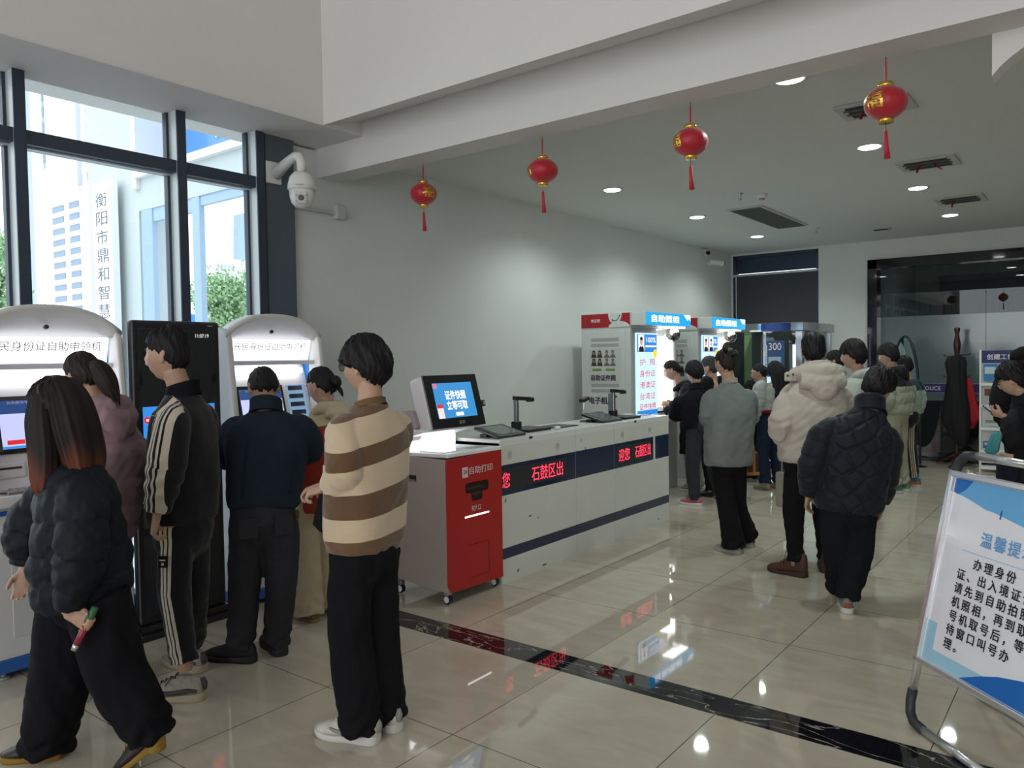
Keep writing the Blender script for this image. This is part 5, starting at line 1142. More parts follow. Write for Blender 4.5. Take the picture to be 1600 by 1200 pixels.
class Person:
    def __init__(s, label, loc, face, H, joints=None, vox=.008, skin=None, head_turn=(0, 0, 0), seed=1, curl=.45, hands=(1, 1), hand_dir=None, eyes=False, build=1.0, group=None):
        s.o = np.array((loc[0], loc[1], 0.0)); f = nrm_((face[0], face[1], 0)); s.f = f; s.r = np.cross(f, (0, 0, 1.0)); s.H = H; s.k = k = H/1.72; s.vox = vox; s.seed = seed; s.b = build
        s.D = float(s.o@HF)
        d = dict(pel=(0, 0, .95), chest=(0, -.015, 1.25), neck=(0, -.03, 1.445), head=(0, .012, 1.605), shL=(-.175, -.025, 1.395), shR=(.175, -.025, 1.395), elL=(-.225, -.04, 1.115), elR=(.225, -.04, 1.115),
                 wrL=(-.235, .04, .87), wrR=(.235, .04, .87), hiL=(-.09, 0, .92), hiR=(.09, 0, .92), knL=(-.10, .015, .49), knR=(.10, .015, .49), anL=(-.105, -.03, .085), anR=(.105, -.03, .085))
        J = {n: s.L(*(np.array(v)*k)) for n, v in d.items()}
        s.J = J; s.px = set()
        j2 = dict(joints or {})
        if 'lean' in j2:
            a, b = j2.pop('lean')  # forward and sideways lean of the trunk (radians)
            for n in ('chest', 'neck', 'head', 'shL', 'shR', 'elL', 'elR', 'wrL', 'wrR'):
                v = J[n]-J['pel']; h = v[2]; J[n] = J[n]+s.f*math.sin(a)*h+s.r*math.sin(b)*h+np.array((0, 0, h*(math.cos(a)*math.cos(b)-1)))
        for n, v in j2.items():
            J[n] = s.P(*v[1:]) if v[0] == 'p' else s.L(*(np.array(v[1:])*k))
        hf = nrm_(s.f*math.cos(head_turn[0])-s.r*math.sin(head_turn[0]))  # positive turn = to their left
        hr = np.cross(hf, (0, 0, 1.0)); hu = np.array((0, 0, 1.0)); a = head_turn[1]  # positive = chin down
        hf, hu = hf*math.cos(a)-hu*math.sin(a), hu*math.cos(a)+hf*math.sin(a)
        a = head_turn[2]; hr, hu = hr*math.cos(a)-hu*math.sin(a), hu*math.cos(a)+hr*math.sin(a)   # positive = tilts to their right
        s.R = np.stack([hr, hf, hu], 1); s.hs = k*(1.0 if H > 1.53 else 1.09)
        s.skin = skin or SKIN
        mb = MB()
        D, _, _ = dirs(72, 60); Q = J['head']+(head_fn(D.reshape(-1, 3))*s.hs)@s.R.T; Q = Q.reshape(60, 72, 3); mb.loft([list(q) for q in Q])
        for sg in (-1, 1):
            e = [(.070, .0, -.004), (.079, -.012, .0), (.083, -.016, .004), (.078, -.016, .004)]
            for (dx, dy, dz, a_, b_, c_) in ((.0765, -.012, -.002, .007, .015, .029), (.079, -.016, .010, .008, .015, .018), (.077, -.008, -.026, .007, .009, .010)):
                R_ = s.R; cc = J['head']+R_@(np.array((sg*dx, dy, dz))*s.hs)
                rings = []
                for t in np.linspace(.05, math.pi-.05, 9): rings.append([cc+R_@(np.array((a_*math.sin(t)*math.cos(u), b_*math.sin(t)*math.sin(u), c_*math.cos(t)))*s.hs) for u in np.linspace(0, 2*math.pi, 12, endpoint=False)])
                mb.loft(rings)
        nk = J['head']+s.R@(np.array((0, -.022, -.065))*s.hs)
        limb(mb, [nk, (nk+J['neck'])/2, J['neck']-np.array((0, 0, .04))], np.array([.052, .050, .062])*k, 20)
        axs = nrm_(J['shR']-J['shL'])
        limb(mb, [J['pel']-np.array((0, 0, .06)), J['pel'], (J['pel']+J['chest'])/2, J['chest'], (J['chest']+J['neck'])/2, J['neck']-np.array((0, 0, .02))], np.array([(.13, .09), (.15, .10), (.125, .085), (.145, .10), (.13, .08), (.05, .05)])*k, 22, flat=axs)
        for sd in 'LR':
            lo = np.array((0, 0, .06*k)); limb(mb, [J['sh'+sd]*.85+J['neck']*.15-lo*1.3, J['sh'+sd]-lo, J['el'+sd], (J['el'+sd]+J['wr'+sd])/2, J['wr'+sd]], np.array([.044, .044, .040, .036, .026])*k, 14)
            limb(mb, [J['hi'+sd]+np.array((0, 0, .03)), J['hi'+sd]*.6+J['kn'+sd]*.4, J['kn'+sd], J['kn'+sd]*.6+J['an'+sd]*.4, J['an'+sd], J['an'+sd]-np.array((0, 0, .035))], np.array([.075, .068, .050, .048, .034, .034])*k, 14)
        for i, sd in enumerate('LR'):
            if not hands[i]: continue
            hd = (hand_dir or {}).get(sd, {}); fd = nrm_(J['wr'+sd]-J['el'+sd]); inward = s.r*(1 if sd == 'L' else -1)
            hand(mb, J['wr'+sd]+nrm_(hd.get('d', fd))*.012, hd.get('d', fd), hd.get('n', inward*.8-s.f*.35), hd.get('t', s.f), hd.get('curl', curl), k*.98)
        me = fuse(mb, 'person', vox if vox < .006 else .006, 1)
        P, N = mesh_arrays(me); me.vertices.foreach_set('co', (P-s.o).ravel()); me.update()
        s.root = bpy.data.objects.new('person', me); me.materials.append(s.skin); col.objects.link(s.root); s.root.location = s.o
        me.polygons.foreach_set('use_smooth', [True]*len(me.polygons))
        tag(s.root, label, 'person', group)
        if eyes:
            for sg in (-1, 1):
                c = J['head']+s.R@(np.array((sg*.031, .0700, .009))*s.hs)
                e = MB().ball(c, .0118*s.hs, 16, 12).build('eye', EYE_W, s.root, smooth=True)
                c2 = c+s.R@(np.array((0, .0092, 0))*s.hs); MB().ball(c2, .0046*s.hs, 12, 8).build('iris', IRIS, e, smooth=True)
                pts = [J['head']+s.R@(np.array((sg*x, y, z))*s.hs) for x, y, z in ((.014, .0925, .026), (.028, .0925, .031), (.044, .0815, .027))]
                MB().tube(chaikin(pts, 1), .0035*s.hs, 8).build('eyebrow', HAIR, s.root, smooth=True)
    def L(s, x, y, z): return s.o+s.r*x+s.f*y+np.array((0, 0, z))
    def P(s, px, py, dd=0.0): return atD(px, py, s.D+dd)
    def hd(s, x, y, z): return s.J['head']+s.R@(np.array((x, y, z))*s.hs)
    # hair -------------------------------------------------------------
    def hair(s, style, mat=None, extra=None, tip=None, label=None):
        mb = MB(); hair_shell(mb, s.J['head'], s.R, s.hs, style, s.seed)
        if extra: extra(mb)
        o = mb.build('hair', mat or HAIR, s.root, smooth=True)
        if tip:
            me = o.data; P, _ = mesh_arrays(me); attr(me, 'tip', sstep(tip[0], tip[1], P[:, 2]+.03*np.sin(P[:, 0]*40)+.03*np.sin(P[:, 1]*53)))
        if label: o['label'] = label
        return o
    # garments -----------------------------------------------------------
    def top(s, name, mat, rings, sleeves=None, vox=None, hem=0.0, smooth=2, fold=.006, folds=5, puff=None, quilt=None, pat=None, label=None, extra=None, sl_it=2, seed=None):
        """rings: (u along hem..neck, half width, half depth, shift forward); sleeves: radii at shoulder, upper, elbow, fore, cuff"""
        J, k = s.J, s.k; vox = vox or s.vox; mb = MB()
        ax1 = nrm_(J['shR']-J['shL']); ax0 = s.r
        up0 = nrm_(J['chest']-J['pel'])
        hemp = J['pel']-(np.array((0, 0, 1.0))*.75+up0*.25)*(-hem) if hem < 0 else J['pel']+up0*hem
        spine = chaikin([hemp]+([J['pel']] if hem < -.04 else [])+[J['chest'], J['neck']], 2)
        acc = np.r_[0, np.cumsum(np.linalg.norm(np.diff(spine, axis=0), axis=1))]; acc /= acc[-1]
        at_ = lambda u: np.array([np.interp(u, acc, spine[:, i]) for i in range(3)])
        R_ = []
        US = np.array([q[0] for q in rings]); V = np.array([q[1:4] if len(q) > 3 else (q[1], q[2], 0) for q in rings], float)
        for u in np.unique(np.r_[US, np.linspace(0, 1, 22)]):
            v = [np.interp(u, US, V[:, i]) for i in range(3)]; c = at_(u); t = nrm_(at_(min(u+.05, 1))-at_(max(u-.05, 0))); ax = nrm_(ax0*(1-sstep(.2, .8, u))+ax1*sstep(.2, .8, u)); ax = nrm_(ax-t*(ax@t)*.6); fw = nrm_(np.cross(np.array((0, 0, 1.0))*.5+t*.5, ax))
            e = 2/2.5
            R_.append([c+fw*v[2]*k+ax*v[0]*k*s.b*math.copysign(abs(math.cos(a))**e, math.cos(a))+fw*v[1]*k*s.b*math.copysign(abs(math.sin(a))**e, math.sin(a)) for a in np.linspace(0, 2*math.pi, 40, endpoint=False)])
        mb.loft(R_)
        lines = [(spine, .17*k)]
        if sleeves is not None:
            for sd in 'LR':
                sr = sleeves[sd] if isinstance(sleeves, dict) else sleeves
                sh, el, wr = J['sh'+sd]-np.array((0, 0, max(sr[0]-.048, 0)*.95*k)), J['el'+sd], J['wr'+sd]; ce = sr[5] if len(sr) > 5 else .97
                pts = [sh+(J['neck']-np.array((0, 0, .10*k))-sh)*.40, sh+(el-sh)*.04, sh*.5+el*.5, el, el*.5+wr*.5, el+(wr-el)*ce]
                limb(mb, pts, np.array([sr[0]*.72, sr[0]*.93, sr[1], sr[2], sr[3], sr[4]])*k, 20, sl_it); lines.append((np.array([sh, sh*.5+el*.5, el, wr]), sr[1]*k))
        if extra: extra(mb, lines)
        me = fuse(mb, name, vox, smooth+3); P, N = mesh_arrays(me); idx, S, Rv, T = nearest(P, lines)
        sd_ = seed if seed is not None else s.seed; d = np.zeros(len(P))
        if fold:
            Q = P.copy(); Q[:, 2] *= .55
            d += fold*cnoise(Q, folds, sd_)+fold*.45*cnoise(P, folds*2.3, sd_+9)
            if sleeves is not None:   # gathered rings near the elbows and cuffs
                m = idx > 0
                d[m] += (fold*.8*np.sin(S[m]*90+2.5*np.sin(Rv[m]@np.array((30., 17., 9.)))))*np.exp(-((S[m]-.30*k)/.10)**2)
        if puff:
            sp, am = puff[:2]; w = S/sp+.10*np.sin(S*7+idx*2)+.05*cnoise(P, 4, sd_+3); d += am*(np.abs(np.sin(math.pi*w))**.55-.6)+am*.28*cnoise(P, 13, sd_+4)
        if quilt:
            ang = np.arctan2(Rv@s.f, Rv@ax1); uu = ang*.19/quilt[0]; vv = S/quilt[0]
            q1 = np.abs(((uu*1.1+vv*1.35)+.08*np.sin(vv*9)) % 1-.5); q2 = np.abs(((uu*1.1-vv*1.35)+.08*np.sin(vv*7)) % 1-.5); q = np.minimum(.5-q1, .5-q2)
            dq = quilt[1]*(sstep(0, .16, q)-.75); w = S/.10; ds = quilt[1]*.8*(np.abs(np.sin(math.pi*w))**.5-.6); d += np.where(idx == 0, dq, ds)
        P = P+N*d[:, None]; me.vertices.foreach_set('co', P.ravel())
        if pat is not None: attr(me, 'pat', pat(P, idx, S, Rv, T))
        me.polygons.foreach_set('use_smooth', [True]*len(me.polygons)); me.update()
        o = link(name, me, mat, s.root)
        if label: o['label'] = label
        s.last = (P, idx, S); return o
    def trousers(s, mat, r=(.10, .085, .075, .07), waist=(.165, .115), top=.10, name='trousers', vox=None, fold=.007, folds=6, pat=None, label=None, flare=None, drop=0.0, seat=1.0, seed=None, cuffz=None):
        J, k = s.J, s.k; vox = vox or s.vox; mb = MB(); ax = s.r
        p = J['pel']; R_ = []
        for (z, a, b, dy) in ((top, waist[0]*.93, waist[1]*.95, 0), (.04, waist[0], waist[1], -.005), (-.04, waist[0]*1.02, waist[1]*1.08*seat, -.012), (-.10, waist[0]*.97, waist[1]*.95, -.008), (-.15, waist[0]*.80, waist[1]*.72, -.004), (-.19, waist[0]*.5, waist[1]*.5, 0)):
            R_.append([p+np.array((0, 0, z*k))+s.f*dy*k+ax*a*k*math.cos(t)+s.f*b*k*math.sin(t) for t in np.linspace(0, 2*math.pi, 32, endpoint=False)])
        mb.loft(R_); lines = []
        for sd in 'LR':
            hi, kn, an = J['hi'+sd], J['kn'+sd], J['an'+sd].copy(); end = an+nrm_(an-kn)*(drop*k)
            pts = [hi+np.array((0, 0, .0)), hi*.75+kn*.25, hi*.4+kn*.6, kn, kn*.5+an*.5, end]; rr = [r[0], r[0]*.98, (r[0]+r[1])/2, r[1], r[2], r[3]]
            limb(mb, pts, np.array(rr)*k, 20, 2); lines.append((np.array([hi, kn, end]), r[1]*k))
        me = fuse(mb, name, vox, 7); P, N = mesh_arrays(me); idx, S, Rv, T = nearest(P, lines); sd_ = (seed or s.seed)+31; d = np.zeros(len(P))
        Q = P.copy(); Q[:, 2] *= .35; d += fold*cnoise(Q, folds, sd_)+fold*.5*cnoise(P, folds*2, sd_+1)
        Ll = np.array([np.linalg.norm(l[0][1]-l[0][0])+np.linalg.norm(l[0][2]-l[0][1]) for l in lines])[idx]
        d += fold*.9*np.sin(S*75+2*np.sin(Rv@np.array((25., 31., 11.))))*np.exp(-((Ll-S)/.10)**2)
        P = P+N*d[:, None]; me.vertices.foreach_set('co', P.ravel())
        if pat is not None: attr(me, 'pat', pat(P, idx, S, Rv, T))
        me.polygons.foreach_set('use_smooth', [True]*len(me.polygons)); me.update(); o = link(name, me, mat, s.root)
        if label: o['label'] = label
        return o
    def collar(s, mat, h=.05, r=.075, name='collar', thick=.012, tilt=.25, drop=.02, flare=0, label=None):
        k = s.k; c = s.J['neck']+np.array((0, 0, .0)); ax = nrm_(s.J['shR']-s.J['shL']); fw = nrm_(np.cross((0, 0, 1), ax)); R_ = []
        for (dz, rr) in ((-drop, r*1.12), (0, r*1.02), (h*.6, r), (h, r+flare), (h-.002, r-thick+flare), (0, r-thick), (-drop, r-thick)):
            R_.append([c+np.array((0, 0, 1.0))*(dz-math.sin(a)*tilt*rr)*k+ax*rr*k*1.05*math.cos(a)+fw*rr*k*math.sin(a) for a in np.linspace(0, 2*math.pi, 40, endpoint=False)])
        o = MB().loft(R_, cap=False).build(name, mat, s.root, smooth=True)
        if label: o['label'] = label
        return o
    def hood(s, mat, r=.065, sag=.10, width=.15, name='hood', vox=None, fold=.006, back=.085, rise=.02, point=.07):
        k = s.k; J = s.J; c = J['neck']; ax = nrm_(J['shR']-J['shL']); fw = nrm_(np.cross((0, 0, 1), ax)); U = np.array((0, 0, 1.0)); mb = MB()
        pts = [c+ax*width*.55*k*sg+fw*.075*k-U*.06*k for sg in (-1,)]+[c-ax*width*.8*k+U*(rise-.02)*k-fw*.01*k, c-ax*width*.5*k-fw*back*.8*k+U*rise*k, c-fw*back*k*1.1+U*(rise-.005)*k, c+ax*width*.5*k-fw*back*.8*k+U*rise*k, c+ax*width*.8*k+U*(rise-.02)*k-fw*.01*k, c+ax*width*.55*k+fw*.075*k-U*.06*k]
        limb(mb, pts, np.array([.022, r*.62, r*.85, r*.95, r*.85, r*.62, .022])*k, 16)
        limb(mb, [c-ax*width*.7*k-fw*(back)*k-U*sag*.25*k, c-fw*(back+.03)*k-U*sag*.55*k, c+ax*width*.7*k-fw*back*k-U*sag*.25*k], np.array([r*.75, r*1.0, r*.75])*k, 16)
        limb(mb, [c-fw*(back+.02)*k-U*sag*.3*k, c-fw*(back+.045)*k-U*sag*k, c-fw*(back+.045)*k-U*(sag+point)*k], np.array([(r*1.7, r*.8), (r*1.35, r*.7), (r*.5, r*.35)])*k, 18, flat=ax)
        me = fuse(mb, name, vox or s.vox, 3); P, N = mesh_arrays(me); P = P+N*(fold*cnoise(P, 7, s.seed+5)+fold*.4*cnoise(P, 15, s.seed+6))[:, None]; me.vertices.foreach_set('co', P.ravel())
        me.polygons.foreach_set('use_smooth', [True]*len(me.polygons)); me.update(); return link(name, me, mat, s.root)
    def shoes(s, kind, mats, fdL=None, fdR=None, pitch=(0, 0), size=1.0, labels=(None, None), sock=None, shift=.0):
        for i, sd in enumerate('LR'):
            fd = (fdL, fdR)[i]; fd = s.f if fd is None else fd; a = s.J['an'+sd]
            shoe(s.root, a+nrm_((fd[0], fd[1], 0))*shift, fd, kind, mats, s.k*size*1.0, pitch[i], label=labels[i])
            if sock:
                MB().tube([a-np.array((0, 0, .03)), a+np.array((0, 0, .02)), a+nrm_(s.J['kn'+sd]-a)*.10], np.array([.042, .042, .044])*s.k, 16).build('sock', sock, s.root, smooth=True)
    def band(s, name, mat, sd, t, r, w=.02):
        """a ring around the forearm or a cuff at fraction t of the forearm"""
        e, wv = s.J['el'+sd], s.J['wr'+sd]; d = nrm_(wv-e); c = e+(wv-e)*t; return MB().tube([c-d*w/2, c, c+d*w/2], np.array([r*.98, r, r*.94])*s.k, 20).build(name, mat, s.root, smooth=True)
    def glasses(s, mat, lens=None):
        q = MB()
        for sg in (-1, 1):
            pts = [s.hd(sg*.033+.024*math.cos(a), .100-.004*abs(math.cos(a)), .006+.019*math.sin(a)) for a in np.linspace(0, 2*math.pi, 22)]; q.tube(pts, .0018, 6)
            q.tube([s.hd(sg*.057, .096, .010), s.hd(sg*.074, .06, .012), s.hd(sg*.080, -.01, .012), s.hd(sg*.080, -.03, -.004)], .0018, 6)
        q.tube([s.hd(-.010, .102, .012), s.hd(0, .106, .015), s.hd(.010, .102, .012)], .0018, 6)
        o = q.build('glasses', mat, s.root, smooth=True)
        for sg in (-1, 1):
            MB().prism([(sg*.033+.023*math.cos(a), .006+.018*math.sin(a)) for a in np.linspace(0, 2*math.pi, 20, endpoint=False)], lambda u, v, d: s.hd(u, d, v), .0985, .0990).build('lens', lens or GLASS, o)
        return o
p = lambda px, py, dd=0.0: ('p', px, py, dd)
l = lambda x, y, z: ('l', x, y, z)
def rings(hem, waist, chest, sh=.205, hd=.12, cd=.125, bk=0):
    return [(0, hem, hd), (.25, waist, hd), (.55, chest, cd), (.74, chest*.98, cd*.98), (.84, sh*.92, cd*.86), (.91, sh*.66, cd*.70), (.96, .095, .085), (1.0, .068, .068)]
BLK_T = cm('black_trousers', (.0075, .0075, .009), bump=.15)
RUB_W = M('rubber_white', (.62, .60, .56), .6); SNK_W = M('sneaker_cream_white', (.60, .57, .51), .6, noise=.12, nscale=30); RUB_B = M('rubber_black', (.012, .012, .013), .6); LACE_B = M('lace_black', (.01, .01, .012), .7); LACE_W = M('lace_white', (.7, .68, .62), .7)
GF = M('glasses_black', (.01, .01, .012), .25)

# ---- young man in the striped sweater
A = Person('person with bowl haircut and glasses in brown and cream striped sweater', (-2.44, 2.15), (-1, -.10), 1.655, dict(
    head=p(571, 573, 0), neck=p(578, 632, .0), chest=p(575, 705, 0), pel=p(570, 850, 0), shL=p(536, 655, -.10), shR=p(622, 650, .13), elL=p(540, 742, -.17), wrL=p(514, 762, .06), elR=p(600, 745, .18), wrR=p(510, 757, .24),
    hiL=p(550, 862, -.05), hiR=p(588, 860, .05), knL=p(545, 985, -.06), knR=p(592, 985, .07), anL=l(-.075, -.02, .085), anR=l(.075, -.03, .085)),
    vox=.0052, head_turn=(.12, .05, .0), seed=3, curl=.9, eyes=True, hand_dir={'L': dict(d=(-.75, -.45, -.2), n=(0, .3, -1), t=(-.3, 0, 1)), 'R': dict(d=(-.7, -.7, -.25), n=(.3, .2, -1), t=(0, 0, 1))})
zb = [.66, .850, .945, 1.046, 1.159, 1.238, 1.341, 1.75]
A.top('sweater', cloth_mat('knit_brown_and_cream_stripes', (1, 1, 1), .95, .5, 190, .4, stripes=[(0, '6f543c'), (.142, 'cbb69b'), (.285, '674d37'), (.428, 'cdb89d'), (.571, '674d37'), (.714, 'cbb69b'), (.857, '6a5039')]),
      [(0, .165, .130), (.045, .170, .135), (.07, .178, .142), (.35, .182, .148), (.6, .190, .145), (.76, .190, .135), (.86, .170, .115), (.92, .125, .092), (.97, .085, .078), (1, .068, .068)],
      (.082, .080, .080, .068, .045, .92), vox=.0055, hem=-.015, fold=.006, folds=4, pat=lambda P, i, S, R, T: np.interp(P[:, 2]-np.interp(P[:, 2], [.8, 1.35], [.10, .25])*((P-A.o)@A.r), zb, np.linspace(0, 1, 8)), label='brown and cream striped knit sweater')
A.collar(cm('knit_brown', '75593f', bump=.5, bscale=190), .016, .066, 'neckband', tilt=.30, drop=.012)
A.band('cuff', cm('knit_cream', 'cbb69b', bump=.5, bscale=190), 'L', .93, .042, .04); A.band('cuff', cm('knit_cream', 'cbb69b', bump=.5, bscale=190), 'R', .90, .042, .04)
A.trousers(BLK_T, (.095, .092, .092, .090), (.155, .12), drop=.045, fold=.007, seed=4, vox=.0065)
A.shoes('sneaker', [SNK_W, RUB_W, LACE_W, M('sneaker_panel_grey', '8f8c86', .5)], fdL=(-1, -.32), fdR=(-1, .05), size=1.14)
def side_tufts(mb): pass
A.hair('bowl'); A.glasses(GF)
hj = A.P(521, 800, .06)
o = drape('held_jacket', hj, [(.02, 1.06, .02), (.015, 1.04, .05), (.0, .98, .06), (-.015, .92, .065), (-.035, .86, .065), (-.045, .825, .03)], cm('black_jacket', (.009, .009, .011), bump=.15), 'black folded jacket hanging from the folded arms of the striped sweater person', 'jacket', 12, thick=.8)

# ---- woman walking in the left foreground
B = Person('person with long reddish-tipped hair walking left in navy puffer coat', (-3.12, 1.34), (-.74, -.67), 1.53, dict(
    head=p(88, 640, 0), neck=p(104, 712, .02), chest=p(122, 790, .0), pel=p(130, 905, 0), shL=p(128, 752, -.13), shR=p(95, 745, .14), elL=p(128, 858, -.2), wrL=p(106, 958, -.19), elR=p(50, 822, .16), wrR=p(40, 885, .13),
    hiL=p(150, 930, -.07), hiR=p(112, 930, .07), knL=p(182, 1050, -.05), knR=p(94, 1060, .05), anL=p(243, 1158, -.04), anR=p(70, 1178, .05)), vox=.0058, head_turn=(.05, .12, .06), seed=5, curl=.8, eyes=False,
    hand_dir={'L': dict(d=(.60, .50, -.40), n=(.67, -.74, 0), t=(.26, .23, .78), curl=1.05), 'R': dict(curl=.5)})
NAVYP = cm('navy_puffer', (.010, .0125, .018), rough=.6, bump=.1)
B.top('puffer_coat', NAVYP, [(0, .205, .165), (.06, .22, .175), (.3, .23, .18), (.6, .225, .17), (.78, .205, .15), (.87, .17, .12), (.93, .12, .10), (1, .085, .085)], {'L': (.098, .10, .098, .085, .055, .90), 'R': (.10, .112, .118, .105, .062, .97)}, hem=-.085, fold=.004, puff=(.115, .013), seed=6)
B.collar(NAVYP, .07, .085, 'collar', thick=.02)
B.trousers(cm('wide_black_trousers', (.007, .007, .009), bump=.15), (.135, .125, .115, .100), (.17, .14), drop=-.02, fold=.010, folds=5, vox=.007)
SHD = M('shoe_dark_brown', '2a1a1c', .5); SHY = M('shoe_mustard', '8a6a1c', .6)
B.shoes('sneaker', [SHD, SHY, M('lace_mustard', '8a6a1c', .7)], fdL=(-.8, -.55), fdR=(-.74, -.67), pitch=(.62, .0), size=.98, sock=M('sock_mustard', 'a8873a', .8))
f_, r_ = B.R[:, 1], B.R[:, 0]
def longhair(mb):
    strand_tube(mb, [B.hd(0, -.02, .10), B.hd(0, -.045, .04), B.hd(.0, -.055, -.05), B.hd(.005, -.065, -.14), B.hd(.012, -.075, -.22), B.hd(.02, -.08, -.30)], np.array([(.06, .05), (.095, .075), (.108, .085), (.112, .08), (.118, .07), (.105, .04)]), flat=r_, seed=2, amp=.035)
    strand_tube(mb, [B.hd(-.065, .02, .06), B.hd(-.078, .03, -.02), B.hd(-.080, .03, -.10), B.hd(-.085, .03, -.20), B.hd(-.095, .045, -.29), B.hd(-.10, .06, -.345)], np.array([(.02, .03), (.028, .05), (.032, .052), (.038, .05), (.03, .04), (.008, .012)]), flat=r_, seed=3, n=40)
    strand_tube(mb, [B.hd(.07, .0, .06), B.hd(.085, .0, -.03), B.hd(.095, -.01, -.12), B.hd(.115, -.02, -.21), B.hd(.135, -.03, -.28), B.hd(.145, -.03, -.33)], np.array([(.02, .03), (.03, .05), (.034, .055), (.036, .05), (.03, .04), (.008, .012)]), flat=r_, seed=4, n=40)
hz = B.J['head'][2]
B.hair('long', HAIR_RED, longhair, tip=(hz-.12, hz-.30), label='long dark hair with reddish brown tips')
c = B.J['wrL']+np.array((.0, -.0, -.075)); d = nrm_((-.25, -.25, 1.0)); e = empty('drink_bottle', c, 'small bottle with green top held in the walking person\'s left hand', 'bottle')
e.location = c
hd_ = nrm_((.60, .50, -.40)); hn_ = nrm_((.67, -.74, 0)); d = np.cross(hd_, hn_); d = d if d[2] > 0 else -d; c = B.J['wrL']+hd_*.085+hn_*.027-d*.012
MB().tube([c-d*.085, c-d*.06], .0115, 14).build('bottle_base', STEEL, e, smooth=True); MB().tube([c-d*.062, c-d*.03, c+d*.03], .0125, 14).build('bottle_body', M('bottle_red', '8c2233', .35), e, smooth=True); MB().tube([c+d*.03, c+d*.085], [.0145, .012], 14).build('bottle_cap', M('bottle_green', '2f6a44', .4), e, smooth=True)

# ---- woman in mauve puffer at the nearer kiosk
C = Person('person with dark ponytail in hooded mauve puffer jacket using the nearer kiosk', (-3.80, 1.66), (-1, .05), 1.58, dict(head=p(131, 587, 0), neck=p(152, 640, .0), chest=p(168, 715, 0), shL=p(125, 665, -.12), shR=p(190, 660, .13), elR=p(203, 745, .10), wrR=p(175, 745, .38), elL=p(120, 740, -.1), wrL=p(110, 745, .2)),
    vox=.0072, head_turn=(.15, .15, -.15), seed=8, curl=.6)
MAU = cm('mauve_puffer', '9c8187', rough=.7, bump=.1)
C.top('puffer_jacket', MAU, [(0, .20, .16), (.08, .225, .18), (.4, .225, .18), (.7, .215, .165), (.84, .18, .13), (.92, .12, .10), (1, .085, .085)], (.095, .10, .095, .08, .05), hem=-.16, fold=.005, puff=(.12, .010))
C.hood(MAU, r=.072, sag=.11, width=.15, back=.10, point=.05)
C.trousers(cm('charcoal_trousers', (.015, .015, .018)), (.09, .07, .062, .06))
C.shoes('sneaker', [M('shoe_grey', '55555a', .6), RUB_W, LACE_W])
C.hair('tied', HAIR_B, lambda mb: strand_tube(mb, [C.hd(.0, -.085, .035), C.hd(.0, -.13, .035), C.hd(.005, -.165, -.02), C.hd(.01, -.185, -.10), C.hd(.012, -.20, -.19)], [.018, .034, .046, .038, .010], seed=6, n=44))
tk = MB(); tp = C.P(199, 815, .0); tk.obox(tp, C.r, C.f, (0, 0, 1), .016, .003, .024); tg = tk.build('pocket_tag', M('tag_yellow', 'c8a52c', .6), C.root); text('2', INKD, tg, tp-C.f*.003, C.r, (0, 0, 1), .012, .02)

# ---- man in the black track suit with stripes
Dp = Person('person in black track suit with cream side stripes by the tall display', (-3.50, 1.93), (-.96, -.10), 1.735, dict(
    head=p(262, 556, .0), neck=p(286, 616, .02), chest=p(288, 700, 0), pel=p(285, 812, 0), shL=p(272, 642, -.13), shR=p(318, 636, .13), elL=p(260, 730, -.20), wrL=p(246, 802, -.21), elR=p(312, 740, .22), wrR=p(262, 775, .35),
    hiL=p(276, 830, -.06), hiR=p(300, 830, .06), knL=p(272, 925, -.08), knR=p(303, 925, .08), anL=p(289, 1035, -.13), anR=p(300, 1003, .22)), vox=.0058, head_turn=(.50, .0, .0), seed=11, curl=.55, eyes=True, hand_dir={'L': dict(n=(.2, .6, 0), t=(-.9, -.2, 0), curl=.8)})
def sleeve_pat(Pn):
    def f(P, i, S, R, T):
        side = nrm_(-Pn.r*.85-Pn.f*.15+np.array((0, 0, .35))); lat = np.cross(T, side); v = np.einsum('ij,ij->i', R, lat/ (np.linalg.norm(lat, axis=1)[:, None]+1e-9)); ok = (i == 1) & (np.einsum('ij,j->i', R, side) > 0)
        top = (i == 0) & (P[:, 2] > Pn.J['shL'][2]-.02) & ((P-Pn.J['neck'])@Pn.r < -.075)
        v2 = (P-Pn.J['shL'])@Pn.f
        v = np.where(top, v2*1.0, v); ok = ok | top
        return np.where(ok, np.clip(.5+v/.26, .01, .99), 0.0)
    return f
CREAM = 'cdc3b2'; KB = (.0085, .0085, .0105)
TR_T = cloth_mat('track_top_black_cream_stripes', (1, 1, 1), .7, .1, 300, .2, stripes=[(0, KB), (.28, CREAM), (.385, KB), (.425, CREAM), (.465, KB), (.525, CREAM), (.565, KB), (.605, CREAM), (.73, KB)])
Dp.top('track_jacket', TR_T, [(0, .155, .112), (.06, .166, .12), (.3, .172, .12), (.6, .185, .122), (.77, .185, .118), (.86, .165, .105), (.92, .12, .09), (1, .072, .072)], {'L': (.082, .080, .080, .07, .05), 'R': (.082, .080, .075, .066, .05)}, hem=.0, fold=.006, folds=4, pat=sleeve_pat(Dp), vox=.0055)
Dp.collar(cm('track_black', KB), .05, .075, 'collar', tilt=.3)
def leg_pat(Pn):
    def f(P, i, S, R, T):
        side = nrm_(-Pn.r*.9-Pn.f*.35); lat = np.cross(T, side); v = np.einsum('ij,ij->i', R, lat/(np.linalg.norm(lat, axis=1)[:, None]+1e-9)); ok = (i == 0) & (R@side > .0)
        return np.where(ok, np.clip(.5+v/.2, .01, .99), 0.0)
    return f
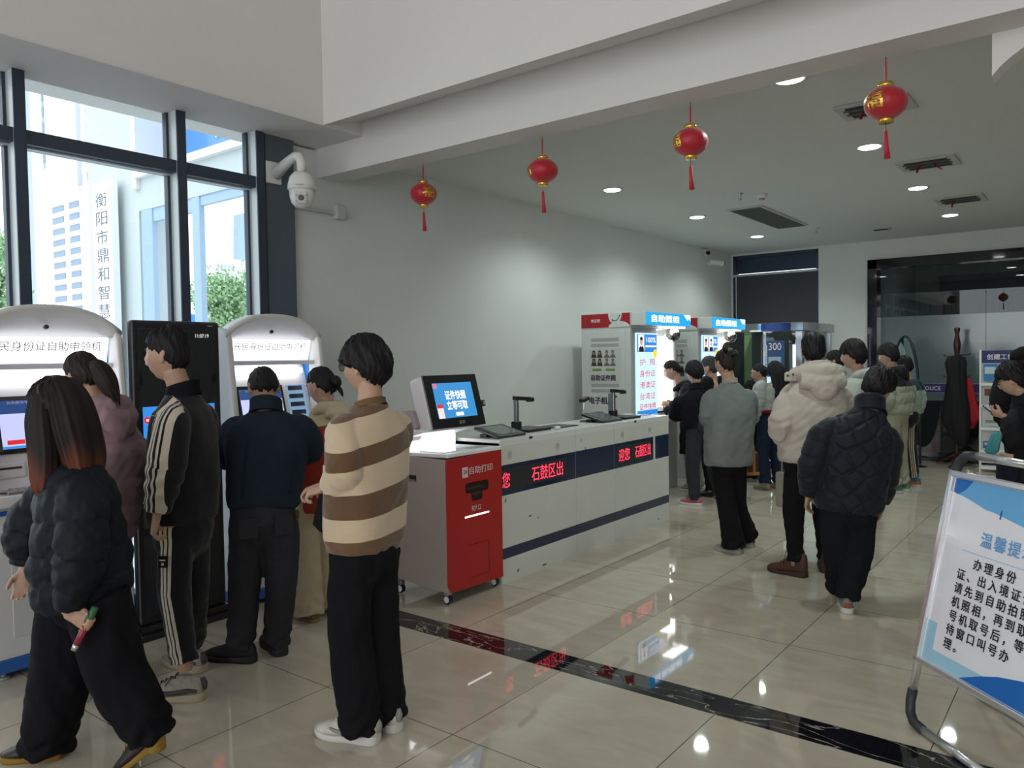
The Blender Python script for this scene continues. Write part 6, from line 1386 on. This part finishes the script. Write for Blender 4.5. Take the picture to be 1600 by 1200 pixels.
TR_P = cloth_mat('track_trousers_black_cream_stripes', (1, 1, 1), .7, .1, 300, .2, stripes=[(0, KB), (.36, CREAM), (.43, KB), (.465, CREAM), (.535, KB), (.57, CREAM), (.64, KB)])
Dp.trousers(TR_P, (.080, .072, .066, .062), (.145, .11), drop=.0, pat=leg_pat(Dp), vox=.0055, fold=.005)
WLK = M('sneaker_white_grey', '9a958a', .55, noise=.25, nscale=40)
Dp.shoes('sneaker', [WLK, M('sole_cream', 'b3a78f', .6), LACE_B, M('sneaker_panel_dark', '3c3a38', .5)], fdL=(-.93, -.62), fdR=(-.9, -.1), size=1.12)
mk = MB(); kp = Dp.J['knL']*.42+Dp.J['hiL']*.58; sd_ = nrm_(-Dp.r*.9-Dp.f*.35); ff = np.cross((0, 0, 1), sd_); mk.obox(kp+sd_*.094, ff, sd_, (0, 0, 1), .022, .003, .026); pt = mk.build('trouser_patch', cm('track_black', KB), Dp.root); q = MB(); q.obox(kp+sd_*.0975+np.array((0, 0, .008)), ff, sd_, (0, 0, 1), .015, .0008, .003); q.obox(kp+sd_*.0975+np.array((0, 0, -.01)), ff, sd_, (0, 0, 1), .006, .0008, .006); q.build('patch_mark', M('patch_cream', CREAM, .7), pt)
Dp.hair('short')

# ---- man in navy jacket bent over the farther kiosk
E_ = Person('person with cropped hair in navy jacket and dark jeans bent over the farther kiosk', (-3.50, 2.36), (-.86, .50), 1.68, dict(
    head=p(412, 607, .10), neck=p(416, 640, .02), chest=p(418, 705, .03), pel=p(412, 800, 0), shL=p(366, 660, .0), shR=p(470, 655, .05), elL=p(356, 715, .16), elR=p(486, 705, .18), wrL=p(372, 708, .42), wrR=p(462, 705, .42),
    hiL=p(390, 815, .0), hiR=p(437, 815, .02), knL=p(382, 915, .0), knR=p(440, 915, .03), anL=p(376, 1012, -.02), anR=p(433, 1003, .10)), vox=.0058, head_turn=(.10, .55, .0), seed=14, skin=SKIN_D, curl=.5)
NJ = cm('navy_work_jacket', (.013, .021, .033), rough=.8, bump=.2)
E_.top('jacket', NJ, [(0, .185, .13), (.06, .195, .14), (.35, .205, .145), (.6, .22, .145), (.78, .215, .13), (.87, .185, .11), (.93, .13, .09), (1, .078, .078)], (.085, .085, .080, .068, .05), hem=.03, fold=.006, folds=4)
E_.collar(NJ, .045, .080, 'collar', tilt=.5, drop=.03)
E_.trousers(cm('charcoal_jeans', (.030, .030, .035), bump=.3), (.102, .085, .078, .072), (.168, .125), top=.08, fold=.006, seat=1.05)
q = MB()
for sg in (-1, 1): q = MB(); q.obox(E_.J['pel']+E_.r*.085*sg-E_.f*.148+np.array((0, 0, -.05)), E_.r, E_.f, (0, 0, 1), .045, .002, .05); q.build('back_pocket', cm('charcoal_jeans', (.022, .022, .025)), E_.root, .006)
for sg in (-1, 1): q = MB(); q.tube([E_.J['chest']+E_.r*.115*sg-E_.f*.135+np.array((0, 0, .13)), E_.J['chest']+E_.r*.125*sg-E_.f*.148, E_.J['pel']+E_.r*.115*sg-E_.f*.135+np.array((0, 0, .1))], .003, 6); q.build('back_seam', NJ, E_.root, smooth=True)
E_.shoes('sneaker', [M('shoe_black_suede', (.012, .011, .012), .8), RUB_B], fdL=(-.93, -.42), fdR=(-.9, .3), size=1.12)
E_.hair('crop', HAIR)
kx = E_.P(463, 792, -.02); e = empty('key_ring', kx, 'bunch of keys hanging from the belt of the navy jacket person', 'keys')
q = MB(); q.tube([kx+np.array((.012*math.cos(a), .012*math.sin(a), .012*math.sin(a))) for a in np.linspace(0, 6.28, 14)], .0018, 6); q.build('ring', STEEL, e)
for i in range(3): q = MB(); q.obox(kx+np.array((.005*i-.006, .004*i, -.03-.006*i)), (1, .3*i, 0), (-.3*i, 1, 0), (.1*(i-1), 0, 1), .006, .0012, .022); q.build('key', M('key_brass', '8c7a45', .35, .8), e)

# ---- woman in red waistcoat and cream hoodie
Fp = Person('person with tied hair in red waistcoat over cream hoodie, behind the striped sweater', (-3.82, 2.98), (-1, -.05), 1.53, dict(head=p(503, 604, 0), neck=p(510, 640, .02), chest=p(510, 695, 0), shL=p(488, 655, -.08), shR=p(530, 655, .12), elL=p(484, 705, -.06), wrL=p(474, 715, .22), elR=p(520, 715, .2), wrR=p(480, 720, .32), pel=p(505, 775, 0)), vox=.0075, head_turn=(.1, .25, 0), seed=17, curl=.5, eyes=True)
REDV = cm('red_waistcoat', '9c3a2e', bump=.3); CRM = cm('cream_fleece', 'c2b496', bump=.4, bscale=200)
Fp.top('hoodie', CRM, [(0, .165, .125), (.5, .185, .135), (.8, .175, .12), (.88, .155, .10), (.94, .10, .085), (1, .075, .075)], (.078, .075, .07, .06, .045), hem=-.0, fold=.005)
Fp.top('waistcoat', REDV, [(0, .19, .145), (.06, .20, .15), (.4, .205, .155), (.7, .20, .145), (.83, .175, .12), (.9, .12, .10), (.95, .09, .085)], None, hem=-.08, fold=.004)
Fp.hood(CRM, r=.055, sag=.07, width=.125, back=.075, point=.05)
Fp.trousers(cm('cream_corduroy', 'b8aa8e', bump=.4, bscale=120), (.11, .10, .10, .10), (.165, .13), drop=.04, fold=.006)
Fp.shoes('flat', [M('shoe_tan', '7a5f42', .7), M('sole_tan', '8a744f', .7)], size=1.0)
Fp.hair('tied', HAIR, lambda mb: (strand_tube(mb, [Fp.hd(0, -.085, .01), Fp.hd(0, -.115, .015), Fp.hd(0, -.125, -.015), Fp.hd(0, -.105, -.03)], [.02, .032, .03, .012], seed=8, n=36), strand_tube(mb, [Fp.hd(.01, -.11, -.02), Fp.hd(.02, -.125, -.06), Fp.hd(.03, -.125, -.10)], [.014, .014, .003], seed=9, n=20)))

# ---- woman in grey sweatshirt, arms folded, in the queue
G = Person('person with clipped-up hair, grey sweatshirt and black flared trousers, waiting by the booths', (-2.33, 5.93), (-.80, .60), 1.63, dict(
    head=p(1133, 568, 0), neck=p(1140, 597, 0), chest=p(1141, 640, 0), pel=p(1138, 715, 0), shL=p(1112, 612, -.02), shR=p(1169, 612, .04), elL=p(1106, 655, -.02), wrL=p(1110, 633, .22), elR=p(1166, 662, .16), wrR=p(1118, 650, .30),
    hiL=p(1128, 728, 0), hiR=p(1148, 728, .02), knL=p(1136, 790, -.04), knR=p(1150, 790, .06), anL=p(1146, 851, -.08), anR=p(1166, 836, .12)), vox=.0075, head_turn=(.05, .0, .0), seed=21, curl=.7)
GS = cm('grey_sweatshirt', '767c7a', bump=.4)
G.top('sweatshirt', GS, [(0, .198, .15), (.05, .208, .158), (.35, .205, .155), (.65, .205, .148), (.8, .192, .128), (.88, .16, .105), (.94, .105, .085), (1, .070, .070)], (.082, .088, .085, .07, .05), hem=-.06, fold=.009, folds=4)
G.collar(cm('grey_neckband', '9a968c', bump=.3), .022, .062, 'neckband', tilt=.3)
G.trousers(BLK_T, (.098, .082, .088, .098), (.165, .12), drop=.03, fold=.005)
SNK_G = M('sneaker_grey_white', '8f8f86', .55, noise=.25, nscale=50)
G.shoes('sneaker', [SNK_G, M('sole_white_black', '9a9890', .6), LACE_W, M('sneaker_panel_black', '1e1e1e', .5)], fdL=(-.95, .25), fdR=(-.95, .35), size=1.0)
G.hair('tied', HAIR_B, lambda mb: (strand_tube(mb, [G.hd(-.0, -.05, .10), G.hd(0, -.035, .125), G.hd(.02, -.03, .145), G.hd(.03, -.05, .14)], [.03, .045, .038, .014], seed=4, n=36), mb.ball(G.hd(-.02, -.05, .125), .032*G.hs), strand_tube(mb, [G.hd(0, -.09, .06), G.hd(0, -.07, .11)], [(.06, .02), (.045, .03)], seed=5, n=30)))
q = MB(); q.obox(G.hd(-.005, -.078, .115), G.R[:, 0], G.R[:, 1], G.R[:, 2], .022, .012, .016); q.build('hair_clip', M('clip_grey', '6a6a66', .4), G.root, .006)
hb = G.P(1170, 715, .10); e = empty('handbag', hb, 'small brown handbag with tan trim hanging beside the grey sweatshirt person', 'handbag')
bx_ = np.array((.8, .6, 0)); by_ = np.array((-.6, .8, 0)); bz_ = np.array((.0, .0, 1.0)); TAN = M('leather_tan', 'a06a2e', .5); BRN = M('leather_brown_pattern', '38241a', .5, noise=.4, nscale=60)
MB().obox(hb+np.array((0, 0, -.035)), bx_, by_, bz_, .07, .045, .085).build('bag_body', BRN, e, .02, seg=3)
MB().obox(hb+np.array((0, 0, -.125)), bx_, by_, bz_, .074, .049, .014).build('bag_base', TAN, e, .008)
for sg in (-1, 1): MB().obox(hb-by_*.046+bx_*.03*sg+np.array((0, 0, -.03)), bx_, by_, bz_, .008, .003, .09).build('bag_strap', TAN, e, .002)
q = MB(); q.tube([hb+bx_*.045*math.cos(a)+np.array((0, 0, .05+.10*math.sin(a))) for a in np.linspace(0, math.pi, 12)], .006, 8); q.build('bag_handle', TAN, e, smooth=True)

# ---- man in beige hooded jacket
Hh = Person('person in light beige hooded jacket, black jeans and brown boots', (-1.70, 5.53), (-.40, .92), 1.70, dict(
    head=p(1271, 550, .03), neck=p(1275, 587, .0), chest=p(1268, 640, 0), pel=p(1264, 718, 0), shL=p(1236, 612, .0), shR=p(1312, 610, .0), elL=p(1219, 668, -.03), wrL=p(1243, 702, .10), elR=p(1325, 668, .0), wrR=p(1300, 705, .10),
    hiL=p(1247, 735, 0), hiR=p(1286, 735, 0), knL=p(1239, 805, 0), knR=p(1286, 805, .03), anL=p(1243, 876, -.03), anR=p(1290, 872, .08)), vox=.0075, head_turn=(.0, .08, 0), seed=24, skin=SKIN_D)
BEI = cm('beige_shell', 'bbb2a6', rough=.75, bump=.1)
Hh.top('jacket', BEI, [(0, .195, .145), (.05, .21, .16), (.3, .215, .16), (.6, .228, .165), (.78, .225, .15), (.87, .19, .125), (.93, .13, .105), (1, .09, .09)], (.098, .095, .092, .085, .07), hem=-.02, fold=.010, folds=4)
Hh.hood(BEI, r=.074, sag=.11, width=.215, back=.10, point=.06, rise=.03)
Hh.collar(BEI, .085, .092, 'collar', thick=.02, tilt=.3)
q = MB(); q.tube([Hh.J['pel']+Hh.r*.20*math.cos(a)-Hh.f*.165*math.sin(a)+np.array((0, 0, .10)) for a in np.linspace(.3, 2.84, 16)], .0035, 6); q.build('drawcord_seam', cm('beige_dark_seam', '5c564d'), Hh.root, smooth=True)  # seam in a darker beige than the jacket
for k_ in range(2): q = MB(); q.ball(Hh.P(1231+8*k_, 587-2*k_, -.085), .008, 10, 8); q.build('hood_snap', BLACK, Hh.root, smooth=True)
q = MB(); q.obox(Hh.P(1235, 589, -.065), Hh.r, Hh.f, (0, 0, 1), .04, .008, .03); q.build('hood_tab', BEI, Hh.root, .008)
Hh.trousers(BLK_T, (.095, .072, .062, .056), (.17, .125), fold=.006)
BOOT = M('boot_brown_suede', '4a2a1d', .75, noise=.15, nscale=25)
Hh.shoes('boot', [BOOT, M('boot_sole', '33211a', .7), M('boot_lace', '2a1812', .7)], fdL=(-.93, .15), fdR=(-.3, .95), size=1.10, sock=M('sock_grey', '8a8784', .8))
Hh.hair('short', HAIR)
q = MB(); e = empty('white_bag', Hh.L(-.20, .10, .55), 'narrow off-white bag hanging behind the beige jacket person', 'bag')
bp_ = Hh.P(1222, 765, .25); MB().obox(bp_, (.6, .8, 0), (-.8, .6, 0), (0, 0, 1), .03, .05, .13).build('bag_body', M('bag_offwhite', '9a9686', .8), e, .02, seg=3); q.tube([bp_+np.array((0, 0, .12)), bp_+np.array((0, 0, .26))], .006, 6); q.build('bag_handle', M('bag_offwhite', '9a9686', .8), e)

# ---- boy in quilted navy jacket walking away
I_ = Person('person in quilted navy jacket walking away with bowed head', (-1.25, 4.95), (-.30, .95), 1.50, dict(
    head=p(1372, 607, .05), neck=p(1359, 640, .0), chest=p(1338, 700, .0), pel=p(1325, 790, 0), shL=p(1289, 658, .02), shR=p(1390, 672, -.02), elL=p(1268, 730, .02), wrL=p(1263, 772, .08), elR=p(1384, 735, -.03), wrR=p(1376, 787, .0),
    hiL=p(1306, 800, 0), hiR=p(1345, 800, 0), knL=p(1308, 868, .05), knR=p(1340, 868, -.02), anL=p(1307, 917, .17), anR=p(1323, 936, -.05)), vox=.0068, head_turn=(-.30, .42, .18), seed=27, curl=.45)
QN = cm('quilted_navy', (.011, .013, .020), rough=.55, bump=.08, sheen=.1)
I_.top('quilted_jacket', QN, [(0, .205, .15), (.06, .225, .165), (.35, .235, .17), (.62, .238, .165), (.78, .225, .15), (.87, .19, .12), (.93, .13, .105), (1, .095, .095)], (.095, .098, .095, .082, .062), hem=-.03, fold=.003, quilt=(.185, .010), vox=.0062)
I_.collar(QN, .075, .098, 'collar', thick=.02, tilt=.5, drop=.03)
I_.trousers(cm('black_joggers', (.009, .010, .012), bump=.15), (.115, .098, .085, .078), (.185, .135), fold=.007, seed=8)
SG = M('sneaker_grey_red', '7a7772', .6); 
I_.shoes('sneaker', [SG, RUB_W, LACE_B], fdL=(-.2, 1), fdR=(-.3, 1), size=1.12, pitch=(.35, 0))
q = MB(); a = I_.J['anR']; q.obox(np.array((a[0], a[1], .052))-nrm_((-.3, 1, 0))*.083, (1, .3, 0), (-.3, 1, 0), (0, 0, 1), .016, .004, .014); q.build('heel_patch', M('heel_red', '9a3a30', .6), I_.root, .004)
I_.hair('fluffy')

# ---- two at the nearer booth and the man with a lowered mask
K = Person('person in black jacket, grey jeans and red-pink sneakers, facing the booth', (-3.34, 7.55), (-.75, .66), 1.56, dict(head=p(1085, 582, 0), neck=p(1087, 607, 0), chest=p(1090, 640, 0), shL=p(1062, 622, 0), shR=p(1112, 620, .05), elL=p(1056, 650, .12), wrL=p(1042, 640, .35), elR=p(1105, 655, .25), wrR=p(1070, 640, .45), anL=p(1086, 781, -.02), anR=p(1126, 776, .1), knL=p(1082, 738, 0), knR=p(1115, 735, .1)), vox=.0085, head_turn=(.1, .15, 0), seed=31)
BJ = cm('black_jacket', (.009, .009, .011), bump=.15)
K.top('jacket', BJ, rings(.20, .21, .215), (.09, .088, .085, .072, .055), hem=-.04, fold=.006)
K.band('cuff_stripe', M('cuff_pink_white', '9a7f86', .7), 'L', .12, .088, .018)
K.collar(BJ, .05, .075, tilt=.3); K.trousers(cm('grey_jeans', '33363b', bump=.3), (.095, .08, .068, .060), fold=.006)
K.shoes('sneaker', [M('sneaker_pink', 'a0555a', .6, noise=.2, nscale=40), RUB_W, LACE_B], fdL=(-.95, .1), fdR=(-.6, .7), size=1.05); K.hair('bowl')
Lp = Person('person in long black hooded coat leaning into the lit nearer booth', (-3.80, 8.35), (-.95, -.2), 1.53, dict(lean=(.12, 0), head=p(1050, 579, 0), neck=p(1063, 603, 0), elL=l(-.24, .05, 1.10), wrL=l(-.18, .26, 1.12), elR=l(.24, .05, 1.1), wrR=l(.18, .26, 1.12)), vox=.0085, head_turn=(.1, .40, 0), seed=33, eyes=True)
LC = cm('long_black_coat', (.008, .008, .010), rough=.7, bump=.15)
Lp.top('long_coat', LC, [(0, .225, .17), (.3, .215, .165), (.6, .21, .16), (.8, .20, .14), (.88, .17, .12), (.94, .11, .10), (1, .085, .085)], (.095, .095, .09, .08, .06), hem=-.42, fold=.006, puff=(.13, .006)); Lp.hood(LC, r=.065, sag=.08, width=.14, back=.09)
Lp.trousers(cm('white_trousers', '9a978c', bump=.2), (.09, .09, .09, .09), drop=.03); Lp.shoes('sneaker', [M('shoe_pale_grey', '85827c', .6), RUB_W]); Lp.hair('tied', HAIR, lambda mb: strand_tube(mb, [Lp.hd(0, -.085, .0), Lp.hd(0, -.11, -.02), Lp.hd(0, -.11, -.08)], [.02, .03, .01], seed=8, n=30))
Mp = Person('person in black jacket with pale blue face mask pulled below the chin', tuple(atD(1114, 770, 8.55)[:2]), (-1, .1), 1.63, dict(head=p(1109, 575, 0), neck=p(1116, 603, 0)), vox=.0085, head_turn=(.1, .1, 0), seed=35, eyes=True)
Mp.top('jacket', BJ, rings(.19, .20, .205), (.085, .082, .075, .065, .05), hem=-.05); Mp.collar(BJ, .05, .075); Mp.trousers(BLK_T, (.09, .075, .068, .062)); Mp.shoes('flat', [M('shoe_black', (.01, .01, .011), .4), RUB_B], size=1.1); Mp.hair('short', HAIR_G)
q = MB(); q.loft([[Mp.hd(-.055, .06, -.08), Mp.hd(-.03, .092, -.085), Mp.hd(0, .104, -.088), Mp.hd(.03, .092, -.085), Mp.hd(.055, .06, -.08)], [Mp.hd(-.055, .05, -.13), Mp.hd(-.032, .085, -.14), Mp.hd(0, .096, -.148), Mp.hd(.032, .085, -.14), Mp.hd(.055, .05, -.13)]], closed=False); mk = q.build('face_mask', M('mask_pale_blue', '9cc4d4', .8), Mp.root, smooth=True); mk.modifiers.new('thickness', 'SOLIDIFY').thickness = .002
q = MB(); q.tube([Mp.hd(-.056, .055, -.10), Mp.hd(-.079, .0, -.03), Mp.hd(-.081, -.022, .0)], .0012, 6); q.build('mask_strap', WHITE_PL, Mp.root)

# ---- two women by the glass cabin
N_ = Person('person in dark jacket and glasses resting chin on hand by the glass cabin', (-3.42, 9.15), (-1, -.1), 1.56, dict(head=p(1186, 583, 0), neck=p(1193, 608, 0), elL=p(1179, 648, -.16), wrL=p(1184, 612, -.10)), vox=.009, head_turn=(.05, .1, 0), seed=37, eyes=True, hand_dir={'L': dict(d=(-.2, -.1, 1), n=(-.6, .2, .3), t=(-.5, 0, .8), curl=.25)})
N_.top('jacket', cm('dark_sleeve_jacket', (.012, .011, .012)), rings(.19, .20, .205), (.085, .08, .075, .065, .05), hem=-.05); N_.trousers(BLK_T, (.09, .08, .075, .075)); N_.shoes('sneaker', [M('shoe_grey2', '77746e', .6), RUB_W]); N_.glasses(GF); N_.hair('tied', HAIR, lambda mb: mb.ball(N_.hd(0, -.10, .03), .032))
mb_ = N_.P(1180, 645, .02); e = empty('shoulder_bag', mb_, 'mauve grey shoulder bag beside the person in glasses', 'bag'); MB().obox(mb_+np.array((0, 0, -.02)), (.7, .7, 0), (-.7, .7, 0), (0, 0, 1), .10, .06, .13).build('bag_body', M('bag_mauve', '6d5a60', .6), e, .03, seg=3); q = MB(); q.tube([mb_+np.array((.05, .05, .1)), mb_+np.array((.08, .1, .35))], .008, 6); q.build('bag_strap', M('bag_mauve', '6d5a60', .6), e)
O_ = Person('person with very long black hair, white jacket, blue jeans and beige boots', (-3.08, 8.85), (-.85, .5), 1.54, dict(head=p(1211, 580, 0), neck=p(1214, 606, 0)), vox=.0085, head_turn=(.0, .05, 0), seed=39, hands=(0, 0))
WJ = cm('white_fluffy_jacket', '9fa3a0', bump=.6, bscale=120)
O_.top('jacket', WJ, rings(.20, .205, .21, .20), (.09, .09, .085, .075, .06), hem=.06, fold=.006, puff=(.09, .006)); O_.trousers(cm('blue_jeans', '1f273a', bump=.3), (.09, .085, .08, .08), top=.12); q = MB(); q.tube([O_.J['pel']+O_.r*.17*math.cos(a)+O_.f*.13*math.sin(a)+np.array((0, 0, .05)) for a in np.linspace(0, 6.29, 30)], .022, 8); q.build('red_hem', cm('red_hem', '6a1420'), O_.root, smooth=True)
O_.shoes('boot', [M('boot_beige', '8f8874', .7), M('boot_sole_beige', '6f6a58', .7)], fdL=(-.8, .3), size=.95)
O_.hair('long', HAIR, lambda mb: strand_tube(mb, [O_.hd(0, -.03, .09), O_.hd(0, -.055, 0), O_.hd(0, -.075, -.12), O_.hd(.0, -.10, -.25), O_.hd(0, -.115, -.37), O_.hd(.01, -.115, -.46)], np.array([(.06, .05), (.09, .07), (.095, .06), (.10, .05), (.09, .045), (.05, .02)]), flat=O_.R[:, 0], seed=3))

# ---- behind the beige jacket
Pq = Person('person in black with head just showing behind the beige hood', (-2.3, 8.6), (-1, .2), 1.58, dict(head=p(1305, 566, 0), neck=p(1309, 590, 0)), vox=.009, head_turn=(.1, .1, 0), seed=41, eyes=True)
Pq.top('jacket', BJ, rings(.19, .20, .205), (.085, .082, .075, .065, .05), hem=-.05); Pq.collar(BJ, .05, .075); Pq.trousers(BLK_T, (.09, .075, .068, .062)); Pq.shoes('sneaker', [RUB_B, RUB_B]); Pq.hair('short')
q_ = atD(1338, 700, 6.6)
R_ = Person('person with fluffy black hair in white hooded sweatshirt, seen just behind the quilted jacket', (q_[0], q_[1]), (-.98, .25), 1.66, dict(head=p(1333, 556, 0), neck=p(1343, 586, 0), shL=p(1332, 602, -.1), shR=p(1360, 600, .12)), vox=.0078, head_turn=(.12, .05, 0), seed=43, eyes=True)
WS = cm('white_sweatshirt', 'a9aca6', bump=.3)
R_.top('sweatshirt', WS, rings(.20, .21, .215), (.09, .088, .08, .07, .05), hem=-.05); R_.hood(WS, r=.05, sag=.06, width=.125, back=.075); R_.trousers(BLK_T, (.09, .075, .068, .062)); R_.shoes('sneaker', [SNK_W, RUB_W]); R_.hair('fluffy')
# ---- by the oval mirror
S_ = Person('person in black and pale green puffer jacket and pale trousers by the oval mirror', tuple(atD(1400, 760, 8.6)[:2]), (-.97, .2), 1.65, dict(head=p(1388, 556, 0), neck=p(1396, 580, 0), chest=p(1398, 620, 0), shL=p(1388, 594, -.1), shR=p(1412, 592, .12), elL=p(1384, 628, -.15), wrL=p(1382, 640, .1)), vox=.0085, head_turn=(.15, .12, 0), seed=45, eyes=True)
PU = cloth_mat('puffer_black_and_pale_green', (1, 1, 1), .6, .1, 300, .1, stripes=[(0, '979d8b'), (.5, (.012, .012, .014))])
zc_ = S_.J['neck'][2]-.16
S_.top('puffer_jacket', PU, [(0, .19, .16), (.06, .215, .18), (.4, .225, .185), (.7, .215, .175), (.84, .19, .14), (.92, .13, .11), (1, .095, .095)], (.10, .105, .10, .085, .06), hem=-.04, fold=.004, puff=(.13, .012), pat=lambda P, i, S, R, T: np.where(P[:, 2] > zc_, .9, .1))
S_.hood(cm('puffer_black', (.012, .012, .014), rough=.6), r=.06, sag=.06, width=.13, back=.085); S_.trousers(cm('pale_trousers', 'a3a38f', bump=.3), (.095, .09, .085, .08), fold=.008)
S_.shoes('sneaker', [M('shoe_green', '4e8060', .6), RUB_W, M('lace_pink', 'c0506a', .6)], fdL=(-.9, -.3), fdR=(-.9, .3), size=1.1, sock=M('sock_pink', 'b8505f', .7)); S_.hair('fluffy')
T_ = Person('smaller person in teal and white top behind the pale green puffer jacket', tuple(atD(1418, 752, 9.1)[:2]), (-.9, .4), 1.50, dict(head=p(1413, 573, 0), neck=p(1417, 594, 0)), vox=.009, head_turn=(.3, .15, 0), seed=47)
TT_ = cloth_mat('teal_and_white_top', (1, 1, 1), .8, .1, 300, .1, stripes=[(0, '1c3038'), (.33, '9fb0a2'), (.66, '1a3a40')])
zq = T_.J['neck'][2]
T_.top('top', TT_, rings(.19, .20, .21), (.085, .085, .08, .07, .05), hem=-.05, pat=lambda P, i, S, R, T: np.where(P[:, 2] > zq-.12, .9, np.where(P[:, 2] > zq-.40, .5, .1)))
def leg_pat2(P, i, S, R, T):
    side = nrm_(-T_.r*.8-T_.f*.6); lat = np.cross(T, side); v = np.einsum('ij,ij->i', R, lat/(np.linalg.norm(lat, axis=1)[:, None]+1e-9)); return np.where(R@side > 0, np.clip(.5+v/.2, .01, .99), 0)
T_.trousers(TR_P, (.085, .075, .068, .062), pat=leg_pat2, fold=.005); T_.shoes('sneaker', [M('shoe_blue', '2b6f8c', .6), M('sole_orange', 'b0603a', .6)], size=1.05); T_.hair('short')
# ---- boy with a phone and the person behind him, at the right edge
q_ = atD(1583, 760, 5.6)
U_ = Person('person in glasses looking down at a phone held in both hands, right edge', (q_[0], q_[1]), (-.985, .17), 1.47, dict(head=p(1583, 594, 0), neck=p(1598, 628, .0), chest=p(1600, 665, 0), pel=p(1598, 735, 0), shL=p(1588, 645, -.13), shR=p(1612, 643, .14), elL=p(1585, 695, -.13), wrL=p(1572, 652, -.03), elR=p(1600, 695, .14), wrR=p(1570, 650, .09)), vox=.0068, head_turn=(.05, .30, 0), seed=51, eyes=True, hand_dir={'L': dict(d=(-.9, .1, .35), n=(0, .6, .6), t=(-.3, 0, 1), curl=.7), 'R': dict(d=(-.9, -.1, .3), n=(0, -.6, .6), t=(-.3, 0, 1), curl=.7)})
U_.top('jacket', cm('black_padded_jacket', (.010, .0105, .012), rough=.7), rings(.195, .21, .215), (.088, .088, .085, .07, .05), hem=-.06, fold=.006); U_.collar(cm('black_padded_jacket', (.010, .0105, .012)), .07, .08)
U_.trousers(cm('navy_school_trousers', (.012, .014, .026)), (.10, .085, .078, .075)); U_.shoes('sneaker', [RUB_B, RUB_W]); U_.glasses(GF); U_.hair('fluffy')
pc = U_.J['wrL']*.5+U_.J['wrR']*.5+U_.f*.085+np.array((0, 0, .035)); e = empty('mobile_phone', pc, 'dark mobile phone held by the person in glasses at the right edge', 'phone'); MB().obox(pc, U_.f*.8+np.array((0, 0, .6)), U_.r, nrm_(np.cross(U_.f*.8+np.array((0, 0, .6)), U_.r)), .07, .036, .004).build('phone_body', BLACKGLOSS, e, .003)
q = MB(); q.obox(pc+nrm_(np.cross(U_.r, U_.f*.8+np.array((0, 0, .6))))*.0045*0+np.array((0, 0, .005)), U_.f*.8+np.array((0, 0, .6)), U_.r, nrm_(np.cross(U_.f*.8+np.array((0, 0, .6)), U_.r)), .062, .031, .0006); q.build('phone_screen', EM('phone_glow', '9fb4c8', .4), e)
tb = U_.P(1557, 692, -.10); drape('teal_bag', tb-np.array((0, 0, tb[2])), [(.0, tb[2]+.08, .015), (.0, tb[2]+.05, .035), (-.015, tb[2], .038), (-.03, tb[2]-.06, .042), (-.035, tb[2]-.09, .02)], M('teal_nylon', '2f7f86', .5), 'crumpled teal bag hanging by the person with the phone at the right edge', 'bag', 7)
q_ = atD(1620, 760, 6.1)
V_ = Person('person in bulky black coat cut off by the right edge', (q_[0], q_[1]), (-.3, .95), 1.66, dict(head=p(1626, 522, .05), neck=p(1610, 556, 0), chest=p(1606, 630, 0), shL=p(1575, 582, 0), shR=p(1650, 585, 0), elL=p(1566, 640, 0), wrL=p(1604, 690, .12)), vox=.0085, seed=53, head_turn=(-.2, .2, 0))
V_.top('coat', cm('black_wool_coat', (.012, .0118, .012), bump=.4), [(0, .21, .17), (.3, .22, .18), (.6, .235, .185), (.8, .225, .165), (.9, .18, .13), (1, .11, .11)], (.105, .105, .10, .09, .065), hem=-.12, fold=.006); V_.hood(cm('black_wool_coat', (.012, .0118, .012)), r=.075, sag=.08, width=.16, back=.10)
V_.trousers(cm('grey_trousers', '55565a'), (.095, .08, .072, .068)); V_.shoes('sneaker', [RUB_B, RUB_B]); V_.hair('short')
